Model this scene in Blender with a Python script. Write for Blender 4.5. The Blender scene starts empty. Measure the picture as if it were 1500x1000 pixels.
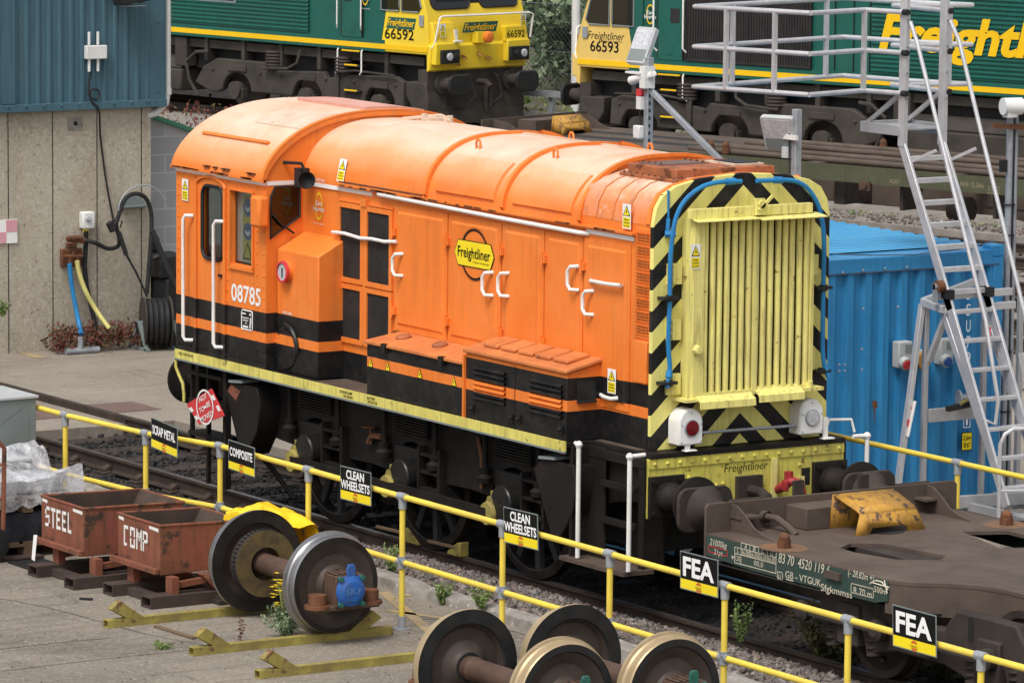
import bpy, math, random
from mathutils import Vector, Matrix
random.seed(7)
SC = bpy.context.scene
COL = SC.collection
# ---------------------------------------------------------------- camera, sky, sun, exposure
cd = bpy.data.cameras.new('camera'); cam = bpy.data.objects.new('camera', cd); COL.objects.link(cam)
cd.sensor_width = 36; cd.lens = 170.526; cd.clip_start = 0.5; cd.clip_end = 2000
_m = Matrix([[0.53711, -0.112996, 0.83591], [0.84346, 0.060879, -0.533732], [0.00942, 0.991729, 0.128006]]).to_4x4(); _m.translation = (33.8688, -24.0572, 7.6722)
cam.matrix_world = _m
SC.camera = cam
SUN_EL, SUN_AZ = math.radians(58), math.radians(200)      # azimuth: direction towards the sun, measured from +X
W = bpy.data.worlds.new('World'); SC.world = W; W.use_nodes = True
wn = W.node_tree.nodes; wl = W.node_tree.links
sky = wn.new('ShaderNodeTexSky'); sky.sky_type = 'NISHITA'; sky.sun_disc = False
sky.sun_elevation = SUN_EL; sky.sun_rotation = math.radians(90) - SUN_AZ
sky.air_density = 1.0; sky.dust_density = 4.0; sky.ozone_density = 1.0
hs = wn.new('ShaderNodeHueSaturation'); hs.inputs['Saturation'].default_value = 0.22
bg = wn['Background']; bg.inputs['Strength'].default_value = 0.14
wl.new(sky.outputs[0], hs.inputs['Color']); wl.new(hs.outputs[0], bg.inputs['Color'])
sd = bpy.data.lights.new('sun', 'SUN'); sd.energy = 1.5; sd.angle = math.radians(20); sd.color = (1, .96, .9)
sun = bpy.data.objects.new('sun', sd); COL.objects.link(sun)
SUN_AZ2 = math.radians(-62)
_d = Vector((math.cos(SUN_EL) * math.cos(SUN_AZ2), math.cos(SUN_EL) * math.sin(SUN_AZ2), math.sin(SUN_EL)))
sky.sun_rotation = math.radians(90) - SUN_AZ2
sun.rotation_euler = _d.to_track_quat('Z', 'Y').to_euler()
SC.view_settings.view_transform = 'Standard'; SC.view_settings.look = 'None'
SC.view_settings.exposure = 0.43; SC.view_settings.gamma = 1
# ---------------------------------------------------------------- materials
def nd(nt, t, **k):
    n = nt.nodes.new(t)
    for a, v in k.items(): setattr(n, a, v)
    return n
class N:
    """small node-graph writer"""
    def __init__(s, name):
        s.m = bpy.data.materials.new(name); s.m.use_nodes = True; s.nt = s.m.node_tree
        s.spec = .3; s.b = s.nt.nodes['Principled BSDF']; s.tc = nd(s.nt, 'ShaderNodeTexCoord'); s.co = s.tc.outputs['Object']
    def L(s, a, b): s.nt.links.new(a, b)
    def put(s, inp, v):
        if hasattr(v, 'is_linked') or hasattr(v, 'links'): s.L(v, inp)
        else: inp.default_value = v
    def math(s, op, a, b=0.0, c=None):
        n = nd(s.nt, 'ShaderNodeMath', operation=op); s.put(n.inputs[0], a); s.put(n.inputs[1], b)
        if c is not None: s.put(n.inputs[2], c)
        return n.outputs[0]
    def noise(s, scale, detail=4, rough=.6, sc=(1, 1, 1), off=0):
        mp = nd(s.nt, 'ShaderNodeMapping'); mp.inputs['Scale'].default_value = sc; mp.inputs['Location'].default_value = (off, off * .7, off * .3)
        s.L(s.co, mp.inputs[0])
        n = nd(s.nt, 'ShaderNodeTexNoise'); n.inputs['Scale'].default_value = scale; n.inputs['Detail'].default_value = detail
        n.inputs['Roughness'].default_value = rough; s.L(mp.outputs[0], n.inputs['Vector']); return n.outputs['Fac']
    def ramp(s, f, a, b):
        n = nd(s.nt, 'ShaderNodeMapRange'); n.inputs[1].default_value = a; n.inputs[2].default_value = b; s.L(f, n.inputs[0]); return n.outputs[0]
    def mix(s, f, a, b):
        n = nd(s.nt, 'ShaderNodeMix', data_type='RGBA'); s.put(n.inputs['Factor'], f)
        for i, v in (('A', a), ('B', b)):
            inp = [q for q in n.inputs if q.name == i and q.type == 'RGBA'][0]
            if isinstance(v, tuple): inp.default_value = (*v[:3], 1)
            else: s.L(v, inp)
        return [o for o in n.outputs if o.type == 'RGBA'][0]
    def xyz(s):
        n = nd(s.nt, 'ShaderNodeSeparateXYZ'); s.L(s.co, n.inputs[0]); return n.outputs
    def nrmz(s):
        g = nd(s.nt, 'ShaderNodeNewGeometry'); n = nd(s.nt, 'ShaderNodeSeparateXYZ'); s.L(g.outputs['Normal'], n.inputs[0]); return n.outputs[2]
    def bump(s, h, strength=.3, dist=.01):
        n = nd(s.nt, 'ShaderNodeBump'); n.inputs['Strength'].default_value = strength; n.inputs['Distance'].default_value = dist
        s.L(h, n.inputs['Height']); s.L(n.outputs[0], s.b.inputs['Normal'])
    def done(s, col, rough=.5, metal=0.0):
        if isinstance(col, tuple): s.b.inputs['Base Color'].default_value = (*col[:3], 1)
        else: s.L(col, s.b.inputs['Base Color'])
        s.b.inputs['Specular IOR Level'].default_value = s.spec; s.put(s.b.inputs['Roughness'], rough); s.put(s.b.inputs['Metallic'], metal); return s.m
def mat(name, c1, c2=None, scale=3, rough=.55, metal=0.0, spots=None, streak=None, bump=0, bscale=60, blend=(.35, .65), grime=None, spec=.3):
    n = N(name); n.spec = spec; c2 = c2 or tuple(x * .82 for x in c1)
    col = n.mix(n.ramp(n.noise(scale), *blend), c1, c2)
    if grime: col = n.mix(n.math('MULTIPLY', n.ramp(n.noise(scale * .6, 5, .7, off=9), .42, .72), grime[1]), col, grime[0])
    if streak: col = n.mix(n.math('MULTIPLY', n.ramp(n.noise(5, 4, .65, (5, 5, .35), 3), .5, .72), streak[1]), col, streak[0])
    if spots: col = n.mix(n.ramp(n.noise(spots[1], 6, .7, off=5), spots[2], spots[2] + .05), col, spots[0])
    if bump: n.bump(n.noise(bscale, 3), bump, .006)
    r = n.ramp(n.noise(scale * 2.3, off=2), .2, .8); r = n.math('ADD', n.math('MULTIPLY', r, .22), rough - .11)
    return n.done(col, r, metal)
RUST = (.13, .045, .018)
ORANGE, ORANGE2 = (.80, .215, .036), (.74, .182, .026)
BLACKP = (.008, .008, .009)
def livery(name, roof=False, bands=True, rusty=False):
    n = N(name); z = n.xyz()[2]
    col = n.mix(n.ramp(n.noise(1.6), .35, .65), ORANGE, ORANGE2)
    col = n.mix(n.math('MULTIPLY', n.ramp(n.noise(4, 4, .65, (4, 4, .22), 3), .50, .74), .5), col, (.52, .14, .035))
    col = n.mix(n.math('MULTIPLY', n.ramp(n.noise(1.1, 5, .65, off=41), .50, .72), .35), col, (.84, .30, .09))
    col = n.mix(n.math('MULTIPLY', n.ramp(n.noise(1.9, 5, .7, off=12), .55, .75), .35), col, (.58, .17, .05))
    if roof:      # paint chalked and bleached where it lies flat to the weather
        f = n.ramp(n.nrmz(), .25, .9)
        f = n.math('ADD', n.math('MULTIPLY', f, 1.05), n.math('MULTIPLY', n.math('SUBTRACT', n.noise(.9, 5, .6, (1, 2.4, 1)), .5), .9))
        col = n.mix(n.ramp(f, .06, .72), col, (.74, .335, .155))
        col = n.mix(n.ramp(f, .66, 1.22), col, (.70, .57, .45))
        col = n.mix(n.math('MULTIPLY', n.ramp(n.noise(1.6, 6, .7, (1, .5, 1), 8), .48, .75), .5), col, (.60, .22, .09))
        col = n.mix(n.math('MULTIPLY', n.ramp(n.noise(9, 5, .7, (4, .5, 1), 21), .56, .72), .5), col, (.40, .20, .11))
    if rusty:
        col = n.mix(n.math('MULTIPLY', n.ramp(n.noise(2.4, 6, .72, off=51), .42, .62), .75), col, (.60, .27, .17))
        col = n.mix(n.math('MULTIPLY', n.ramp(n.noise(4, 6, .75, (2.5, .5, 1), 61), .52, .66), .7), col, (.28, .12, .07))
        col = n.mix(n.math('MULTIPLY', n.ramp(n.noise(5, 6, .72, off=71), .56, .66), .7), col, (.64, .52, .40))
    if bands:
        w = n.math('MULTIPLY', n.math('SUBTRACT', n.noise(9), .5), .004)
        zz = n.math('ADD', z, w)
        blk = n.mix(n.ramp(n.noise(6, 5, .7), .45, .75), BLACKP, (.028, .024, .021))
        lo = n.math('LESS_THAN', zz, 1.695)
        mid = n.math('MULTIPLY', n.math('GREATER_THAN', zz, 1.79), n.math('LESS_THAN', zz, 1.985))
        col = n.mix(n.math('MAXIMUM', lo, mid), col, blk)
    col = n.mix(n.ramp(n.noise(16, 6, .78, off=5), .665, .70), col, (.20, .07, .025))
    n.bump(n.noise(2.6, 3), .35, .02)
    return n.done(col, n.math('ADD', n.math('MULTIPLY', n.noise(5), .3), .30))
def wasp():
    n = N('wasp_stripes'); x, y, z = n.xyz()
    a = n.math('ABSOLUTE', y)
    t = n.math('ADD', z, n.math('MULTIPLY', a, .93))
    t = n.math('FRACT', n.math('DIVIDE', n.math('SUBTRACT', t, 1.52 - .36 * 5), .36))
    k = n.math('LESS_THAN', t, .5)
    yel = n.mix(n.ramp(n.noise(3, 5), .35, .7), (.80, .73, .22), (.72, .64, .20))
    yel = n.mix(n.math('MULTIPLY', n.ramp(n.noise(5, 5, .7, (4, 4, .4), 4), .5, .72), .5), yel, (.40, .32, .09))
    blk = n.mix(n.ramp(n.noise(6, 5, .7), .45, .75), BLACKP, (.03, .028, .024))
    col = n.mix(k, yel, blk)
    col = n.mix(n.ramp(n.noise(14, 6, .75, off=5), .69, .73), col, (.22, .11, .04))
    return n.done(col, .42)
M = {}
M['orange'] = livery('orange_livery'); M['orange_roof'] = livery('orange_roof_paint', True, False); M['orange_rusty'] = livery('rusty_roof_paint', True, False, True); M['orange_plain'] = livery('orange_paint', False, False)
M['wasp'] = wasp()
M['lemon'] = mat('lemon_paint', (.80, .73, .235), (.72, .64, .20), 3, .45, spots=((.24, .12, .04), 9, .64), streak=((.34, .27, .10), .85), grime=((.52, .45, .20), .5))
M['beam'] = mat('beam_yellow', (.70, .63, .11), (.58, .50, .10), 3, .5, spots=((.18, .10, .04), 7, .60), streak=((.22, .18, .06), .8), grime=((.34, .29, .10), .5))
M['valance'] = mat('valance_yellow', (.70, .62, .16), (.58, .50, .12), 5, .5, spots=((.16, .12, .05), 7, .63), streak=((.25, .22, .08), .7))
M['black'] = mat('underframe_black', (.009, .008, .0075), (.016, .0135, .012), 3, .6, grime=((.034, .025, .019), .45), spec=.18)
M['blackp'] = mat('black_paint', (.009, .009, .009), (.017, .016, .015), 4, .4)
M['mesh_dark'] = mat('dark_mesh', (.013, .012, .012), (.026, .024, .023), 6, .75, bump=.6, bscale=140)
M['tyre'] = mat('tyre_steel', (.040, .035, .032), (.022, .019, .017), 6, .45, .5)
M['spoke'] = mat('spoke_grey', (.028, .029, .033), (.03, .03, .032), 6, .6)
M['white'] = mat('white_paint', (.78, .77, .74), (.68, .66, .62), 6, .4, spots=((.25, .14, .07), 14, .68))
M['white_clean'] = mat('white_label', (.82, .82, .80), (.76, .76, .74), 6, .4)
M['inkblack'] = mat('black_lettering', (.007, .007, .007), (.010, .010, .010), 6, .6, spec=.12)
M['signyellow'] = mat('sign_yellow', (.85, .68, .02), (.80, .62, .02), 4, .35)
M['cockred'] = mat('worn_red_paint', (.34, .03, .035), (.24, .025, .03), 9, .5)
M['red'] = mat('red_lens', (.20, .008, .012), (.12, .006, .01), 20, .2)
M['redpaint'] = mat('red_paint', (.62, .05, .05), (.50, .04, .05), 6, .4)
M['lens'] = mat('clear_lens', (.55, .56, .58), (.38, .39, .42), 30, .15)
M['bluehose'] = mat('blue_hose', (.02, .21, .46), (.02, .16, .38), 6, .4)
M['rustplate'] = mat('rusted_orange', (.42, .13, .05), (.25, .09, .045), 4, .7, spots=(RUST, 7, .55))
M['pinkplate'] = mat('faded_red_plate', (.60, .34, .28), (.56, .27, .21), 4, .7)
M['pale'] = mat('bleached_paint', (.60, .50, .40), (.56, .38, .26), 3, .6, spots=((.40, .2, .1), 8, .62))
M['wagon'] = mat('wagon_brown', (.092, .067, .052), (.064, .046, .036), 2.2, .7, grime=((.135, .105, .085), .5), spots=((.045, .032, .026), 5, .66), bump=.15, bscale=40)
M['wagon_dark'] = mat('bogie_brown', (.040, .030, .025), (.026, .020, .017), 4, .75, grime=((.075, .058, .047), .5))
M['wagon_green'] = mat('wagon_green', (.026, .055, .048), (.035, .062, .052), 3, .5, grime=((.07, .075, .06), .5))
M['olive'] = mat('olive_solebar', (.085, .092, .052), (.07, .072, .045), 2, .6, streak=((.06, .045, .03), .8))
M['yellowcover'] = mat('worn_yellow_cover', (.50, .27, .045), (.36, .18, .035), 6, .6, spots=((.09, .055, .04), 11, .55), streak=((.20, .10, .04), .7))
M['rust'] = mat('rust', (.16, .065, .03), (.09, .04, .022), 6, .8, bump=.3)
M['skip'] = mat('rusty_skip', (.23, .085, .045), (.15, .058, .030), 3.5, .75, spots=((.055, .036, .025), 4, .57), streak=((.09, .05, .03), .8), grime=((.28, .06, .06), .5), bump=.25)
M['skip_in'] = mat('rusty_skip_inside', (.075, .05, .038), (.05, .035, .028), 5, .8)
M['skip_base'] = mat('rusty_tube', (.065, .045, .036), (.05, .034, .028), 6, .75, bump=.2)
M['rail'] = mat('rail_rust', (.045, .032, .025), (.026, .020, .017), 6, .7, grime=((.085, .055, .036), .5))
M['railtop'] = mat('rail_head', (.20, .17, .15), (.11, .085, .07), 4, .35, .7)
M['handrail'] = mat('handrail_yellow', (.78, .60, .08), (.70, .52, .07), 4, .4, spots=((.30, .22, .1), 18, .66), grime=((.50, .38, .10), .5))
M['galv'] = mat('galvanised', (.36, .38, .40), (.28, .30, .33), 12, .45, .35)
M['alu'] = mat('aluminium', (.62, .62, .63), (.52, .52, .54), 7, .38, .45, grime=((.42, .42, .42), .4))
M['alu_dark'] = mat('aluminium_beam', (.42, .42, .43), (.35, .35, .36), 6, .45, .35)
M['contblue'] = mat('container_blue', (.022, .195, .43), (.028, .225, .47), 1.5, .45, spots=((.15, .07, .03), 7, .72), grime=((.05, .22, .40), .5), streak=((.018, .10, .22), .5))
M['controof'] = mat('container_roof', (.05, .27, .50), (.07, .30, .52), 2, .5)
M['skin'] = mat('box_grey', (.44, .46, .46), (.38, .40, .40), 8, .5)
M['green'] = mat('loco_green', (.012, .096, .073), (.015, .108, .084), 2, .32, grime=((.03, .075, .06), .45))
M['yel66'] = mat('cab_yellow', (.82, .60, .03), (.78, .55, .03), 2, .35, grime=((.55, .40, .08), .4))
M['yel66b'] = mat('faded_cab_yellow', (.72, .50, .13), (.66, .45, .12), 2, .45, grime=((.5, .38, .16), .4))
M['stripe66'] = mat('stripe_yellow', (.82, .50, .01), (.76, .46, .01), 3, .35)
M['dust'] = mat('dusty_bogie', (.048, .041, .034), (.030, .026, .022), 2.5, .8, grime=((.075, .064, .052), .6))
M['grille'] = mat('dark_grille', (.018, .016, .017), (.03, .026, .026), 4, .6)
M['rubber'] = mat('black_rubber', (.013, .013, .014), (.022, .022, .022), 8, .6)
M['wheelface'] = mat('wheel_plate', (.055, .041, .033), (.034, .027, .023), 4, .55, grime=((.085, .06, .045), .5))
M['wheelgold'] = mat('waxed_tread', (.42, .33, .20), (.36, .27, .16), 7, .4, .3, spots=((.40, .13, .03), 9, .70))
M['bright'] = mat('polished_tread', (.36, .36, .37), (.27, .26, .26), 3, .30, .85)
M['brassy'] = mat('worn_brake_disc', (.16, .11, .045), (.075, .06, .042), 8, .5, .3)
M['axlered'] = mat('axle_brown', (.105, .062, .044), (.07, .044, .034), 6, .5)
M['skf'] = mat('axlebox_blue', (.02, .12, .42), (.018, .09, .34), 9, .4, grime=((.07, .09, .14), .6))
M['boltgreen'] = mat('bolt_green', (.03, .13, .10), (.02, .09, .07), 20, .4)
M['skid'] = mat('skid_yellow', (.38, .32, .075), (.24, .20, .055), 5, .65, spots=((.15, .075, .035), 9, .58), grime=((.16, .115, .05), .8))
M['bag'] = mat('yellow_plastic', (.85, .58, .02), (.80, .52, .02), 5, .3)
M['wood'] = mat('pallet_wood', (.17, .115, .07), (.12, .08, .05), 5, .8)
M['wrapblack'] = mat('black_wrap', (.018, .020, .024), (.035, .038, .045), 8, .25)
M['cabinet'] = mat('cabinet_grey', (.20, .23, .23), (.17, .20, .20), 1.2, .45)
M['cladblue'] = mat('clad_blue', (.060, .130, .168), (.052, .113, .148), 1.2, .42, grime=((.075, .135, .16), .45), streak=((.035, .07, .09), .6))
M['greencop'] = mat('green_coping', (.06, .22, .13), (.05, .18, .11), 4, .5)
M['gutter'] = mat('white_plastic', (.72, .72, .70), (.64, .64, .62), 4, .4)
M['redp'] = mat('faded_pink', (.62, .30, .34), (.66, .34, .38), 6, .6)
M['faded'] = mat('faded_orange', (.60, .20, .06), (.48, .15, .05), 4, .6, spots=((.22, .08, .04), 6, .62))
M['fencewire'] = mat('fence_wire', (.10, .11, .11), (.07, .08, .08), 12, .6, .2)
def glass(name, tint=(.72, .76, .75), alpha=.13):
    n = N(name); t = nd(n.nt, 'ShaderNodeBsdfTransparent'); t.inputs[0].default_value = (*tint, 1)
    mx = nd(n.nt, 'ShaderNodeMixShader'); mx.inputs[0].default_value = alpha
    n.done((.75, .78, .80), .03, 1.0); n.L(t.outputs[0], mx.inputs[1]); n.L(n.b.outputs[0], mx.inputs[2])
    n.L(mx.outputs[0], n.nt.nodes['Material Output'].inputs['Surface']); return n.m
M['glass'] = glass('window_glass'); M['glassd'] = glass('dark_window_glass', (.16, .165, .17), .09)
def film():
    n = N('plastic_film'); t = nd(n.nt, 'ShaderNodeBsdfTransparent'); t.inputs[0].default_value = (.92, .92, .95, 1)
    mx = nd(n.nt, 'ShaderNodeMixShader'); n.L(n.ramp(n.noise(6, 5, .7), .32, .80), mx.inputs[0])
    n.bump(n.noise(9, 5), 1.0, .03); n.done((.80, .81, .84), .15); n.L(t.outputs[0], mx.inputs[1]); n.L(n.b.outputs[0], mx.inputs[2])
    n.L(mx.outputs[0], n.nt.nodes['Material Output'].inputs['Surface']); return n.m
M['film'] = film()
def ground_mat(name, c1, c2, dark, speck, sc=1.0, line=None):
    n = N(name)
    col = n.mix(n.ramp(n.noise(.55 * sc, 6, .65), .35, .65), c1, c2)
    col = n.mix(n.math('MULTIPLY', n.ramp(n.noise(.9 * sc, 6, .7, (1, .35, 1), 7), .52, .70), .6), col, dark)
    col = n.mix(n.math('MULTIPLY', n.ramp(n.noise(2.6 * sc, 6, .7, (.4, 1.6, 1), 17), .57, .66), .5), col, dark)
    col = n.mix(n.math('MULTIPLY', n.ramp(n.noise(34, 4, .75), .54, .68), .6), col, speck)
    col = n.mix(n.math('MULTIPLY', n.ramp(n.noise(30, 4, .75, off=4), .58, .68), .6), col, tuple(x * .45 for x in c1))
    col = n.mix(n.math('MULTIPLY', n.ramp(n.noise(2.2 * sc, 7, .75, (3.2, .25, 1), 27), .54, .64), .45), col, dark)
    v = nd(n.nt, 'ShaderNodeTexVoronoi', feature='DISTANCE_TO_EDGE'); v.inputs['Scale'].default_value = .42
    w = nd(n.nt, 'ShaderNodeVectorMath', operation='ADD'); ns = nd(n.nt, 'ShaderNodeTexNoise'); ns.inputs['Scale'].default_value = 1.7; ns.inputs['Detail'].default_value = 5
    n.L(n.co, ns.inputs['Vector']); n.L(n.co, w.inputs[0]); n.L(ns.outputs['Color'], w.inputs[1]); n.L(w.outputs[0], v.inputs['Vector'])
    crack = n.math('MULTIPLY', n.math('MULTIPLY', n.math('LESS_THAN', v.outputs['Distance'], .004), n.ramp(n.noise(.7, 3, off=31), .52, .58)), .55)
    col = n.mix(crack, col, tuple(x * .35 for x in c1))
    n.bump(n.noise(45, 4, .7), .35, .008)
    return n.done(col, .85)
M['yard'] = ground_mat('yard_concrete', (.235, .202, .163), (.165, .143, .117), (.085, .073, .062), (.50, .46, .41))
M['slab'] = ground_mat('slab_concrete', (.29, .25, .205), (.23, .196, .16), (.14, .117, .095), (.46, .42, .36), .8)
M['kerb'] = mat('kerb_concrete', (.30, .28, .25), (.18, .16, .14), 7, .85, spots=((.55, .53, .5), 14, .60), bump=.6, bscale=30)
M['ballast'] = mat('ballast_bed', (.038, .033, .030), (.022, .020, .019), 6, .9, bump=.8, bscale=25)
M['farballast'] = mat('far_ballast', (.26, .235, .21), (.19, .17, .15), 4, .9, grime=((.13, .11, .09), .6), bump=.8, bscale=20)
M['earth'] = mat('rough_ground', (.17, .15, .12), (.12, .115, .075), 1.2, .9, spots=((.09, .12, .04), 2.5, .55), bump=.6, bscale=12)
def stone_mat(name, cols):
    n = N(name); r = nd(n.nt, 'ShaderNodeNewGeometry').outputs['Random Per Island']
    cr = nd(n.nt, 'ShaderNodeValToRGB'); n.L(r, cr.inputs[0])
    e = cr.color_ramp.elements; e[0].color = (*cols[0], 1); e[1].color = (*cols[-1], 1)
    for i, c in enumerate(cols[1:-1]): k = e.new((i + 1) / (len(cols) - 1)); k.color = (*c, 1)
    return n.done(cr.outputs[0], .85)
M['stone_d'] = stone_mat('dark_ballast_stone', [(.013, .012, .013), (.021, .020, .020), (.030, .028, .026), (.046, .040, .035)])
M['stone_m'] = stone_mat('grey_ballast_stone', [(.085, .072, .066), (.15, .13, .118), (.11, .085, .075), (.24, .215, .195), (.17, .12, .10)])
def leaf_mat(name, cols): return stone_mat(name, cols)
M['leaf'] = leaf_mat('green_leaves', [(.05, .12, .03), (.10, .20, .06), (.16, .27, .09), (.22, .32, .14), (.26, .16, .07)])
M['leafg'] = leaf_mat('grey_green_leaves', [(.09, .14, .07), (.16, .23, .12), (.23, .30, .17), (.28, .34, .22)])
M['weed'] = leaf_mat('weed_leaves', [(.07, .14, .03), (.15, .23, .06), (.22, .28, .10), (.24, .26, .12)])
M['sedum'] = leaf_mat('red_leaves', [(.09, .022, .022), (.15, .035, .035), (.09, .085, .03), (.17, .075, .04), (.12, .03, .035)])
M['drybush'] = leaf_mat('dry_bush_leaves', [(.07, .075, .03), (.12, .12, .05), (.16, .13, .06), (.10, .12, .04)])
M['petal'] = mat('yellow_petals', (.85, .65, .02), (.8, .55, .02), 5, .5)
M['bark'] = mat('bark', (.10, .075, .05), (.07, .05, .035), 6, .9)
def pebble():
    n = N('pebbledash')
    col = n.mix(n.ramp(n.noise(.9, 5, .6), .35, .65), (.44, .395, .315), (.365, .32, .25))
    col = n.mix(n.math('MULTIPLY', n.ramp(n.noise(24, 4, .8), .50, .64), .8), col, (.54, .50, .42))
    col = n.mix(n.math('MULTIPLY', n.ramp(n.noise(21, 4, .8, off=5), .57, .66), .8), col, (.15, .13, .10))
    col = n.mix(n.math('MULTIPLY', n.ramp(n.noise(1.2, 6, .7, (1, 1, .35), 3), .5, .75), .5), col, (.24, .19, .12))
    n.bump(n.noise(60, 3), .7, .01); return n.done(col, .9)
M['pebble'] = pebble()
def blocks():
    n = N('grey_blockwork'); b = nd(n.nt, 'ShaderNodeTexBrick'); mp = nd(n.nt, 'ShaderNodeMapping')
    mp.inputs['Rotation'].default_value = (math.pi / 2, 0, math.pi / 2)
    s = nd(n.nt, 'ShaderNodeSeparateXYZ'); c = nd(n.nt, 'ShaderNodeCombineXYZ'); n.L(n.co, s.inputs[0]); n.L(s.outputs[1], c.inputs[0]); n.L(s.outputs[2], c.inputs[1])
    n.L(c.outputs[0], b.inputs['Vector'])
    for k, v in (('Color1', (.36, .36, .37, 1)), ('Color2', (.31, .31, .32, 1)), ('Mortar', (.44, .44, .44, 1))): b.inputs[k].default_value = v
    b.inputs['Scale'].default_value = 1; b.inputs['Brick Width'].default_value = .45; b.inputs['Row Height'].default_value = .225; b.inputs['Mortar Size'].default_value = .008
    return n.done(b.outputs['Color'], .85)
M['blocks'] = blocks()
# ---------------------------------------------------------------- mesh writer and scene helpers
def V3(p): return Vector(p)
class MB:
    def __init__(s): s.v = []; s.f = []; s.mi = []; s.cur = 0
    def add(s, vs, fs, mi=None):
        o = len(s.v); s.v += [tuple(v) for v in vs]; s.f += [tuple(i + o for i in f) for f in fs]
        s.mi += [s.cur if mi is None else mi] * len(fs); return s
    def box(s, x0, x1, y0, y1, z0, z1, mi=None):
        vs = [(x, y, z) for z in (z0, z1) for y in (y0, y1) for x in (x0, x1)]
        return s.add(vs, [(0, 2, 3, 1), (4, 5, 7, 6), (0, 1, 5, 4), (2, 6, 7, 3), (0, 4, 6, 2), (1, 3, 7, 5)], mi)
    def cbox(s, c, d, mi=None): return s.box(c[0] - d[0] / 2, c[0] + d[0] / 2, c[1] - d[1] / 2, c[1] + d[1] / 2, c[2] - d[2] / 2, c[2] + d[2] / 2, mi)
    def bar(s, p, q, w, h, up=(0, 0, 1), mi=None):
        p, q = V3(p), V3(q); d = (q - p).normalized(); u = V3(up); u = (u - d * u.dot(d))
        if u.length < 1e-4: u = V3((0, 1, 0)) - d * d.y
        u.normalize(); r = d.cross(u)
        vs = [e + r * (a * w / 2) + u * (b * h / 2) for e in (p, q) for a, b in ((-1, -1), (1, -1), (1, 1), (-1, 1))]
        return s.add(vs, [(0, 1, 2, 3), (7, 6, 5, 4), (0, 4, 5, 1), (1, 5, 6, 2), (2, 6, 7, 3), (3, 7, 4, 0)], mi)
    def tube(s, pts, r, n=8, mi=None, closed=False):
        pts = [V3(p) for p in pts]; k = len(pts); rs = r if isinstance(r, (list, tuple)) else [r] * k
        d0 = (pts[1] - pts[0]).normalized(); u = V3((0, 0, 1)) if abs(d0.z) < .9 else V3((1, 0, 0)); vs = []; fs = []
        for i, p in enumerate(pts):
            a = pts[(i - 1) % k] if (i or closed) else p; b = pts[(i + 1) % k] if (i < k - 1 or closed) else p
            d = (b - a).normalized(); u = (u - d * u.dot(d)).normalized(); w = d.cross(u)
            vs += [p + (u * math.cos(t) + w * math.sin(t)) * rs[i] for t in [2 * math.pi * j / n for j in range(n)]]
        for i in range(k if closed else k - 1):
            A, B = i * n, ((i + 1) % k) * n
            fs += [(A + j, A + (j + 1) % n, B + (j + 1) % n, B + j) for j in range(n)]
        if not closed: fs += [tuple(range(n - 1, -1, -1)), tuple(range((k - 1) * n, k * n))]
        return s.add(vs, fs, mi)
    def lathe(s, prof, c, axis, n=32, mis=None):
        """prof: (radius, distance along axis)"""
        c = V3(c); a = V3(axis).normalized(); u = a.orthogonal().normalized(); w = a.cross(u)
        for i in range(len(prof) - 1):
            (r0, t0), (r1, t1) = prof[i], prof[i + 1]
            vs = []
            for r, t in ((r0, t0), (r1, t1)):
                vs += [c + a * t + (u * math.cos(q) + w * math.sin(q)) * max(r, 1e-4) for q in [2 * math.pi * j / n for j in range(n)]]
            s.add(vs, [(j, (j + 1) % n, n + (j + 1) % n, n + j) for j in range(n)], mis[i] if mis else None)
        return s
    def cyl(s, p, q, r, n=16, mi=None):
        p, q = V3(p), V3(q); L = (q - p).length
        s.lathe([(0, 0), (r, 0), (r, L), (0, L)], p, q - p, n, [mi] * 3 if mi is not None else None); return s
    def prism(s, poly, o, u, v, w, mi=None):
        """polygon poly (a,b) in plane o + a*u + b*v, extruded along vector w"""
        o, u, v, w = V3(o), V3(u), V3(v), V3(w); n = len(poly)
        A = [o + u * a + v * b for a, b in poly]; vs = A + [p + w for p in A]
        fs = [tuple(range(n)), tuple(range(2 * n - 1, n - 1, -1))] + [(i, n + i, n + (i + 1) % n, (i + 1) % n) for i in range(n)]
        return s.add(vs, fs, mi)
    def quadstrip(s, rows, mi=None):
        """grid of points rows[i][j]"""
        m = len(rows[0]); vs = [p for r in rows for p in r]
        return s.add(vs, [(i * m + j, i * m + j + 1, (i + 1) * m + j + 1, (i + 1) * m + j) for i in range(len(rows) - 1) for j in range(m - 1)], mi)
    def sphere(s, c, r, n=10, sq=(1, 1, 1), mi=None):
        rows = []
        for i in range(n // 2 + 1):
            th = math.pi * i / (n // 2)
            rows.append([(c[0] + r * sq[0] * math.sin(th) * math.cos(2 * math.pi * j / n), c[1] + r * sq[1] * math.sin(th) * math.sin(2 * math.pi * j / n), c[2] + r * sq[2] * math.cos(th)) for j in range(n + 1)])
        return s.quadstrip(rows, mi)
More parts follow.
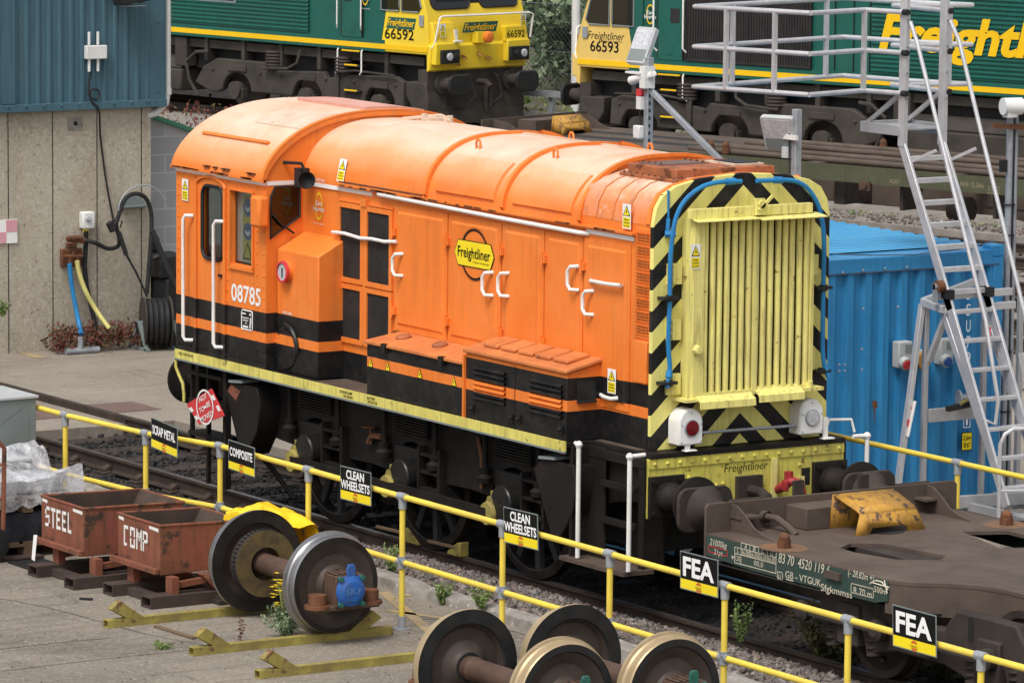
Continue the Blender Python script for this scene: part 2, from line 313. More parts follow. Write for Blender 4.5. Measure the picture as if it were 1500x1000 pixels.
    def panel(s, as_, bs, holes, o, u, v, w, mi=None):
        """flat panel with rectangular openings: grid lines as_, bs; holes = set of cells; thickness vector w"""
        o, u, v, w = V3(o), V3(u), V3(v), V3(w)
        P = lambda a, b, k: o + u * a + v * b + w * k
        na, nb = len(as_) - 1, len(bs) - 1; solid = lambda i, j: 0 <= i < na and 0 <= j < nb and (i, j) not in holes
        for i in range(na):
            for j in range(nb):
                if not solid(i, j): continue
                a0, a1, b0, b1 = as_[i], as_[i + 1], bs[j], bs[j + 1]
                for k in (0, 1): s.add([P(a0, b0, k), P(a1, b0, k), P(a1, b1, k), P(a0, b1, k)], [(0, 1, 2, 3) if k == 0 else (3, 2, 1, 0)], mi)
                for (di, dj, e) in ((-1, 0, (a0, b0, a0, b1)), (1, 0, (a1, b0, a1, b1)), (0, -1, (a0, b0, a1, b0)), (0, 1, (a0, b1, a1, b1))):
                    if not solid(i + di, j + dj): s.add([P(e[0], e[1], 0), P(e[2], e[3], 0), P(e[2], e[3], 1), P(e[0], e[1], 1)], [(0, 1, 2, 3)], mi)
        return s
    def text(s, t, o, right, up, h, width=None, bold=0.0, shear=0.0, thick=.002, mi=None, align='L', space=1.0):
        cu = bpy.data.curves.new('t', 'FONT'); cu.body = t; cu.size = 1; cu.offset = bold; cu.shear = shear; cu.extrude = 0; cu.space_character = space; cu.resolution_u = 3
        ob = bpy.data.objects.new('t', cu); COL.objects.link(ob); dg = bpy.context.evaluated_depsgraph_get()
        me = bpy.data.meshes.new_from_object(ob.evaluated_get(dg)); xs = [v.co.x for v in me.vertices]; ys = [v.co.y for v in me.vertices]
        x0, x1, y0, y1 = min(xs), max(xs), min(ys), max(ys)
        ky = h / .73; kx = ky if width is None else width / (x1 - x0)
        r, u = V3(right).normalized(), V3(up).normalized(); nrm = r.cross(u)
        off = {'L': 0, 'C': .5, 'R': 1}[align] * (x1 - x0)
        s.add([V3(o) + r * ((v.co.x - x0 - off) * kx) + u * (v.co.y * ky) + nrm * thick for v in me.vertices], [tuple(p.vertices) for p in me.polygons], mi)
        bpy.data.objects.remove(ob); bpy.data.curves.remove(cu); bpy.data.meshes.remove(me); return s
    def arc(s, c, r0, r1, a0, a1, right, up, thick=.002, n=32, sx=1.0, mi=None):
        """flat ring or disc sector lying on a surface"""
        r, u = V3(right).normalized(), V3(up).normalized(); nn = r.cross(u); rows = []
        for i in range(n + 1):
            t = a0 + (a1 - a0) * i / n; d = r * (math.cos(t) * sx) + u * math.sin(t)
            rows.append([V3(c) + d * r0 + nn * thick, V3(c) + d * r1 + nn * thick])
        return s.quadstrip(rows, mi)
    def decal(s, pts, mi=None): return s.add(pts, [tuple(range(len(pts)))], mi)
ROOT = {}
def link_mesh(name, mb, mats, shift=(0, 0, 0), bevel=0, sharp=38):
    me = bpy.data.meshes.new(name); me.from_pydata([(v[0] - shift[0], v[1] - shift[1], v[2] - shift[2]) for v in mb.v], [], mb.f)
    mats = mats if isinstance(mats, (list, tuple)) else [mats]
    for m in mats: me.materials.append(M[m] if isinstance(m, str) else m)
    me.polygons.foreach_set('material_index', mb.mi); me.polygons.foreach_set('use_smooth', [True] * len(mb.f))
    me.update(); me.set_sharp_from_angle(angle=math.radians(sharp))
    o = bpy.data.objects.new(name, me); COL.objects.link(o)
    if bevel:
        b = o.modifiers.new('bevel', 'BEVEL'); b.width = bevel; b.segments = 2; b.limit_method = 'ANGLE'; b.angle_limit = math.radians(50)
    return o
def tag(o, label=None, cat=None, group=None, kind=None):
    for k, v in (('label', label), ('category', cat), ('group', group), ('kind', kind)):
        if v: o[k] = v
    return o
def thing(name, label, cat, loc=(0, 0, 0), group=None, rz=0):
    o = bpy.data.objects.new(name, None); COL.objects.link(o); o.location = loc; o.rotation_euler = (0, 0, rz); o.empty_display_size = .2
    ROOT[o.name] = (tuple(loc), rz); return tag(o, label, cat, group)
WHOLE = {'lettering', 'number', 'data_panel', 'warning_label', 'sign_face', 'foliage', 'leaves', 'mesh', 'flower', 'ring_emblem', 'roundel', 'grille', 'grille_bars', 'leaf_spring', 'stem', 'safety_notice', 'wheel', 'strand', 'louvre', 'slot_hole', 'nose', 'radiator_frame', 'axle_box', 'coil_spring', 'leg_label_print', 'foot_plate_studs', 'frame', 'cab_rear', 'pipe_joint', 'blue_air_pipe', 'bottom_board', 'top_board', 'engine_door', 'body', 'skirt', 'cable'}
SPLIT = []
def pieces(mb):
    n = len(mb.v); par = list(range(n))
    def find(i):
        while par[i] != i: par[i] = par[par[i]]; i = par[i]
        return i
    for f in mb.f:
        a = find(f[0])
        for i in f[1:]: par[find(i)] = a
    comp = {}
    for k, f in enumerate(mb.f): comp.setdefault(find(f[0]), []).append(k)
    if len(comp) == 1 or len(comp) > 60: return [mb]
    bb = []
    for fs in comp.values():
        vs = [mb.v[i] for k in fs for i in mb.f[k]]; bb.append([[min(v[a] for v in vs) - .012 for a in range(3)], [max(v[a] for v in vs) + .012 for a in range(3)], list(fs)])
    again = True
    while again:
        again = False
        for i in range(len(bb)):
            for j in range(i + 1, len(bb)):
                if all(bb[i][0][a] <= bb[j][1][a] and bb[j][0][a] <= bb[i][1][a] for a in range(3)):
                    bb[i] = [[min(bb[i][0][a], bb[j][0][a]) for a in range(3)], [max(bb[i][1][a], bb[j][1][a]) for a in range(3)], bb[i][2] + bb[j][2]]; bb.pop(j); again = True; break
            if again: break
    if len(bb) == 1: return [mb]
    out = []
    for _, _, fs in bb:
        m = MB(); mp = {}
        for k in fs:
            for i in mb.f[k]:
                if i not in mp: mp[i] = len(m.v); m.v.append(mb.v[i])
            m.f.append(tuple(mp[i] for i in mb.f[k])); m.mi.append(mb.mi[k])
        out.append(m)
    return out
def part(name, mb, mats, parent, bevel=0, label=None, sharp=38, kind=None):
    """one part per separate piece of the mesh; returns the first"""
    ps = [mb] if (kind or name in WHOLE) else pieces(mb)
    os_ = [part1(name, q, mats, parent, bevel, label, sharp, kind) for q in ps]; SPLIT[:] = os_; return os_[0]
def part1(name, mb, mats, parent, bevel=0, label=None, sharp=38, kind=None):
    """world-coordinate mesh made a child of an unrotated thing (or of one of its parts); rotated things take local coordinates"""
    while parent.parent is not None and parent.parent.parent is not None: parent = parent.parent
    loc, rz = ROOT[parent.name]; o = link_mesh(name, mb, mats, loc if not rz else (0, 0, 0), bevel, sharp)
    o.parent = parent; ROOT[o.name] = (loc, rz); return tag(o, label, None, None, kind)
def solo(name, mb, mats, label, cat, group=None, bevel=0, sharp=38):
    xs = [v[0] for v in mb.v]; ys = [v[1] for v in mb.v]; zs = [v[2] for v in mb.v]
    c = ((min(xs) + max(xs)) / 2, (min(ys) + max(ys)) / 2, min(zs))
    o = link_mesh(name, mb, mats, c, bevel, sharp); o.location = c; ROOT[o.name] = (c, 0); return tag(o, label, cat, group)
def struct(name, mb, mats, kind='structure', sharp=38, bevel=0): return tag(link_mesh(name, mb, mats, bevel=bevel, sharp=sharp), kind=kind)
def dup(root, loc, label, rz=None):
    r = root.copy(); COL.objects.link(r); r.location = loc; r['label'] = label
    if rz is not None: r.rotation_euler = (0, 0, rz)
    for ch in list(root.children):
        c = ch.copy(); COL.objects.link(c); c.parent = r
        for g in list(ch.children): d = g.copy(); COL.objects.link(d); d.parent = c
    return r
def sm(pts, n=5):
    """points of a smooth curve through pts"""
    P = [Vector(p) for p in pts]; out = []
    for i in range(len(P) - 1):
        a, b, c, d = P[max(i - 1, 0)], P[i], P[i + 1], P[min(i + 2, len(P) - 1)]
        for k in range(n):
            t = k / n; out.append(.5 * ((2 * b) + (c - a) * t + (2 * a - 5 * b + 4 * c - d) * t * t + (3 * b - a - 3 * c + d) * t ** 3))
    return out + [P[-1]]
X_, Y_, Z_ = (1, 0, 0), (0, 1, 0), (0, 0, 1)
def rr(w, h, r, n=5, cx=0, cy=0):
    """rounded rectangle outline"""
    out = []
    for (sx, sy, a) in ((1, -1, -90), (1, 1, 0), (-1, 1, 90), (-1, -1, 180)):
        for i in range(n + 1):
            t = math.radians(a + 90 * i / n); out.append((cx + sx * (w / 2 - r) + r * math.cos(t), cy + sy * (h / 2 - r) + r * math.sin(t)))
    return out
# ================================================================ SETTING
FD = math.radians(17); FX, FN = Vector((math.cos(FD), math.sin(FD), 0)), Vector((-math.sin(FD), math.cos(FD), 0))
def fp(s, c, z): q = FX * s + FN * c; return (q.x, q.y, z)          # far yard frame: s along the far tracks, c across them
rnd = random.uniform
g = MB(); g.box(-300, 300, -300, 300, -1.2, -.45); struct('ground', g, 'earth')
g = MB(); g.box(-60, 60, -60, -2.72, -.44, .19); struct('yard', g, 'yard')
g = MB(); g.prism([(-54, -2.6), (-12.8, -2.6), (-12.8, 1.33), (60, 1.33), (60, 30), (-3.6, 13.6), (-52, -1.2)], (0, 0, -.44), X_, Y_, (0, 0, .36)); struct('platform', g, 'slab')
def lerp_tab(t, y):
    for (a, b), (c, d) in zip(t[:-1], t[1:]):
        if y <= c: return b + (d - b) * max(0, (y - a) / (c - a))
    return t[-1][1]
LOW = [(-2.55, .06), (-2.2, .03), (-1.8, -.05), (-1.5, -.13), (-1.0, -.19), (1.4, -.2)]
HIGH = [(-2.55, .25), (-2.2, .20), (-1.8, .13), (-1.4, .04), (-1.1, -.035), (-.9, -.085), (-.6, -.12), (-.3, -.18), (1.4, -.2)]
def zb(x, y): t = min(1, max(0, (x + 6.2) / 2.2)); return lerp_tab(LOW, y) * (1 - t) + lerp_tab(HIGH, y) * t
rows = []
for i in range(120):
    x = -12.8 + i * .32; r = []
    for y in (-2.55, -2.2, -1.8, -1.4, -1.1, -.9, -.6, -.3, .4, 1.0, 1.33):
        r.append((x, y, zb(x, y) + rnd(-.012, .012)))
    rows.append(r)
g = MB(); g.quadstrip(rows); struct('ballast_bed', g, 'ballast')
g = MB(); o0, o1 = fp(-120, 14.0, 0), fp(120, 14.0, 0)
rows = []
for c, z in ((13.6, -.05), (14.4, .12), (24.6, .12), (24.61, -.02), (24.75, -.02), (24.76, .3), (25.8, .3), (26.0, -.15), (37.5, -.15), (38.5, .1), (42, .1), (44, .3), (52, 2.6), (70, 7), (120, 12)):
    rows.append([Vector(fp(s, c, z)) + Vector((0, 0, rnd(-.02, .02) if c < 43 else rnd(-.4, .4))) for s in range(-110, 61, 2)])
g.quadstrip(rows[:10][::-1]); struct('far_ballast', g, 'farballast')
g = MB(); g.quadstrip(rows[9:][::-1]); struct('embankment', g, 'earth')
def stones(name, n, place, size, m):
    mb = MB()
    for _ in range(n):
        p = place(); r = rnd(*size); a = [Vector((rnd(-1, 1), rnd(-1, 1), rnd(-1, 1))).normalized() for _ in range(2)]
        u = a[0]; w = u.cross(a[1]).normalized(); t = u.cross(w); k = [r * rnd(.6, 1.15) for _ in range(6)]
        c = Vector(p); vs = [c + u * k[0], c - u * k[1], c + w * k[2], c - w * k[3], c + t * k[4] * .8, c - t * k[5] * .8]
        mb.add(vs, [(0, 2, 4), (2, 1, 4), (1, 3, 4), (3, 0, 4), (2, 0, 5), (1, 2, 5), (3, 1, 5), (0, 3, 5)])
    return struct(name, mb, m, 'stuff', 5)
def pl1():
    x, y = rnd(-5.5, 9), rnd(-2.55, -.84); return (x, y, zb(x, y) + rnd(-.01, .015))
def pl2():
    x = rnd(-12.7, 9); y = rnd(-.66, 1.3) if x > -6 else rnd(-1.6, 1.3); return (x, y, -.185)
def pl3():
    x, y = rnd(-12.7, -4.5), rnd(-2.5, -1.1); return (x, y, zb(x, y))
stones('ballast_stones', 9000, pl1, (.018, .052), 'stone_m')
stones('dark_ballast_stones', 9000, pl2, (.025, .065), 'stone_d')
stones('dark_ballast_shoulder', 3500, pl3, (.025, .06), 'stone_d')
def pl4():
    s, c = rnd(-28, -12), rnd(14.6, 24.3); q = fp(s, c, .13); return q
stones('far_track_stones', 7000, pl4, (.03, .07), 'stone_m')
def pl5():
    s, c = rnd(-24, -8), rnd(24.85, 25.75); q = fp(s, c, .31); return q
stones('far_path_gravel', 1500, pl5, (.02, .06), 'stone_m')
# kerb: worn concrete, the edge broken here and there
rows = []
for i in range(140):
    x = -10 + i * .2; j = rnd(-.025, .012) - (.04 if random.random() < .12 else 0)
    rows.append([(x, -2.74 + rnd(-.01, .01), .17), (x, -2.73 - j * .2, .27 + j), (x, -2.70, .295 + j), (x, -2.58, .29 + j * .5), (x, -2.55, .26 + j), (x, -2.54, 0)])
g = MB(); g.quadstrip(rows[::-1]); struct('kerb', g, 'kerb')
g = MB()
for a, b, w in (((-1.337, -2.863, 0.194), (0.497, -3.494, 0.194), .10), ((-1.103, -2.847, 0.194), (-1.056, -2.499, 0.194), .08), ((-0.584, -3.289, 0.194), (-0.013, -3.04, 0.194), .08)):
    a, b = Vector(a), Vector(b); d = (b - a).normalized(); q = Vector((-d.y, d.x, 0)) * w / 2; g.decal([a - q, b - q, b + q, a + q])
for a, b, w in (((-18.13, 2.398, -0.076), (-18.966, 2.451, -0.076), .14),):
    a, b = Vector(a), Vector(b); d = (b - a).normalized(); q = Vector((-d.y, d.x, 0)) * w / 2; g.decal([a - q, b - q, b + q, a + q])
j = MB()
for pts in (((-2.673, -5.862, 0.192), (-2.19, -5.719, 0.192), (-1.494, -5.63, 0.193), (-0.643, -5.54, 0.192), (0.003, -5.355, 0.192)), ((0.146, -7.268, 0.192), (0.119, -6.532, 0.192), (0.12, -5.732, 0.192), (0.179, -4.693, 0.192)), ((-0.659, -6.866, 0.192), (-0.673, -6.306, 0.192), (-0.638, -5.889, 0.192)), ((-0.175, -3.308, 0.192), (0.289, -2.927, 0.193), (1.124, -2.857, 0.192))):
    pp = sm(pts, 6)
    for a, b in zip(pp[:-1], pp[1:]):
        d = (b - a).normalized(); q = Vector((-d.y, d.x, 0)) * rnd(.004, .009); j.decal([a - q, b - q, b + q, a + q])
M['jointdirt'] = mat('joint_dirt', (.06, .052, .043), (.09, .08, .065), 9, .9); struct('yard_joint', j, 'jointdirt')
stones('yard_grit', 700, lambda: (rnd(-5, 6), rnd(-9, -2.8), .193), (.004, .014), 'stone_m')
M['oldline'] = mat('worn_yellow_line', (.40, .29, .12), (.27, .22, .16), 9, .8)
struct('painted_line', g, 'oldline')
g = MB(); g.box(-14.35, -13.55, -.3, .55, -.079, -.074); g.box(-14.3, -13.6, .85, 1.6, -.079, -.074); M['coverplate'] = mat('rusty_cover_plate', (.17, .11, .095), (.13, .085, .072), 5, .8)
solo('drain_cover', g, 'coverplate', 'flat rusty cover plates set in the concrete beside the rail left of the orange locomotive', 'drain cover')
# ---------------------------------------------------------------- tracks
def rail_profile(): return [(-.07, 0), (.07, 0), (.07, .012), (.012, .03), (.012, .115), (.035, .125), (.035, .148), (.028, .152), (-.028, .152), (-.035, .148), (-.035, .125), (-.012, .115), (-.012, .03), (-.07, .012)]
def make_track(label, o, d, n, length, cs, ztop, sleepers, chairs=True, group=None):
    o = Vector(o); d = Vector(d); n = Vector(n); t = thing('railway_track', label, 'railway track', tuple(o), group)
    L = lambda s, c, z: o + d * s + n * c + Vector((0, 0, z))
    for c in cs:
        m = MB(); m.prism(rail_profile(), L(0, c, ztop - .152), n, Z_, d * length, 0)
        m.prism([(-.03, .1525), (.03, .1525), (.03, .1545), (-.03, .1545)], L(0, c, ztop - .152), n, Z_, d * length, 1)
        part('rail', m, ['rail', 'railtop'], t, sharp=30)
    s = sleepers[0]; first = None; mid = sum(cs) / 2
    while s < sleepers[1]:
        if first is None:
            m = MB(); m.bar(L(s, mid - 1.25, ztop - .215), L(s, mid + 1.25, ztop - .215), .25, .1)
            first = part('sleeper', m, 'rail', t, .012); s0 = s
            if chairs:
                m = MB()
                for c in cs:
                    for k in (-1, 1):
                        m.bar(L(s, c + k * .05, ztop - .145), L(s, c + k * .17, ztop - .155), .17, .04); m.bar(L(s, c + k * .045, ztop - .09), L(s, c + k * .13, ztop - .14), .10, .06)
                part('rail_chair', m, 'rail', t, .012); ch = list(SPLIT)
        else:
            for e in ([first] + ch if chairs else [first]):
                e2 = e.copy(); COL.objects.link(e2); e2.parent = t; e2.location = d * (s - s0)
        s += .72
    return t
make_track('near railway track that the orange shunting locomotive stands on', (-12.8, 0, 0), X_, Y_, 32, (-.753, .753), 0, (.35, 21.5))
g = MB()
for y in (-.753, .753): g.prism([(-.036, .05), (.036, .05), (.036, .148), (.03, .153), (-.03, .153), (-.036, .148)], (-60, y, -.155), Y_, Z_, (47.2, 0, 0))
solo('inlaid_rail', g, ['rail'], 'pair of dark rails running on over the concrete left of the locomotive', 'railway track')
for k, (c0, c1) in enumerate(((23.9, 22.4), (20.0, 18.5), (16.6, 15.1))):
    make_track(['empty railway track next to the gravel path in front of the flat wagon', 'empty railway track midway between the blue container and the flat wagon', 'empty railway track closest to the concrete behind the blue container'][k],
        fp(-40, 0, 0), FX, FN, 60, (c1, c0), .30, (14, 30), False, 'empty tracks behind the blue container')
# ---------------------------------------------------------------- depot building at left
BXF = -18.69
b = thing('depot_building', 'depot building with pebbledash lower wall and blue ribbed cladding above it', 'building', (-20, 0, 0))
m = MB(); m.box(-28, BXF, -14, 4.2, -.35, 2.88); part('wall', m, 'pebble', b)
m = MB()
for y in ((-18.69, 2.246, 1.736)[1], (-18.69, 2.847, 1.708)[1], (-18.69, 3.454, 1.68)[1], (-18.69, 4.068, 1.652)[1], (-18.69, 1.588, 1.766)[1]): m.box(BXF - .01, BXF + .004, y - .005, y + .005, -.10, 2.85)
part('panel_joint', m, 'rubber', b)
rows = []; y = -14.0; pr = []
while y < 4.16: pr += [(y, 0), (y + .09, 0), (y + .105, .022), (y + .135, .022), (y + .15, 0)]; y += .15
m = MB(); m.quadstrip([[(BXF + .07 + d, yy, z) for yy, d in pr] for z in (2.9, 7.5)]); part('cladding', m, 'cladblue', b, sharp=20)
m = MB(); m.box(-28, BXF + .06, -14, 4.34, 2.885, 7.5); m.box(BXF + .062, BXF + .10, 4.13, 4.36, 2.9, 7.5); m.box(BXF + .062, BXF + .13, -14, 4.36, 2.86, 2.955)
yj = (-18.6, 2.227, 3.562)[1]; m.box(BXF + .062, BXF + .115, yj - .1, yj + .07, 2.96, 7.5); part('corner_trim', m, 'cladblue', b, .006)
m = MB(); y = -13.9
while y < 4.3: m.sphere((BXF + .135, y, 2.93), .018, 6); y += .24
for zz in (3.05, 3.9): m.sphere((BXF + .10, 4.24, zz), .018, 6)
part('bolt', m, 'cladblue', b, kind='stuff')
m = MB(); m.tube([(BXF + .02, 4.42, 7.5), (BXF + .02, 4.42, 3.05), (BXF + .02, 4.40, 2.9), (BXF, 4.28, 2.78), (BXF - .05, 4.15, 2.74)], .045, 10); m.cyl((BXF + .02, 4.42, 3.0), (BXF + .02, 4.42, 3.08), .056, 10); part('drainpipe', m, 'gutter', b)
# things fixed to the building
t = thing('floodlight', 'black floodlight on the blue cladding, cut by the top edge of the photo', 'floodlight', (-18.5, 3.808, 4.146))
m = MB(); c = (-18.45, 3.744, 4.192); m.prism([(-.17, -.02), (.2, .02), (.23, .24), (-.19, .24)], (c[0] - .05, c[1], c[2] - .05), Y_, Z_, (.3, 0, .03)); part('housing', m, 'rubber', t, .015)
m = MB(); m.decal([(c[0] + .1 * k + .02, c[1] + a, c[2] + .185 - .21 * (1 - 0) + .0 * k) for k, a in ((0, -.13), (0, .15), (1.9, .15), (1.9, -.13))]); m.box(c[0] - .04, c[0] + .22, c[1] - .12, c[1] + .14, c[2] - .066, c[2] - .06); part('lens', m, 'lens', t)
m = MB(); m.box(BXF + .08, c[0], c[1] - .03, c[1] + .05, c[2] + .05, c[2] + .12); part('bracket', m, 'rubber', t)
t = thing('wireless_antenna', 'small white antenna box with four white rods on the blue cladding', 'antenna', (-18.58, 3.381, 3.53))
m = MB(); a, q = (-18.58, 3.232, 3.476), (-18.58, 3.512, 3.642); m.box(BXF + .09, BXF + .17, a[1], q[1], a[2], q[2]); part('box', m, 'gutter', t, .01)
for u in (130.5, 143.5):
    p0, p1, p2, p3 = (-18.56, 3.282, 3.326), (-18.56, 3.282, 3.476), (-18.56, 3.282, 3.65), (-18.56, 3.282, 3.808); dy = 0 if u < 140 else (-18.56, 3.403, 3.647)[1] - (-18.56, 3.282, 3.65)[1]
    for A, B in ((p0, p1), (p2, p3)): m = MB(); m.cyl((A[0], A[1] + dy, A[2]), (B[0], B[1] + dy, B[2]), .018, 8); part('rod', m, 'gutter', t)
m = MB(); m.tube(sm([(-18.58, 3.315, 3.324), (-18.57, 3.282, 3.159), (-18.55, 3.28, 3.036), (-18.55, 3.364, 2.983), (-18.55, 3.421, 3.031), (-18.55, 3.383, 3.107), (-18.55, 3.299, 3.093), (-18.55, 3.308, 2.968), (-18.55, 3.411, 2.848), (-18.66, 3.487, 2.52), (-18.66, 3.561, 1.997), (-18.66, 3.664, 1.488), (-18.64, 3.71, 1.336), (-18.64, 3.823, 1.061)]), .012, 6)
solo('antenna_cable', m, 'rubber', 'thin black cable looping down the wall from the white antenna box', 'cable')
m = MB(); m.box(BXF + .001, BXF + .008, *sorted(((-18.69, 3.054, 2.701)[1], (-18.69, 3.259, 2.693)[1])), (-18.69, 3.156, 2.605)[2], (-18.69, 3.157, 2.764)[2], 0); m.sphere((BXF + .01, (-18.69, 3.157, 2.689)[1], (-18.69, 3.157, 2.689)[2]), .03, 8, mi=1)
solo('wall_patch', m, ['kerb', 'rubber'], 'pale mortar patch with a dark bolt high on the pebbledash wall', 'wall plate')
m = MB(); a, q = (-18.66, 1.99, 1.27), (-18.66, 2.359, 1.559); ym = (-18.66, 2.206, 1.408)[1]; zm = (-18.66, 2.211, 1.408)[2]
m.box(BXF + .004, BXF + .02, a[1], q[1], a[2], q[2], 0); m.box(BXF + .021, BXF + .024, ym, q[1] - .005, zm, q[2] - .005, 1); m.box(BXF + .021, BXF + .024, a[1] + .005, ym, a[2] + .005, zm, 1)
solo('chequered_board', m, ['white_clean', 'redp'], 'faded pink and white chequered board on the pebbledash wall at the left edge', 'sign')
t = thing('isolator_switch', 'cream electrical isolator switch box on the pebbledash wall', 'switch', (-18.66, 3.288, 1.397))
m = MB(); a, q = (-18.66, 3.203, 1.401), (-18.66, 3.373, 1.611); m.box(BXF, BXF + .12, a[1], q[1], a[2], q[2]); part('box', m, 'gutter', t, .02)
m = MB(); k = (-18.56, 3.269, 1.525); m.cyl((BXF + .115, k[1], k[2]), (BXF + .15, k[1], k[2]), .035, 12); m.box(BXF + .15, BXF + .165, k[1] - .035, k[1] + .035, k[2] - .008, k[2] + .008); part('dial', m, 'skin', t)
m = MB(); k = (-18.6, 3.266, 1.387); m.cyl((BXF + .06, k[1], k[2] - .03), (BXF + .06, k[1], k[2] + .03), .04, 8); part('gland', m, 'handrail', t)
t = thing('hose_manifold', 'rusty pipe manifold on a dark board on the pebbledash wall', 'pipe manifold', (-18.6, 3.078, 0.952))
m = MB(); a, q = (-18.66, 2.941, 0.945), (-18.66, 3.231, 1.165); m.box(BXF + .002, BXF + .05, a[1], q[1], a[2], q[2]); a, q = (-18.66, 3.016, 1.176), (-18.66, 3.156, 1.236); m.box(BXF + .002, BXF + .05, a[1], q[1], a[2] + .001, q[2]); part('board', m, 'rust', t, .01)
m = MB()
for A, B, r in (((-18.58, 2.928, 1.08), (-18.58, 3.199, 1.074), .025), ((-18.58, 2.984, 1.294), (-18.58, 3.236, 1.256), .035), ((-18.58, 3.021, 1.075), (-18.58, 3.021, 0.966), .025), ((-18.58, 3.124, 1.069), (-18.58, 3.124, 1.011), .022), ((-18.58, 3.077, 1.072), (-18.58, 3.077, 1.139), .018)): m.cyl(A, B, r, 8)
for u in (101, 106, 110, 115): k = (-18.55, 2.997, 1.305); m.sphere((k[0], (-18.55, 2.997, 1.305)[1] + (u - 101) * .011, k[2]), .035, 8)
part('pipe', m, 'rust', t)
m = MB(); m.tube(sm([(-18.54, 3, 0.996), (-18.54, 3.018, 0.794), (-18.52, 3.054, 0.543), (-18.45, 3.073, 0.297), (-18.3, 3.032, 0.157)]), .029, 10); solo('blue_hose', m, 'bluehose', 'blue water hose hanging from the wall manifold into red plants', 'hose')
M['yelhose'] = mat('yellow_hose', (.62, .56, .20), (.5, .46, .15), 6, .45)
m = MB(); m.tube(sm([(-18.54, 3.103, 1.024), (-18.54, 3.131, 0.872), (-18.5, 3.203, 0.637), (-18.45, 3.326, 0.4), (-18.3, 3.416, 0.201)]), .03, 10); solo('yellow_hose', m, 'yelhose', 'yellow hose hanging from the wall manifold into red plants', 'hose')
m = MB(); m.tube([(-18.6, 3.256, 1.379), (-18.62, 3.267, 1.259), (-18.63, 3.252, 0.94), (-18.63, 3.28, 0.686), (-18.6, 3.358, 0.306), (-18.5, 3.324, 0.126)], .03, 8); solo('conduit', m, 'rubber', 'dark conduit running down the wall below the cream isolator switch', 'conduit')
m = MB(); k = (-18.25, 2.997, 0.148); m.cyl((k[0], k[1] - .2, -.04), (k[0], k[1] + .25, -.04), .04, 8); m.cyl((k[0], k[1], -.04), (k[0], k[1], .13), .035, 8); solo('standpipe', m, 'galv', 'grey standpipe fitting at the foot of the blue hose', 'pipe fitting')
# hose hanger with looped black hose
t = thing('hose_hanger', 'half-round metal hose hanger near the corner of the pebbledash wall', 'hose hanger', (-18.6, 3.935, 1.616))
c = (-18.6, 3.926, 1.616); m = MB(); m.prism([(.2 * math.cos(a), .16 * math.sin(a)) for a in [math.pi * i / 12 for i in range(13)]], (BXF + .01, c[1], c[2]), Y_, Z_, (.02, 0, 0)); m.box(BXF + .031, BXF + .12, c[1] - .17, c[1] + .17, c[2] + .02, c[2] + .035); part('plate', m, 'cabinet', t)
m = MB(); m.tube([(BXF + .2, c[1] + .33 * math.cos(a) + .05, c[2] + .30 * math.sin(a)) for a in [math.pi * i / 14 for i in range(15)]], .009, 5); part('wire_loop', m, 'galv', t)
m = MB(); m.tube(sm([(-18.55, 3.221, 1.268), (-18.5, 3.335, 1.234), (-18.5, 3.504, 1.158), (-18.5, 3.636, 1.177), (-18.5, 3.664, 1.268), (-18.5, 3.617, 1.438), (-18.5, 3.655, 1.562), (-18.5, 3.721, 1.719), (-18.5, 3.806, 1.799), (-18.5, 3.92, 1.811), (-18.5, 4.033, 1.747), (-18.5, 4.1, 1.584), (-18.48, 4.098, 1.349), (-18.45, 4.054, 1), (-18.4, 3.989, 0.587)]), .027, 8)
solo('black_hose', m, 'rubber', 'thick black hose looped over the half-round hanger', 'hose')
m = MB(); m.tube([(-18.42, 3.612, 1.362), (-18.4, 3.705, 1.082)], .03, 8); m.tube([(-18.4, 3.705, 1.082), (-18.38, 3.836, 0.85), (-18.35, 3.971, 0.551)], .014, 6); m.tube([(-18.42, 3.481, 1.486), (-18.42, 3.537, 1.383)], .05, 8); m.tube([(-18.44, 3.557, 1.447), (-18.44, 3.614, 1.511), (-18.44, 3.67, 1.483), (-18.44, 3.642, 1.417)], .012, 6)
solo('spray_lance', m, 'rubber', 'black spray lance and trigger hanging across the pebbledash wall', 'spray lance')
# hose reel on the ground
t = thing('hose_reel', 'upright hose reel wound with black hose by the building corner', 'hose reel', (-18.2, 4.014, 0.067))
c = Vector((-18.2, 4.014, 0.312)); c.z = .26; ax = Vector((.35, 1, 0)).normalized()
m = MB(); m.lathe([(0, -.17), (.31, -.17), (.31, -.15), (.1, -.15), (.1, .15), (.31, .15), (.31, .17), (0, .17)], c, ax, 28); part('drum', m, 'dust', t)
m = MB()
for k in range(4): m.tube([c + ax * (-.1 + k * .068) + Vector((math.cos(a) * .26 * ax.y, -math.cos(a) * .26 * ax.x, math.sin(a) * .26)) for a in [2 * math.pi * i / 24 for i in range(24)]], .036, 8, closed=True)
part('wound_hose', m, 'rubber', t)
m = MB()
for k in (-1, 1):
    for s in (-1, 1): m.bar(c + ax * .21 * k + Vector((0, 0, .0)), c + ax * .21 * k + Vector((s * .2, 0, -.335)), .05, .03)
    m.bar(c + ax * .21 * k + Vector((-.24, 0, -.32)), c + ax * .21 * k + Vector((.24, 0, -.32)), .05, .03)
m.bar(c - ax * .25, c + ax * .25, .03, .03); part('stand', m, 'cabinet', t)
m = MB(); m.bar(c - ax * .25, c - ax * .25 + Vector((.05, 0, -.18)), .02, .03); m.cyl(c - ax * .25 + Vector((.05, 0, -.17)), c - ax * .36 + Vector((.05, 0, -.17)), .015, 8); part('crank_handle', m, 'rubber', t)
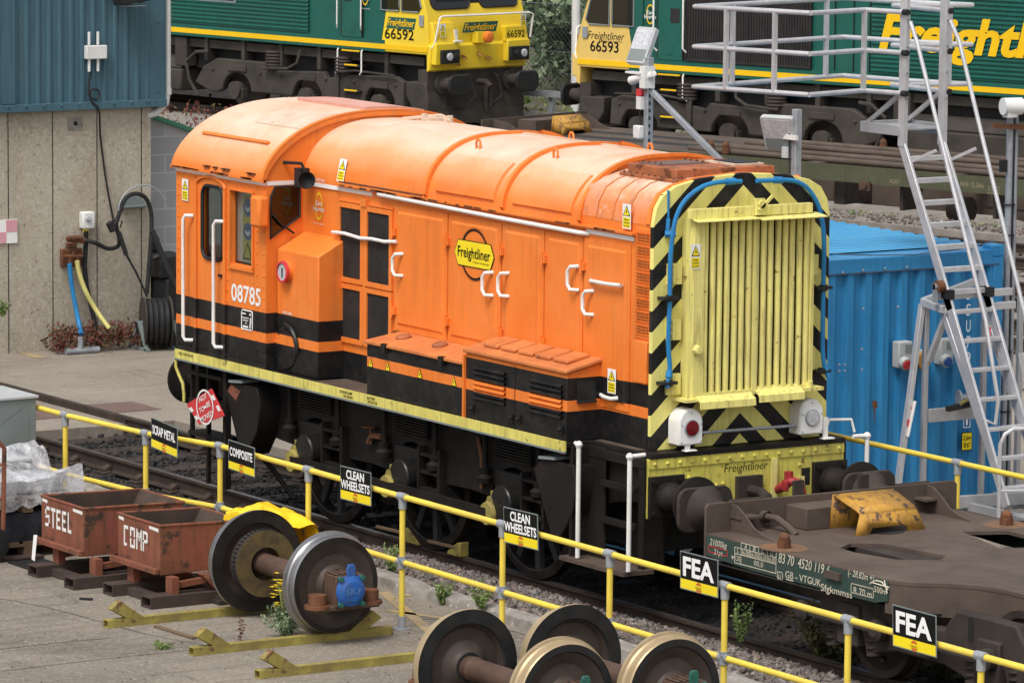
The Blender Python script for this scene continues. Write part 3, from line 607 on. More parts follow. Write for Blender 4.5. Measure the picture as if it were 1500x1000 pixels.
# block wall with green coping beyond the building corner
w = thing('block_wall', 'grey blockwork wall with sloping green coping behind the building corner', 'wall', (-19.3, 6, -.04))
zt = lambda y: 2.75 - (y - 4.2) * .34
m = MB(); m.prism([(4.21, -.3), (9, -.3), (9, zt(9)), (4.21, zt(4.21))], (-19.35, 0, 0), Y_, Z_, (.2, 0, 0)); part('wall', m, 'blocks', w)
m = MB(); m.prism([(4.21, zt(4.21)), (9.05, zt(9.05)), (9.05, zt(9.05) + .06), (4.21, zt(4.21) + .06)], (-19.4, 0, .001), Y_, Z_, (.32, 0, 0)); part('coping', m, 'greencop', w, .01)
t = thing('pressure_washer', 'black machine with a pale lid half hidden behind the orange cab', 'machine', (-19.006, 4.554, -0.04))
a = (-18.3, 4.039, 0.071); m = MB(); m.box(-18.9, -18.35, a[1] + .2, a[1] + .95, .0, .75); m.box(-18.8, -18.4, a[1] + .15, a[1] + .5, .75, 1.05); m.box(-18.85, -18.7, a[1] + .2, a[1] + .3, 1.05, 1.25); part('body', m, 'rubber', t, .03)
m = MB(); m.box(-18.88, -18.37, a[1] + .52, a[1] + .98, .751, .83); part('lid', m, 'gutter', t, .02)
m = MB()
for yy in (.3, .85): m.cyl((-18.34, a[1] + yy, .06), (-18.28, a[1] + yy, .06), .14, 14)
part('wheel', m, 'rubber', t)
m = MB(); m.tube(sm([(-18.3, 4.011, 1.371), (-18.25, 4.088, 1.145), (-18.2, 4.175, 0.893), (-18.15, 4.3, 0.596)]), .04, 8); m.tube([(-18.3, 4.03, 1.033), (-18.25, 4.107, 1.068)], .035, 8); part('handle', m, 'rubber', t)
m = MB(); k = (-19.083, 4.693, -0.04); m.sphere((k[0], k[1], .07), .2, 10, (1, 1, .75)); m.sphere((k[0] + .1, k[1] + .22, .2), .18, 10, (1, 1, 1)); solo('plastic_sack', m, 'film', 'crumpled clear plastic sack beside the hose reel', 'sack')
# left-most grey cabinet
t = thing('grey_cabinet', 'plain grey metal cabinet standing at the end of the near yellow handrail', 'cabinet', (-6.119, -4, 0.607))
a = (-5.752, -3.95, 1.417); m = MB(); m.box(a[0] - .7, a[0], -5.4, -3.95, .19, a[2] - .02); part('body', m, 'cabinet', t, .008)
m = MB(); m.box(a[0] - .73, a[0] + .02, -5.43, -3.93, a[2] - .02, a[2] + .01); part('lid', m, 'skin', t, .008)
m = MB(); m.decal([(a[0] + .003, -4.02, a[2] - .08), (a[0] + .003, -5.35, .5), (a[0] + .003, -4.02, .5)]); m.decal([(a[0] + .003, -4.06, a[2] - .08), (a[0] + .003, -5.39, a[2] - .08), (a[0] + .003, -5.39, .52)]); M['cab2'] = mat('cabinet_panel', (.185, .215, .215), (.165, .195, .195), 1.2, .4); part('door_panel', m, 'cab2', t)
# ================================================================ THE ORANGE SHUNTER
LO = thing('shunting_locomotive', 'orange diesel shunting locomotive with black bands and striped yellow nose', 'locomotive', (-4, 0, 0))
P = lambda n, m, mt, par=LO, **k: part(n, m, mt, par, **k)
DZ = 1.432; HW = .90; NX = -.13
def roofz(y, hw=HW, z0=3.28, h=.55): return z0 + h * max(0, 1 - abs(y / hw) ** 2.6) ** (1 / 1.9)
def hood_prof(hw, z0, h, n=26):
    return [(-hw, DZ)] + [(-hw * math.cos(math.pi * i / n), roofz(-hw * math.cos(math.pi * i / n), hw, z0, h)) for i in range(n + 1)] + [(hw, DZ)]
# footplate, valances
m = MB(); m.prism([(-7.93, -1.285), (-.9, -1.285), (-.9, -1.03), (.02, -1.03), (.02, 1.03), (-.9, 1.03), (-.9, 1.285), (-7.93, 1.285)], (0, 0, 1.385), X_, Y_, (0, 0, .045)); fpz = P('footplate', m, 'black', bevel=.004)
M['tread'] = mat('walkway_dirt', (.11, .075, .055), (.06, .045, .038), 4, .8)
m = MB(); m.box(-5.28, -4.33, -1.27, -.92, 1.4305, 1.436); m.box(-.88, -.2, -1.0, -.93, 1.4305, 1.436); P('walkway', m, 'tread')
for s in (-1, 1):
    m = MB(); m.prism([(-7.95, 1.352), (-.897, 1.352), (-.897, 1.44), (-7.95, 1.44)], (0, s * 1.30 - .008, 0), X_, Z_, (0, .016, 0)); v = P('valance', m, 'valance')
    m = MB(); m.box(-7.95, -.9, s * 1.30 - .012, s * 1.30 + .012, 1.335, 1.352); P('valance_angle', m, 'cabinet', v)
    if s < 0:
        for t, x, z in (('FUEL TANK FILLER', -7.86, 1.395), ('ENGINE SUMP', (-4.728, -1.31, 1.41)[0], 1.40), ('OIL DRAIN', (-4.665, -1.31, 1.379)[0], 1.365), ('BATTERY', (-4.231, -1.31, 1.407)[0], 1.40), ('ISOLATOR', (-4.218, -1.31, 1.371)[0], 1.365)):
            m = MB(); m.text(t, (x, -1.3085, z), X_, Z_, .026, None, .01, thick=.002); P('lettering', m, 'inkblack', v)
    m = MB(); m.tube([(-7.945, s * 1.295, 1.36), (-7.945, s * 1.295, 1.26), (-7.93, s * 1.27, 1.18), (-7.87, s * 1.26, 1.10), (-7.845, s * 1.26, 1.0), (-7.845, s * 1.26, .92)], .016, 6); P('step_edging', m, 'valance')
# ---- cab
CX0, CX1, CW, EZ = -7.95, -6.16, 1.29, 3.25
for s in (-1, 1):
    m = MB(); m.panel([CX0, -7.41, -7.0, -6.84, -6.41, CX1], [DZ, 2.40, 3.11, EZ], {(1, 1), (3, 1)}, (0, s * CW, 0), X_, Z_, (0, -s * .05, 0)); w = P('cab_side', m, 'orange')
    m = MB(); m.tube([(-7.205 + a, s * (CW + .006), 2.755 + b) for a, b in rr(.41, .71, .10)], .018, 6, closed=True); P('window_seal', m, 'rubber', w)
    m = MB(); m.prism(rr(.43, .73, .1, cx=-7.205, cy=2.755), (0, s * (CW - .02), 0), X_, Z_, (0, -s * .006, 0)); P('door_window', m, 'glass', w)
    m = MB(); m.box(-6.85, -6.40, s * (CW - .045) - .003, s * (CW - .045) + .003, 2.39, 3.12); P('window', m, 'glass', w)
    m = MB()
    for a, b, c, d in ((-6.87, -6.84, 2.38, 3.13), (-6.41, -6.385, 2.38, 3.13), (-6.84, -6.41, 3.11, 3.13), (-6.87, -6.385, 2.35, 2.385)): m.box(a, b, s * (CW + .010) - .012, s * (CW + .010) + .012, c, d)
    P('window_frame', m, 'orange_plain', w)
    m = MB()
    for x in (-7.53, -6.95): m.box(x - .022, x + .022, s * (CW + .011) - .012, s * (CW + .011) + .012, 1.46, 3.12)
    m.tube([(-7.24 + .29 * math.cos(a), s * (CW + .01), 3.10 + .10 * math.sin(a)) for a in [math.pi * i / 12 for i in range(13)]], .016, 6)
    P('door_frame', m, 'orange', w)
    m = MB(); m.box(-7.07, -7.0, s * (CW + .01) - .012, s * (CW + .01) + .012, 2.245, 2.27); m.box(-7.13, -7.07, s * (CW + .004) - .006, s * (CW + .004) + .006, 1.50, 1.68); P('door_latch', m, 'rubber', w)
    for x in (-7.662, -7.05):
        m = MB(); m.tube([(x + .08, s * (CW + .01), 2.79), (x + .02, s * (CW + .07), 2.79), (x, s * (CW + .08), 2.75), (x, s * (CW + .08), 1.60), (x + .02, s * (CW + .07), 1.565), (x + .08, s * (CW + .01), 1.565)], .018, 8); P('handrail', m, 'white')
    m = MB(); m.box(CX0, CX1, s * (CW + .004) - .006, s * (CW + .004) + .006, 3.205, 3.247); P('white_band', m, 'white_clean', w)
    m = MB()
    for x in (-7.90, -7.57, -6.91, -6.33, -6.2):
        z = 1.5
        while z < 3.18:
            m.sphere((x, s * (CW + .003), z), .011, 6); z += .105
    for k in range(22): m.sphere((CX0 + .06 + k * .08, s * (CW + .003), 1.50), .010, 6)
    P('rivets', m, 'orange', w, kind='stuff')
m = MB(); m.panel([-1.24, -.95, -.35, .35, .95, 1.24], [DZ, 2.45, 3.1, EZ], {(1, 1), (3, 1)}, (CX0, 0, 0), Y_, Z_, (.05, 0, 0)); w = P('cab_rear', m, 'orange')
for y in (-.65, .65): m = MB(); m.box(CX0 + .02, CX0 + .026, y - .31, y + .31, 2.44, 3.11); P('window', m, 'glass', w)
caz = lambda y: EZ + .627 * max(0, 1 - abs(y / 1.33) ** 2.4) ** .62
ys = [-1.33 * math.cos(math.pi * i / 40) for i in range(41)]
m = MB(); m.prism([(-1.24, DZ), (1.24, DZ), (1.24, 3.22)] + [(y * .985, caz(y) - .006) for y in ys[1:-1][::-1]] + [(-1.24, 3.22)], (CX1 - .05, 0, 0), Y_, Z_, (.05, 0, 0)); fb = P('cab_front', m, 'orange')
for s in (-1, 1):
    m = MB(); pl = [(s * -1.245 * -1, z) for z in ()]; pts = [(-1.245, 2.70), (-1.245, 3.10), (-1.20, 3.19), (-.925, 3.19), (-.925, 2.90)]
    m.prism([(s * -a, b) for a, b in pts], (CX1 + .001, 0, 0), Y_, Z_, (.004, 0, 0)); gl = P('front_window', m, 'glassd', fb)
    m = MB(); m.tube([(CX1 + .006, s * -a, b) for a, b in pts], .012, 6, closed=True); P('window_seal', m, 'rubber', gl)
    m = MB(); m.box(CX1, CX1 + .006, min(s * .91, s * 1.285), max(s * .91, s * 1.285), 3.207, 3.247); P('white_band', m, 'white_clean', fb)
    m = MB(); m.tube([(CX1 + .03, s * -1.235 * -1 if s > 0 else -1.235, 2.93), (CX1 + .035, s * 1.15 if s > 0 else -1.15, 2.84), (CX1 + .03, s * 1.0 if s > 0 else -1.0, 2.74)], .010, 6); P('wiper', m, 'rubber', fb)
m = MB(); rows = [[(x, y * k, (caz(y) - dz) if abs(y) < 1.329 else EZ - dz) for y in ys] for x, k, dz in ((CX0 - .03, .99, .045), (CX0 - .03, 1, 0), (CX1 + .02, 1, 0), (CX1 + .02, .99, .045))]
m.quadstrip(rows); rf = P('cab_roof', m, 'orange_roof', sharp=50)
m = MB()
for s in (-1, 1): m.box(CX0 - .03, CX1 + .02, s * 1.325 - .018, s * 1.325 + .018, EZ - .012, EZ + .014)
P('gutter', m, 'orange_plain', rf)
m = MB(); m.quadstrip([[(CX1 + .022 + a, y * (1 + b), caz(y) + b * 1.2 + .003) for y in ys] for a, b in ((0, 0), (0, .012), (-.05, .012), (-.05, .003))]); P('roof_rib', m, 'orange_plain', rf)
def rplate(x0, x1, y0, y1, h, n=8):
    mm = MB(); yy = [y0 + (y1 - y0) * i / n for i in range(n + 1)]
    mm.quadstrip([[(x0, y, caz(y)) for y in yy], [(x0, y, caz(y) + h) for y in yy], [(x1, y, caz(y) + h) for y in yy], [(x1, y, caz(y)) for y in yy]])
    for y in (y0, y1): mm.add([(x0, y, caz(y)), (x1, y, caz(y)), (x1, y, caz(y) + h), (x0, y, caz(y) + h)], [(0, 1, 2, 3)])
    return mm
P('roof_hatch', rplate(-7.6, -6.3, -.12, .55, .03), 'pinkplate', rf); P('roof_panel', rplate(-7.1, -6.17, -.88, -.45, .012), 'pale', rf)
m = MB(); m.bar((-7.72, -1.115, caz(1.115) + .012), (-6.42, -1.115, caz(1.115) + .012), .03, .03, (0, -.7, .7)); P('rain_strip', m, 'orange_plain', rf, label='narrow orange rain strip along the cab roof')
m = MB(); m.box(-7.9, -6.2, -1.2, 1.2, DZ, 1.45); m.box(-6.75, -6.25, -.8, .8, 1.45, 2.3); m.box(-7.9, -7.6, -.6, .6, 1.45, 2.2); P('cab_interior', m, 'cabinet')
nt = MB(); NXS = -.11; nt.box(-6.92, -6.50, -1.215, -1.21, 2.42, 3.09, 0); nt.box(-6.74, -6.52, -1.22, -1.216, 2.44, 3.07, 1)
for z in (2.95, 2.72): nt.arc((-6.635, -1.221, z), 0, .085, 0, 2 * math.pi, X_, Z_, .002, 20, 1, 2); nt.arc((-6.635, -1.222, z + .01), 0.02, .05, math.pi, 2 * math.pi, X_, Z_, .003, 12, 1, 0)
nt.decal([(-6.74, -1.222, 2.45), (-6.54, -1.222, 2.45), (-6.64, -1.222, 2.62)], 3); nt.decal([(-6.71, -1.224, 2.465), (-6.57, -1.224, 2.465), (-6.64, -1.224, 2.59)], 1)
M['noticeblue'] = mat('notice_blue', (.02, .09, .35), (.02, .08, .3), 5, .4); M['noticeyel'] = mat('notice_yellow', (.60, .52, .10), (.55, .46, .1), 5, .5)
solo('safety_notice', nt, ['white_clean', 'noticeyel', 'noticeblue', 'inkblack'], 'yellow and blue safety notice behind the cab side window of the orange locomotive', 'notice')
nt = MB(); nt.box(-7.17, -7.03, -1.205, -1.20, 2.74, 2.98, 0); nt.text('N', (-7.14, -1.2055, 2.90), X_, Z_, .05, .045, mi=1); solo('paper_notice', nt, ['white_clean', 'inkblack'], 'white paper stuck behind the cab door window of the orange locomotive', 'notice')
# ---- bonnet
# side walls take the banded livery, the roof the weathered paint
side = MB(); top = MB()
def hood(x0, x1, hw, z0, h):
    pr = hood_prof(hw, z0, h); k = 4
    for s in (-1, 1): side.add([(x0, s * hw, DZ), (x1, s * hw, DZ), (x1, s * hw, z0), (x0, s * hw, z0)], [(0, 1, 2, 3)])
    r = pr[1:-1]; top.quadstrip([[(x, y, z) for y, z in r] for x in (x0, x1)])
    for x in (x0, x1): side.add([(x, y, z) for y, z in pr], [tuple(range(len(pr)))])
hood(CX1, -5.45, .885, 3.25, .56); hood(-5.45, -1.30, HW, 3.28, .55)
NP = [(.93, 3.36), (.90, 3.50), (.83, 3.615), (.70, 3.685), (.45, 3.74), (0, 3.77)]
nprof = [(-y * .97, z) for y, z in NP] + [(y * .97, z) for y, z in NP[-2::-1]]
for s in (-1, 1): side.add([(-1.30, s * .9, DZ), (NX - .04, s * .9, DZ), (NX - .04, s * .9, 3.36), (-1.30, s * .9, 3.36)], [(0, 1, 2, 3)])
nose_top = MB(); nose_top.quadstrip([[(x, y, z) for y, z in nprof] for x in (-1.30, -.9, -.5, NX - .04)])
bs = P('bonnet_side', side, 'orange'); bt = P('bonnet_roof', top, 'orange_roof', sharp=50); P('nose_roof', nose_top, 'orange_rusty', bt, sharp=50)
prof = [(y, z) for y, z in hood_prof(HW, 3.28, .55)[1:-1]]
def rib(x, w, h, name='roof_rib', mt='orange_plain', prof=prof):
    mm = MB(); n = len(prof)
    mm.quadstrip([[(x + a, y * (1 + b / .9), z + b) for y, z in prof] for a, b in ((-w / 2, 0), (-w / 2, h), (w / 2, h), (w / 2, 0))])
    return P(name, mm, mt, bt, sharp=50)
for x in (-3.88, -2.56, -1.30): rib(x, .05, .03)
rib(-.24, .05, .012, prof=nprof)
for x in (-1.05, -.80, -.55): rib(x, .010, .006, 'roof_seam', 'faded', nprof)
def curved(x0, x1, i0, i1, h, name, mt, inset=.04):
    """raised panel following the bonnet curve"""
    r = prof[i0:i1 + 1]; mm = MB()
    mm.quadstrip([[(x0 - inset * 0, y, z) for y, z in r], [(x0 + .01, y * (1 + h), z + h * .6) for y, z in r], [(x1 - .01, y * (1 + h), z + h * .6) for y, z in r], [(x1, y, z) for y, z in r]])
    for q in (0, -1): y, z = r[q]; mm.add([(x0, y, z), (x0 + .01, y * (1 + h), z + h * .6), (x1 - .01, y * (1 + h), z + h * .6), (x1, y, z)], [(0, 1, 2, 3)])
    return P(name, mm, mt, bt, sharp=50)
for x0, x1 in ((-3.72, -2.72), (-2.42, -1.45)): curved(x0, x1, 1, 6, .022, 'roof_door_panel', 'orange_roof'); curved(x0 + .9 * 0, x1, 20, 25, .022, 'roof_door_panel', 'orange_roof')
for x0, x1 in ((-3.85, -2.59), (-2.53, -1.33)):
    for y in (.14,):
        m = MB(); m.box(x0, x1, y - .02, y + .02, roofz(.14) - .03, roofz(.14) + .015); P('roof_ridge_strip', m, 'pale', bt)
        m = MB(); r = prof[16:26]; m.quadstrip([[(x0, y, z + .012) for y, z in r], [(x0, y, z + .05) for y, z in r], [(x0 + .03, y, z + .05) for y, z in r], [(x0 + .03, y, z + .012) for y, z in r]]); P('roof_door_edge', m, 'orange_plain', bt)
m = MB()
for s in (-1, 1): m.box(-5.47, -.42, s * .925 - .03, s * .925 + .03, 3.262, 3.282)
P('gutter', m, 'orange_plain', bt)
m = MB(); m.box(-5.44, -3.95, -.915, -.90, 3.283, 3.30); P('gutter_dirt', m, 'rust', bt)
m = MB()
for _ in range(26):
    x = rnd(-5.4, -.6); l = rnd(.02, .22); m.box(x, x + l, -.958, -.952, 3.262 + rnd(0, .006), 3.276 + rnd(0, .006))
for _ in range(16):
    x = rnd(-7.95, -6.3); l = rnd(.03, .2); m.box(x, x + l, -1.346, -1.3425, 3.245 + rnd(0, .006), 3.258 + rnd(0, .008))
for _ in range(10):
    x = rnd(-7.9, -6.4); l = rnd(.03, .12); y = -1.325; m.bar((x, -1.333, caz(1.32) + .004), (x + l, -1.333, caz(1.32) + .006), .03, .012)
P('flaked_paint', m, 'rust', bt, kind='stuff')
for x, y in ((-3.55, -.55), (-2.3, -.52), (-.75, .30), (-.42, .78), (-3.6, .5), (-2.3, .5)):
    m = MB(); z = (roofz(y) if x < -1.3 else 3.74 - .12 * (y > .6)) - .01; m.tube([(x - .03, y, z), (x - .035, y, z + .06), (x - .018, y, z + .09), (x + .018, y, z + .09), (x + .035, y, z + .06), (x + .03, y, z)], .011, 6); P('lifting_eye', m, 'orange_plain', bt)
for s in (-1, 1):
    m = MB(); m.box(CX1 + .02, -4.85, s * .892 - .002 * s - .005, s * .892 - .002 * s + .018 * s * .6, 3.205, 3.243); m.box(-1.2, -.46, s * .904 - .004, s * .904 + .004, 3.205, 3.243) ; P('white_band', m, 'white_clean', bs)
m = MB(); m.tube([(-4.72, -.905, 3.245), (-4.66, -.945, 3.24), (-2.6, -.945, 3.215), (-1.25, -.94, 3.205), (-1.15, -.90, 3.205)], .02, 8); P('bonnet_handrail', m, 'white')
# cab-front roof clutter and horn
m = MB()
for k in range(5): m.cyl((-5.75 + .1 * k, .22 + .1 * (k % 2), 3.76), (-5.75 + .1 * k, .22 + .1 * (k % 2), 3.87), .032, 8)
m.tube([(-5.95, .1, 3.81), (-5.6, .32, 3.86), (-5.25, .2, 3.84)], .018, 6); m.box(-5.62, -5.45, .1, .3, 3.78, 3.85); P('roof_valve', m, 'pale', bt)
h0 = Vector((-5.692, -1.12, 3.293)); m = MB(); m.lathe([(.0, -.34), (.03, -.34), (.03, -.2), (.035, -.12), (.055, -.05), (.085, 0), (.078, 0), (.045, -.05), (.0, -.07)], h0, (.94, -.34, -.02), 20); hn = P('horn', m, 'rubber')
m = MB(); m.box(h0.x - .32, h0.x - .2, h0.y + .05, h0.y + .15, h0.z - .09, h0.z + .09); m.tube([(CX1, h0.y + .02, h0.z + .13), (h0.x - .2, h0.y + .06, h0.z + .14), (h0.x - .16, h0.y + .1, h0.z + .02)], .016, 6); P('bracket', m, 'rubber', hn)
m = MB(); k = (-6.17, -1.3, 2.973); m.box(k[0] - .09, k[0] + .09, -1.42, -1.295, k[2] - .16, k[2] + .14); P('mirror_box', m, 'orange_plain', bevel=.03)
# exhaust and roof boxes near the nose
m = MB(); m.prism([(-1.10, -.55), (-.35, -.55), (-.30, .45), (-1.10, .45)], (0, 0, 3.66), X_, Y_, (0, 0, .155)); m.prism([(-1.16, -.60), (-.30, -.60), (-.26, .50), (-1.16, .50)], (0, 0, 3.65), X_, Y_, (0, 0, .085)); eb = P('exhaust_box', m, 'rustplate', bevel=.008)
m = MB(); m.box(-1.04, -.72, -.48, .05, 3.811, 3.824); P('cover_plate', m, 'coverplate', eb)
m = MB(); m.box(-.85, -.42, .10, .42, 3.812, 3.83); P('exhaust_top', m, 'pale', eb)
m = MB(); m.box(-.80, -.45, .15, .38, 3.831, 3.838); P('exhaust_port', m, 'rubber', eb)
m = MB()
for i in range(9):
    for y in (-.585, .485): m.sphere((-1.1 + i * .095, y, 3.738), .014, 6)
for i in range(8): m.sphere((-1.02 + (i % 4) * .09, -.44 + .44 * (i // 4), 3.83), .014, 6)
P('bolts', m, 'rust', eb, kind='stuff')
# ---- bonnet side doors
def sidebox(mm, x0, x1, z0, z1, d, y=-HW, base=0): mm.box(x0, x1, y - d, y - base + .01, z0, z1)
seams = [-4.42, -3.48, -2.565, -1.858, -1.233, -.49]
for s in (-1, 1):
    for i in range(5):
        x0, x1 = seams[i] + .012, seams[i + 1] - .012; zb_, zt_ = (2.0, 3.165) if i < 4 else (1.72, 3.165)
        m = MB(); m.panel([x0, x0 + .07, x1 - .07, x1], [zb_, zb_ + .08, zt_ - .08, zt_], set(), (0, s * (HW + .001), 0), X_, Z_, (0, s * .011, 0))
        rows = []
        for ins, d in ((.055, .0115), (.075, .026)):
            rows.append([(x0 + ins, s * (HW + d), zb_ + ins), (x1 - ins, s * (HW + d), zb_ + ins), (x1 - ins, s * (HW + d), zt_ - ins), (x0 + ins, s * (HW + d), zt_ - ins), (x0 + ins, s * (HW + d), zb_ + ins)])
        m.quadstrip(rows); m.add(rows[1][:4], [(0, 1, 2, 3)]); dr = P('engine_door', m, 'orange', bs)
        m = MB()
        for z in (zb_ + .18, zt_ - .25): m.box(x0 - .045, x0 + .03, s * (HW + .022) - .02, s * (HW + .022) + .02, z - .035, z + .035); m.cyl((x0 - .01, s * (HW + .045), z - .06), (x0 - .01, s * (HW + .045), z + .06), .014, 6)
        P('hinge', m, 'orange_plain', dr)
def chandle(u, v0, v1, bend=.06):
    pass
for (u, v0, v1, sg) in ((585, 371, 403, 1), (716, 398, 432, 1), (739, 399, 433, 1), (842, 389, 424, 1), (864, 425, 460, 1)): pass
for A, B in (((-4.315, -0.93, 2.724), (-4.313, -0.93, 2.52)), ((-2.751, -0.93, 2.711), (-2.747, -0.93, 2.501)), ((-2.488, -0.93, 2.732), (-2.484, -0.93, 2.523)), ((-1.355, -0.93, 2.907), (-1.351, -0.93, 2.697)), ((-1.112, -0.93, 2.716), (-1.108, -0.93, 2.507))):
    x, z1, z0 = A[0] - .02, A[2], B[2]; y = -.985; m = MB()
    m.tube([(x + .085, -.92, z1), (x + .04, y, z1 - .005), (x, y, z1 - .045), (x, y, z0 + .045), (x + .04, y, z0 + .005), (x + .085, -.92, z0)], .017, 8); P('door_handle', m, 'white')
m = MB(); m.tube([(-1.093, -0.93, 2.802), (-1, -0.97, 2.808), (-0.764, -0.97, 2.808), (-0.563, -0.97, 2.817), (-0.602, -0.93, 2.811)], .017, 8); P('grab_rail', m, 'white')
m = MB(); m.tube([(-5.527, -0.93, 2.806), (-5.366, -0.95, 2.816), (-5.265, -0.95, 2.819), (-4.975, -0.95, 2.801), (-4.763, -0.95, 2.815), (-4.541, -0.95, 2.811), (-4.366, -0.93, 2.827)], .017, 8); P('grab_rail', m, 'white')
m = MB(); m.tube([(-0.926, -0.92, 1.821), (-0.822, -0.96, 1.818), (-0.705, -0.96, 1.815), (-0.648, -0.92, 1.825)], .018, 8); P('grab_rail', m, 'white')
# mesh doors
for s in (-1, 1):
    for x0, x1 in ((-5.40, -5.02), (-4.90, -4.50)):
        for z0, z1 in ((2.40, 3.06), (1.83, 2.295)):
            m = MB(); m.box(x0, x1, s * (HW + .006) - .005, s * (HW + .006) + .005, z0, z1); g = P('mesh_panel', m, 'mesh_dark', bs)
            m = MB()
            for a, b, c, d in ((x0 - .05, x0, z0 - .045, z1 + .045), (x1, x1 + .05, z0 - .045, z1 + .045), (x0, x1, z1, z1 + .045), (x0, x1, z0 - .045, z0)): m.box(a, b, s * (HW + .014) - .013, s * (HW + .014) + .013, c, d)
            P('frame', m, 'orange_plain' if z0 > 2 else 'orange_plain', g)
m = MB(); m.box(-4.97, -4.93, -.925, -.90, 1.8, 3.13); m.box(-5.0, -4.9, -.94, -.90, 3.10, 3.17); m.box(-5.44, -4.45, -.92, -.90, 3.115, 3.128); P('door_stile', m, 'orange_plain', bs)
# front grille column and lower panel
for s in (-1, 1):
    m = MB(); m.box(-.43, -.19, s * (HW + .005) - .006, s * (HW + .005) + .006, 2.38, 3.50 - .17); m.box(-.41, -.20, s * (HW + .02) - .02, s * (HW + .02) + .02, 2.0, 2.36); gc = P('grille_column', m, 'orange_plain', bs, bevel=.006)
    for k in range(8):
        z = 2.425 + k * .113; m = MB(); m.box(-.385, -.225, s * (HW + .012) - .002, s * (HW + .012) + .002, z, z + .062, 0)
        for j in range(9): m.box(-.390 + j * .02, -.3868 + j * .02, s * (HW + .016) - .004, s * (HW + .016) + .004, z - .02, z + .082, 1)
        for j in range(4): m.box(-.42, -.20, s * (HW + .0165) - .004, s * (HW + .0165) + .004, z - .012 + j * .027, z - .0095 + j * .027, 1)
        P('grille', m, ['rubber', 'orange_plain'], gc)
# ---- tank box on the cab front, with gauge and round cover
for s in (-1, 1):
    ty = 1.18
    m = MB(); m.prism([(s * .87, DZ), (s * ty, DZ), (s * ty, 2.60), (s * .87, 2.76)], (-6.14, 0, 0), Y_, Z_, (.78, 0, 0)); tk = P('tank_box', m, 'orange', bevel=.012)
    c = (-5.935, -1.2, 2.402); m = MB(); m.lathe([(.0, 0), (.10, 0), (.10, .055), (.085, .06)], (c[0], s * 1.175, c[2]), (0, s, 0), 24); gd = P('fuel_gauge', m, 'orange_plain', tk)
    m = MB(); m.lathe([(.105, .045), (.105, .075), (.085, .08), (.085, .06)], (c[0], s * 1.175, c[2]), (0, s, 0), 24); P('gauge_ring', m, 'redpaint', gd)
    m = MB(); m.lathe([(.0, .066), (.086, .066)], (c[0], s * 1.175, c[2]), (0, s, 0), 24, [0]); m.box(c[0] - .008, c[0] + .008, s * 1.246 - .002, s * 1.246 + .002, c[2] - .05, c[2] + .04, 1); P('gauge_dial', m, ['lens', 'inkblack'], gd)
    c = (-5.956, -1.2, 1.666); m = MB(); m.lathe([(.0, .012), (.20, .012), (.21, .0)], (c[0], s * 1.18, c[2]), (0, s, 0), 28)
    for i in range(24): a = 2 * math.pi * i / 24; m.sphere((c[0] + .185 * math.cos(a), s * 1.195, c[2] + .185 * math.sin(a)), .013, 6)
    cv = P('round_cover', m, 'orange', tk)
    m = MB(); m.tube([(c[0] + .23 * math.cos(a), s * 1.20, c[2] + .23 * math.sin(a)) for a in [math.radians(-5 + 95 * i / 10) for i in range(11)]], .022, 6); P('rain_hood', m, 'blackp', cv)
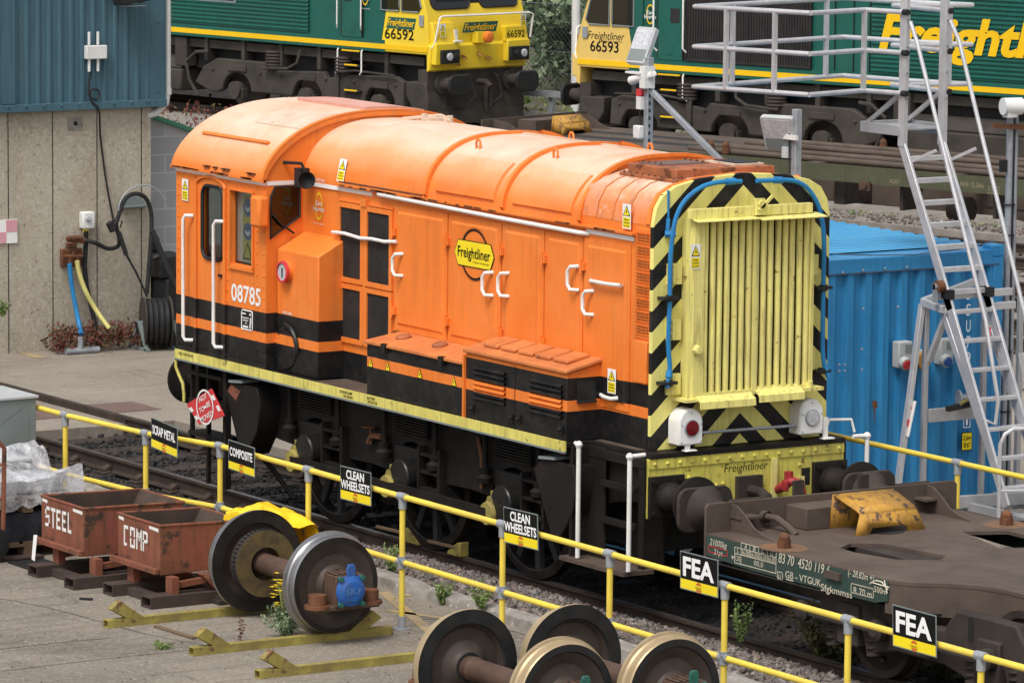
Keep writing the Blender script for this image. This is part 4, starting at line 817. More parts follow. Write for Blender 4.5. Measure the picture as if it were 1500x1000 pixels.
# ---- battery and equipment boxes on the running plate
for s in (-1, 1):
    y0, y1 = (s * .89, s * 1.275)
    m = MB(); m.prism([(y0, DZ), (y1, DZ), (y1, 1.905), (y0, 1.97)], (-4.30, 0, 0), Y_, Z_, (1.70, 0, 0)); b1 = P('battery_box', m, 'orange', bevel=.006)
    m = MB(); m.prism([(y0, 1.972), (s * 1.30, 1.907), (s * 1.30, 1.937), (y0, 2.0)], (-4.32, 0, 0), Y_, Z_, (1.73, 0, 0)); ld = P('lid', m, 'faded', b1, bevel=.006)
    for x in (-4.02, -3.38, -2.75):
        m = MB(); m.lathe([(0, .035), (.06, .03), (.075, .015), (.075, 0)], (x, s * 1.05, 1.975), (0, -s * .15 * -1, 1), 16); P('filler_cap', m, 'rustplate', ld)
    m = MB()
    for x in (-3.95, -2.95): m.box(x - .035, x + .035, s * 1.30 - .02, s * 1.30 + .02, 1.86, 1.945)
    for x in (-4.26, -4.0, -3.7, -3.4, -3.1, -2.8):
        for z in (1.50, 1.87): m.sphere((x, s * 1.277, z), .011, 6)
    P('lid_catch', m, 'orange', b1)
    if s < 0:
        for k, (u, v) in enumerate(()): pass
    m = MB(); m.prism([(y0, DZ), (y1, DZ), (y1, 2.02), (y0, 2.11)], (-2.575, 0, 0), Y_, Z_, (1.65, 0, 0)); b2 = P('equipment_box', m, 'orange', bevel=.008)
    m = MB(); m.prism([(y0, 2.112), (s * 1.30, 2.022), (s * 1.30, 2.062), (y0, 2.155)], (-2.60, 0, 0), Y_, Z_, (1.70, 0, 0)); ld = P('lid', m, 'faded', b2, bevel=.012)
    for k in range(5):
        x = -2.42 + k * .285; m = MB(); m.prism([(s * .955, 2.135), (s * 1.195, 2.09), (s * 1.195, 2.125), (s * .955, 2.17)], (x, 0, 0), Y_, Z_, (.24, 0, 0)); P('cell_cover', m, 'faded', ld, bevel=.01)
    for x0 in (-2.42, -1.50):
        m = MB()
        for k in range(7):
            z = 1.62 + k * .045; m.quadstrip([[(x, s * (1.276 + d), z + h) for x in (x0, x0 + .02, x0 + .5, x0 + .52)] for d, h in ((0, .036), (.022, .028), (.026, .012), (.012, 0), (0, .002))])
        P('louvre', m, 'orange', b2)
    m = MB()
    for x, z in ((-2.45, 1.53), (-1.80, 1.53), (-1.68, 1.53), (-1.0, 1.53)): m.box(x - .035, x + .035, s * 1.283 - .012, s * 1.283 + .012, z - .035, z + .035); m.cyl((x - .02, s * 1.29, z), (x + .02, s * 1.29, z), .018, 6)
    m.box(-1.757, -1.751, s * 1.277 - .002, s * 1.277 + .002, DZ, 2.0); P('box_hinge', m, 'blackp', b2)
    m = MB(); m.box(-2.600, -2.575, s * 1.277 - .02, s * 1.277 + .012, DZ, 2.0); P('divider', m, 'orange_plain', b2)
    m = MB(); m.box(-.924, -.914, min(s * .98, s * 1.17), max(s * .98, s * 1.17), 1.78, 1.95, 0); m.box(-.924, -.89, min(s * .98, s * 1.17), max(s * .98, s * 1.17), 1.765, 1.78, 0); P('end_pocket', m, 'rubber', b2)
# ---- nose
np_ = [(-.93, DZ), (.93, DZ), (.93, 3.38), (.90, 3.52), (.83, 3.63), (.70, 3.70), (.45, 3.755), (0, 3.785), (-.45, 3.755), (-.70, 3.70), (-.83, 3.63), (-.90, 3.52), (-.93, 3.38)]
m = MB(); m.prism(np_, (NX - .05, 0, 0), Y_, Z_, (.05, 0, 0)); ns = P('nose_plate', m, 'wasp', bevel=.006)
RX = .06
m = MB(); m.panel([-.63, -.525, -.01, .03, .595, .63], [1.885, 1.93, 3.40, 3.42], {(1, 1), (3, 1)}, (RX, 0, 0), Y_, Z_, (-.05, 0, 0))
for y in (-.63, .615): m.box(NX, RX - .051, y, y + .015, 1.886, 3.419)
m.box(NX, RX - .051, -.614, .614, 3.406, 3.419); m.box(NX, RX - .051, -.614, .614, 1.886, 1.90); rd = P('radiator_frame', m, 'lemon')
m = MB(); m.box(NX + .001, NX + .02, -.615, .615, 1.90, 3.405); P('radiator_core', m, 'rubber', rd)
for k in range(15):
    y = -.497 + k * 1.065 / 14 + rnd(-.004, .004); m = MB(); a = math.radians(38)
    m.tube([(RX - .035, y, 1.93), (RX - .033, y + rnd(-.004, .004), 2.6), (RX - .035, y, 3.40)], .028, 10); m.bar((RX - .06, y + .026, 1.93), (RX - .06, y + .026, 3.40), .006, .05, (math.cos(a), -math.sin(a), 0)); P('shutter_slat', m, 'lemon', rd, label='rust-browned slat' if k in (12, 13) else None)
m = MB(); m.box(RX - .05, RX + .008, -.68, .60, 3.43, 3.515); m.prism([(RX - .05, 0), (RX + .10, -.015), (RX + .10, -.027), (RX - .05, -.012)], (0, -.66, 3.435), X_, Z_, (0, .64, 0)); m.prism([(RX - .05, 0), (RX + .13, -.02), (RX + .13, -.032), (RX - .05, -.012)], (0, -.015, 3.43), X_, Z_, (0, .69, 0)); hd = P('radiator_hood', m, 'lemon', rd, bevel=.003)
m = MB(); m.cyl((RX + .01, .03, 3.53), (RX + .06, .03, 3.53), .035, 8); m.bar((RX + .05, .0, 3.48), (RX + .05, .14, 3.60), .02, .025); m.box(RX, RX + .04, -.02, .07, 3.44, 3.58); P('hood_catch', m, 'lemon', hd)
for y0, y1, dz in ((-.60, -.02, 0), (.02, .50, .02)):
    m = MB(); m.prism([(RX - .04, 1.93), (RX + .075, 1.86), (RX + .08, 1.80), (RX + .068, 1.80), (RX + .063, 1.852), (RX - .04, 1.915)], (0, y0, dz), X_, Z_, (0, y1 - y0, 0)); P('drip_flap', m, 'lemon', rd)
m = MB(); m.box(RX - .1, RX + .05, .52, .72, 1.88, 1.91); m.cyl((RX, .6, 1.91), (RX, .6, 1.96), .03, 8); m.box(NX, RX + .03, -.72, -.6, 1.86, 1.885); P('shutter_bracket', m, 'lemon', rd)
for y, z in ((-.72, 2.95), (-.72, 2.0), (-.72, 3.02 - .55), (.72, 2.95), (.70, 2.1)):
    m = MB(); m.box(NX, NX + .035, y - .07, y + .07, z - .09, z + .09); m.cyl((NX + .04, y - .02, z - .08), (NX + .04, y - .02, z + .08), .018, 8); m.sphere((NX + .04, y - .05, z + .03), .018, 6); m.sphere((NX + .04, y - .05, z - .03), .018, 6); P('radiator_hinge', m, 'lemon', rd)
m = MB(); k = (0.065, -0.646, 2.307); m.lathe([(.0, .05), (.035, .045), (.045, 0)], (RX, -.60, k[2]), (1, 0, 0), 8); P('shutter_knob', m, 'lemon', rd)
HX = -.07
for pts in ([(-0.07, -0.064, 3.717), (-0.07, -0.179, 3.722), (-0.07, -0.35, 3.717), (-0.07, -0.505, 3.677), (-0.07, -0.645, 3.584), (-0.07, -0.728, 3.465), (-0.07, -0.768, 3.315), (-0.07, -0.792, 3.082), (-0.07, -0.793, 2.73), (-0.07, -0.802, 2.378), (-0.07, -0.784, 2.171), (-0.07, -0.79, 2.094), (-0.05, -0.823, 1.981)], [(-0.07, 0.094, 3.716), (-0.07, 0.325, 3.711), (-0.07, 0.492, 3.698), (-0.07, 0.625, 3.639), (-0.07, 0.73, 3.521), (-0.07, 0.791, 3.381), (-0.07, 0.825, 3.177), (-0.07, 0.827, 2.758), (-0.07, 0.83, 2.278), (-0.07, 0.841, 2.127), (-0.06, 0.857, 2.036), (-0.04, 0.881, 1.959)]):
    m = MB(); m.tube(sm(pts, 3), .021, 8)
    for i in (1, len(pts) - 2): m.cyl(Vector(pts[i]) - (Vector(pts[i + 1]) - Vector(pts[i])) * .25, Vector(pts[i]) + (Vector(pts[i + 1]) - Vector(pts[i])) * .25, .031, 10)
    bp_ = P('blue_air_pipe', m, 'bluehose')
    m = MB()
    for z in (3.0 - .25, 2.02): m.box(NX, -.03, pts[8][1] - .09, pts[8][1] + .07, z - .012, z + .012); m.cyl((-.07, pts[8][1], z - .025), (-.07, pts[8][1], z + .025), .036, 10)
    P('pipe_clip', m, 'rubber', bp_)
m = MB(); m.tube([(-0.13, -0.782, 3.667), (-0.13, -0.777, 3.333)], .012, 6); m.tube([(-0.13, -0.778, 3.427), (-0.12, -0.79, 3.323)], .02, 8); m.tube([(-0.12, -0.818, 3.295), (-0.07, -0.739, 3.296)], .03, 8); P('blue_tap', m, 'bluehose')
# lamps
for nm, k, lens, lab in (('a', (0.03, -0.631, 1.635), 'red', 'white lamp housing with round red lens'), ('b', (0.03, 0.646, 1.635), 'lens', 'white lamp housing with round clear lens')):
    y, z = k[1], k[2]; m = MB(); o = [(-.125, -.15), (.125, -.15), (.125, .04)] + [(.125 * math.cos(a), .04 + .125 * math.sin(a)) for a in [math.pi * i / 12 for i in range(1, 12)]] + [(-.125, .04)]
    m.prism(o, (NX, y, z), Y_, Z_, (.17, 0, 0)); lp = P('lamp', m, 'white', label=lab, bevel=.012)
    m = MB(); m.prism([(a * .9, b * .92 + .002) for a, b in o], (.041, y, z), Y_, Z_, (.006, 0, 0)); P('lamp_front', m, 'white_clean', lp)
    m = MB(); m.lathe([(.074, .0), (.074, .016), (.066, .02), (0, .024)], (.044, y, z + .0), (1, 0, 0), 24, [1, 1, 0]); P('lamp_lens', m, [lens, 'galv'], lp)
    m = MB()
    for a, b in ((0, .13), (-.1, -.12), (.1, -.12), (.1, .03), (-.1, .03)): m.sphere((.048, y + a, z + b), .008, 6)
    P('screw', m, 'galv', lp)
m = MB(); a, q = (0, -0.51, 1.576), (0, 0.501, 1.569); m.cyl(a, q, .014, 8); P('lamp_conduit', m, 'galv')
for k in ((0.03, -0.65, 1.465), (0.03, 0.811, 1.467)): m = MB(); m.box(.012, .03, k[1] - .03, k[1] + .025, DZ + .01, DZ + .19); m.box(.0, .07, k[1] - .05, k[1] + .07, DZ - .0, DZ + .014); P('lamp_iron', m, 'white', bevel=.004)
m = MB(); m.tube([(-.2, .95, DZ), (-.18, 1.0, DZ + .13), (-.1, 1.18, DZ + .13), (-.08, 1.2, DZ + .02)], .014, 6); P('coupling_rod_bracket', m, 'white')
# ---- front beam, buffers, coupling gear
m = MB(); m.box(-.03, 0, -1.04, 1.03, .87, 1.385); bm = P('buffer_beam', m, 'beam', bevel=.004)
m = MB(); m.box(0.0005, .012, -1.035, 1.025, 1.30, 1.384); P('top_strip', m, 'beam', bm)
m = MB()
for i in range(16): m.sphere((.012, -.98 + i * .13, 1.34), .018, 8)
for y, z in ((-.62, 1.20), (-.62, 1.12), (-.4, 1.11), (-.33, 1.11), (-.26, 1.12), (.55, 1.22), (-.95, 1.22), (-.97, .95), (.95, 1.2), (-.55, .95), (.5, .95), (-.9, 1.02)): m.sphere((.0, y, z), .018, 8)
P('rivets', m, 'beam', bm, kind='stuff')
for y in (-.63, .62): m = MB(); m.box(.0005, .003, y - .045, y + .045, 1.04, 1.19); P('slot', m, 'rubber', bm)
m = MB(); m.text('Freightliner', (.0025, -.25, 1.215), Y_, Z_, .075, .46, -.006, .18, thick=.001); P('lettering', m, 'inkblack', bm)
def buffer(x, sgn, y, par, mt='black', z=1.055, r=.235, L=.5, wide=False):
    m = MB(); m.box(min(x, x + sgn * .04), max(x, x + sgn * .04), y - .18, y + .18, z - .18, z + .18)
    m.lathe([(.13, .0), (.13, .08), (.10, .16), (.10, L - .18), (.085, L - .18), (.085, L - .04)], (x + sgn * .04, y, z), (sgn, 0, 0), 20)
    for a in (-1, 1):
        for b in (-1, 1): m.cyl((x, y + a * .14, z + b * .14), (x + sgn * .06, y + a * .14, z + b * .14), .022, 8)
    bu = part('buffer', m, mt, par, bevel=.006)
    m = MB()
    if wide: m.prism(rr(.55, .38, .1, 6, y, z), (x + sgn * L, 0, 0), Y_, Z_, (sgn * .045, 0, 0)); m.lathe([(.09, -.2), (.11, -.1), (.20, 0)], (x + sgn * L, y, z), (sgn, 0, 0), 20)
    else: m.lathe([(0.09, -.06), (r * .7, -.02), (r, 0), (r, .03), (r * .7, .045), (0, .05)], (x + sgn * L, y, z), (sgn, 0, 0), 28)
    part('buffer_head', m, mt, bu, bevel=.008 if wide else 0); return bu
for y in (-.8635, .8635): buffer(0, 1, y, LO, 'black', L=.46); buffer(-7.97, -1, y, LO, 'black', L=.46, r=.25)
m = MB(); m.box(-7.97, -7.94, -1.04, 1.04, .87, 1.385); P('rear_beam', m, 'black')
m = MB(); m.box(0, .05, -.13, .13, .95, 1.17); m.tube([(0.02, 0, 1.05), (.2, 0, 1.05), (.3, 0, 1.02), (.33, 0, .94), (.26, 0, .9)], .045, 8); P('coupling_hook', m, 'wagon_dark')
m = MB(); m.tube([(.28, -.05, 1.0), (.5, -.07, .86), (.85, -.07, .86), (1.08, -.04, 1.0)], .02, 6); m.tube([(.28, .05, 1.0), (.5, .07, .86), (.85, .07, .86), (1.08, .04, 1.0)], .02, 6); m.cyl((.5, -.1, .86), (.5, .1, .86), .04, 8); P('coupling_shackle', m, 'wagon_dark')
m = MB(); m.tube([(.01, .30, 1.02), (.10, .31, 1.06), (.17, .34, 1.12), (.22, .40, 1.10), (.24, .42, 1.0)], [.035, .045, .045, .04, .035], 10); m.box(.13, .19, .27, .31, 1.03, 1.13); m.cyl((.15, .33, 1.1), (.15, .33, 1.2), .04, 8); hc = P('air_cock', m, 'cockred', bevel=.01)
m = MB(); m.tube([(.24, .42, 1.0), (.27, .43, .85), (.45, .40, .66), (.75, .30, .62), (1.0, .22, .78)], .035, 8); P('air_hose', m, 'rubber', hc)
for y in (.27, .56): m = MB(); m.box(.005, .03, y - .03, y + .03, .95, 1.30 if y < .3 else 1.12); P('pipe_bracket', m, 'lemon', bm)
m = MB(); m.tube([(.02, -.28, 1.02), (.1, -.27, .95), (.14, -.25, .85)], .035, 8); P('air_hose', m, 'rubber')
# white handrails and steps
for s in (-1, 1):
    for x, arm in ((-.755, -.08), (.035, -.12 if 0 else .0)):
        m = MB(); m.tube([(x, s * 1.255, .44), (x, s * 1.255, 1.425)], .021, 8); m.sphere((x, s * 1.255, 1.43), .035, 8); m.tube([(x, s * 1.255, 1.43), (x - (.06 if x < -.5 else .0), s * (1.25 if x < -.5 else 1.10), 1.435)], .019, 8); P('step_handrail', m, 'white', label='chipped white step handrail')
    y0, y1 = s * 1.04, s * 1.24
    m = MB(); m.box(-.90, -.62, s * 1.06 - .01, s * 1.06 + .01, .42, 1.40); m.box(-.92, -.88, min(y0, y1), max(y0, y1), .42, 1.39); m.box(-.10, -.02, s * 1.06 - .01, s * 1.06 + .01, .42, 1.385); m.box(-.898, -.032, s * 1.05 - .026, s * 1.05 + .026, 1.30, 1.3835)
    for z in (.76, 1.08): m.box(-.62, -.10, s * 1.09 - .03, s * 1.09 + .02, z, z + .055)
    st = P('step_unit', m, 'black', bevel=.004)
    m = MB(); m.box(-.98, .02, min(s * .98, s * 1.30), max(s * .98, s * 1.30), .395, .43); P('bottom_step', m, 'tread', st)
    m = MB(); m.box(-.62, -.10, s * .80 - .01, s * .80 + .01, .45, 1.385); P('step_back', m, 'black', st)
    m = MB()
    for z in (.60, .92, 1.2): m.box(-7.83, -7.15, min(s * 1.0, s * 1.22), max(s * 1.0, s * 1.22), z, z + .04)
    for x in (-7.83, -7.5, -7.15): m.box(x, x + .035, s * 1.18 - .02, s * 1.18 + .02, .15 if x == -7.5 else .55, 1.38)
    m.box(-7.11, -7.05, s * 1.2 - .03, s * 1.2 + .03, .15, 1.38); P('rear_steps', m, 'black')
# ---- underframe
AX = (-3.91 - 1.7525, -3.91, -3.91 + 1.7525); R = .686
sk = [(-.56, .0)]
for s in (-1, 1):
    poly = [(-7.6, 1.385), (-7.6, 1.0), (-6.9, .80)]
    for ax in AX:
        poly += [(ax - .75, .72), (ax - .42, .70)] + [(ax - .40 * math.cos(a), .62 + .40 * math.sin(a)) for a in [math.pi * i / 10 for i in range(2, 9)]] + [(ax + .42, .70)]
    poly += [(-1.1, .78), (-.5, .95), (-.05, 1.0), (-.05, 1.385)]
    m = MB(); m.prism(poly[::-1], (0, s * .98, 0), X_, Z_, (0, s * .03, 0)); P('frame_plate', m, 'black', bevel=.004)
    for ax in AX:
        m = MB(); y = s * .755
        m.lathe([(R - .075, -.065), (R - .01, -.065), (R, -.05), (R + .0, .05), (R - .075, .065), (R - .085, .06), (R - .085, -.06), (R - .075, -.065)], (ax, y, R), (0, s, 0), 56, [0] * 7)
        m.lathe([(0, .11), (.13, .11), (.15, .08), (.15, -.05)], (ax, y, R), (0, s, 0), 20, [1] * 3)
        for k in range(11):
            a = 2 * math.pi * k / 11 + .2; d = Vector((math.cos(a), 0, math.sin(a))); m.bar(Vector((ax, y, R)) + d * .12, Vector((ax, y, R)) + d * (R - .08), .05, .075, d.cross(Vector((0, 1, 0))), 1)
        m.prism([((R - .085) * math.cos(a), (R - .085) * math.sin(a)) for a in [math.radians(20 + 70 * i / 8) for i in range(9)]], (ax, y - .02, R), X_, Z_, (0, .04, 0), 1)
        P('wheel', m, ['tyre', 'spoke'])
        # outside crank boss and oil-wet bearing
        bx_ = ax; m = MB(); m.lathe([(0, .26), (.02, .27), (.155, .265), (.165, .25), (.165, .02), (.19, .0)], (bx_, s * .90, R + .02), (0, s, 0), 32); m.box(bx_ - .30, bx_ + .20, s * .99 - .04, s * .99 + .04, R - .02, R + .28); P('axle_boss', m, 'blackp', bevel=.008)
        cx, cz = ax - .17, R - .09; m = MB(); m.lathe([(0, .03), (.10, .03), (.11, 0), (.11, -.16), (0, -.16)], (cx, s * 1.18, cz), (0, s, 0), 20); m.cyl((cx, s * 1.13, cz + .08), (cx, s * 1.13, cz + .2), .025, 8); m.prism([(-.05, .0), (.05, .0), (.06, .08), (.03, .13), (-.03, .13), (-.06, .08)], (cx, s * 1.10, cz + .02), X_, Z_, (0, s * .07, 0)); P('rod_bearing', m, 'skid', label='greasy yellow rod bearing')
        # spring hangers, ribbed guide and ladder-like guard
        m = MB()
        for dx in (-.42, .48):
            m.cyl((ax + dx, s * 1.06, .95), (ax + dx, s * 1.06, 1.35), .028, 8); m.lathe([(0, 0), (.075, 0), (.085, .05), (.05, .08), (.06, .13), (0, .13)], (ax + dx, s * 1.06, .83), (0, 0, 1), 14)
        m.box(ax + .24, ax + .27, s * 1.06 - .05, s * 1.06 + .05, .55, 1.02); m.box(ax + .56, ax + .60, s * 1.04 - .05, s * 1.04 + .05, .55, 1.02)
        for z in (.62, .78, .94): m.box(ax + .27, ax + .58, s * 1.05 - .05, s * 1.05 + .05, z, z + .025)
        P('spring_gear', m, 'black')
        m = MB()
        for k in range(9): m.box(ax - .3, ax + .32, s * 1.04 - .012, s * 1.04 + .03, 1.08 + k * .026, 1.094 + k * .026)
        P('leaf_spring', m, 'black')
    cp = [Vector((ax - .17, s * 1.19, R - .09)) for ax in AX]; m = MB(); m.bar(cp[0], cp[2], .045, .10); P('coupling_rod', m, 'black'); m = MB(); m.bar(cp[1] + Vector((.15, s * .024, -.04)), cp[2] + Vector((-.35, s * .024, -.04)), .004, .02); P('grease_line', m, 'valance')
    for x0, lab in ((-7.03, 'sandbox hopper with a worn red top edge'), (-1.48, None)):
        m = MB(); m.prism([(x0, 1.12), (x0 + .14, 1.235), (x0 + .62, 1.235), (x0 + .68, 1.10), (x0 + .62, .80), (x0 + .42, .55), (x0 + .30, .55)], (0, s * 1.25, 0), X_, Z_, (0, -s * .26, 0)); sb = P('sandbox', m, 'black', label=lab, bevel=.01)
        m = MB(); m.bar((x0 + .12, s * 1.18, 1.24), (x0 + .38, s * 1.18, 1.262), .2, .025); P('sandbox_lid', m, 'cabinet', sb)
        m = MB(); m.tube([(x0 + .36, s * 1.1, .56), (x0 + .40, s * .95, .4), (x0 + .50, s * .78, .12)], .025, 6); P('sand_pipe', m, 'black', sb)
        if lab: m = MB(); m.decal([(x0 + .06, s * 1.252, 1.13), (x0 + .22, s * 1.252, 1.06), (x0 + .30, s * 1.252, 1.16), (x0 + .12, s * 1.252, 1.21)][::1]); P('red_patch', m, 'skip', sb)
m = MB(); m.box(-7.6, -.2, -.9, .9, 1.0, 1.38); m.box(-6.9, -.6, -.55, .55, .45, 1.0); P('frame_stretcher', m, 'rubber')
m = MB()
for ax in AX: m.cyl((ax, -.9, R), (ax, .9, R), .09, 12)
P('axle', m, 'black')
m = MB(); m.tube([(-4.39, -1.05, 1.004), (-4.576, -1.05, 0.993), (-4.637, -1.05, 0.92)], .03, 6); m.lathe([(.05, 0), (.05, .015), (.09, .02), (.09, .03)], (-4.601, -1.05, 1.054), (0, 0, 1), 10); m.cyl((-4.6, -1.05, 0.912), (-4.601, -1.05, 1.054), .015, 6); P('drain_valve', m, 'rust')
m = MB(); m.tube([(-2.752, -1.03, 1.217), (-2.68, -1.03, 1.04), (-2.675, -1.03, 0.761)], .02, 6); m.tube([(-1.605, -1.22, 1.399), (-1.297, -1.24, 1.363), (-1.012, -1.24, 1.316)], .018, 6); P('pipe', m, 'rust')
# ---- writing and labels on the locomotive
m = MB(); m.text('08785', ((-6.832, -1.292, 2.057)[0], -1.292, (-6.832, -1.292, 2.057)[2] - .015), X_, Z_, .172, .575, .018, thick=.002); P('number', m, 'white_clean')
m = MB(); k = (-6.523, -1.292, 1.878); x, z = k[0], k[2]
m.tube([(x + a, -1.293, z + b) for a, b in rr(.21, .185, .02)], .006, 4, closed=True)
for i, (a, b, w, h) in enumerate(((-.06, .06, .07, .012), (.06, .06, .03, .02), (-.03, .02, .12, .008), (-.03, -.005, .1, .008), (.07, .0, .02, .06), (-.02, -.03, .03, .008), (-.03, -.065, .1, .02), (.06, -.05, .02, .05))): m.box(x + a - w / 2, x + a + w / 2, -1.2945, -1.2915, z + b - h / 2, z + b + h / 2)
P('data_panel', m, 'white_clean')
def logo_zero(par, o, r_, u_, h, ringm, txtm, lines=('Zero', 'Injuries')):
    o, r_, u_ = Vector(o), Vector(r_), Vector(u_); mm = MB(); mm.arc(o, h * .40, h * .47, 0, 2 * math.pi, r_, u_, .002, 32, .52); lg = part('ring_emblem', mm, ringm, par)
    mm = MB(); mm.text(lines[0], o + u_ * h * .02, r_, u_, h * .17, h * .44, .01, thick=.004, align='C'); mm.text(lines[1], o - u_ * h * .17, r_, u_, h * .17, h * .72, .01, thick=.004, align='C'); mm.text("Do that or don't do", o - u_ * h * .62, r_, u_, h * .05, h * .75, thick=.003, align='C'); part('lettering', mm, txtm, lg)
k = (-5.854, -0.89, 3.021); logo_zero(LO, (k[0], -.887, k[2]), X_, Z_, .28, 'signyellow', 'white_clean')
for t, k, w in (('SERVICE TANK', (-5.946, -0.89, 3.255), .2), ):
    m = MB(); m.text(t, (k[0], -.888, k[2] - .0), X_, Z_, .03, w, .008); P('lettering', m, 'white_clean')
k = (-6.02, -1.18, 1.992); m = MB(); m.text('MAIN TANK', (k[0], -1.182, k[2]), X_, Z_, .028, .17, .008); P('lettering', m, 'white_clean')
k = (-2.996, -0.93, 2.841); cx, cz = k[0], k[2]; yy = -.929
m = MB(); m.arc((cx, yy, cz), .213, .232, 0, 2 * math.pi, X_, Z_, .001, 40); m.arc((cx, yy, cz), .238, .242, 0, 2 * math.pi, X_, Z_, .001, 40); rn = P('roundel', m, 'inkblack')
hx = [(-.33, 0), (-.27, .112), (.27, .112), (.33, 0), (.27, -.112), (-.27, -.112)]
m = MB(); m.prism([(a * 1.03, b * 1.07) for a, b in hx], (cx, yy - .001, cz), X_, Z_, (0, -.002, 0), 0); m.prism(hx, (cx, yy - .0035, cz), X_, Z_, (0, -.002, 0), 1); P('roundel_badge', m, ['inkblack', 'signyellow'], rn)
m = MB(); m.text('Freightliner', (cx - .275, yy - .0065, cz - .035), X_, Z_, .10, .55, .012); m.text('A Genesee & Wyoming Company', (cx - .02, yy - .0065, cz - .075), X_, Z_, .018, .28, .003); P('lettering', m, 'inkblack', rn)
def warn(par, o, r_, u_, w, h, name='warning_label', words=('Danger', 'Overhead', 'live wires'), plate=True):
    o, r_, u_ = Vector(o), Vector(r_).normalized(), Vector(u_).normalized(); n_ = r_.cross(u_); q = lambda a, b, d: o + r_ * (a * w) + u_ * (b * h) + n_ * d
    mm = MB()
    if plate:
        mm.decal([q(-.5, -.5, .003), q(.5, -.5, .003), q(.5, .5, .003), q(-.5, .5, .003)], 0); mm.decal([q(-.42, -.45, .0045), q(.42, -.45, .0045), q(.42, -.04, .0045), q(-.42, -.04, .0045)], 1)
        t0, t1 = .02, .44
        for i, wd in enumerate(words): mm.text(wd, q(0, -.155 - .125 * i, .005), r_, u_, h * .075, w * (.6 if i == 0 else .7), .006, align='C', mi=2)
    else: t0, t1 = -.5, .5
    mm.decal([q(-.45, t0, .0045), q(.45, t0, .0045), q(0, t1, .0045)], 2); hh = t1 - t0; mm.decal([q(-.34, t0 + hh * .07, .006), q(.34, t0 + hh * .07, .006), q(0, t1 - hh * .14, .006)], 1)
    mm.decal([q(.05, t0 + hh * .66, .0075), q(-.09, t0 + hh * .36, .0075), q(.02, t0 + hh * .38, .0075), q(-.03, t0 + hh * .14, .0075), q(.10, t0 + hh * .46, .0075), q(.01, t0 + hh * .44, .0075)], 2)
    return part(name, mm, ['white_clean', 'signyellow', 'inkblack'], par)
for o in ((-7.754, -1.292, 3.03), (-0.545, -0.92, 3.413), (-0.732, -0.93, 1.964)): warn(LO, (o[0], o[1] - .004, o[2]), X_, Z_, .13, .215)
k = (-5.423, -0.83, 3.426); i = 4; warn(LO, (k[0], -.889, 3.40), X_, (0, .20, .98), .13, .215)
k = (0.065, -0.624, 3.11); warn(LO, (RX + .001, k[1], k[2]), Y_, Z_, .10, .215)
for u, v in ((0, 0),): pass
for o in ((-4.223, -1.28, 1.724), (-3.918, -1.28, 1.716), (-3.353, -1.28, 1.733), (-2.765, -1.28, 1.723)): warn(LO, (o[0], -1.2765, 1.742), X_, Z_, .10, .095, plate=False)
# sign hung on the locomotive and the wheel chocks
t = thing('stop_board', 'red and white diamond board reading NOT TO BE MOVED on the rear steps', 'sign', (-7.26, -1.34, 0.771))
c = Vector((-7.267, -1.34, 0.945)); A = [Vector((-7.151, -1.34, 1.141)), Vector((-6.891, -1.34, 0.906)), Vector((-7.384, -1.34, 0.755)), Vector((-7.648, -1.34, 0.925))]
m = MB(); m.add([a for a in A] + [a + Vector((0, .012, 0)) for a in A], [(3, 2, 1, 0), (4, 5, 6, 7), (0, 1, 5, 4), (1, 2, 6, 5), (2, 3, 7, 6), (3, 0, 4, 7)]); part('board', m, 'redpaint', t)
rd_ = (A[1] - A[2]).normalized(); ud_ = rd_.cross(Vector((0, 1, 0))) * -1
rd_ = (A[0] - A[3]); rd_ = rd_.normalized(); ud_ = Vector((0, -1, 0)).cross(rd_)
m = MB(); m.arc(c + Vector((0, -.002, 0)), .155, .175, 0, 2 * math.pi, rd_, ud_, .002, 32)
for a, b in ((A[0], A[1]), (A[2], A[3])):
    p0, p1 = a.lerp(b, .22), a.lerp(b, .40); d = (c - (a + b) / 2) * .22; m.decal([v + Vector((0, -.003, 0)) for v in (p0, p1, p1 + d, p0 + d)]); p0, p1 = a.lerp(b, .6), a.lerp(b, .8); m.decal([v + Vector((0, -.003, 0)) for v in (p0, p1, p1 + d, p0 + d)])
for s_, a, b in (('NOT', .0, .09), ('TO', -.07, -.01), ('BE', .08, .0), ('MOVED', .0, -.10)): m.text(s_, c + rd_ * a + ud_ * (b - .02) + Vector((0, -.003, 0)), rd_, ud_, .055, None, .014, align='C')
m.decal([c + rd_ * a + ud_ * b + Vector((0, -.004, 0)) for a, b in ((-.03, -.012), (.03, -.012), (.03, .012), (-.03, .012))]); part('lettering', m, 'white', t)
for nm, x, sg, lab in (('wheel_chock', -4.33, 1, 'yellow wedge wheel chock behind the middle wheel of the orange locomotive'), ('wheel_chock', -3.40, -1, 'yellow wooden wheel chock in front of the middle wheel of the orange locomotive')):
    t = thing(nm, lab, 'wheel chock', (x, -.78, 0)); m = MB(); m.prism([(x - .02 * sg, .0), (x + .22 * sg, .0), (x + .19 * sg, .04), (x + .04 * sg, .13), (x - .02 * sg, .14)], (0, -.82, .003), X_, Z_, (0, .10, 0)); part('wedge', m, 'skid', t, bevel=.01)
    m = MB(); m.tube([(x + .0 * sg, -.80, .08), (x - .50 * sg if sg > 0 else x - .5, -.84, .08)], .018, 6); part('handle', m, 'wood', t)
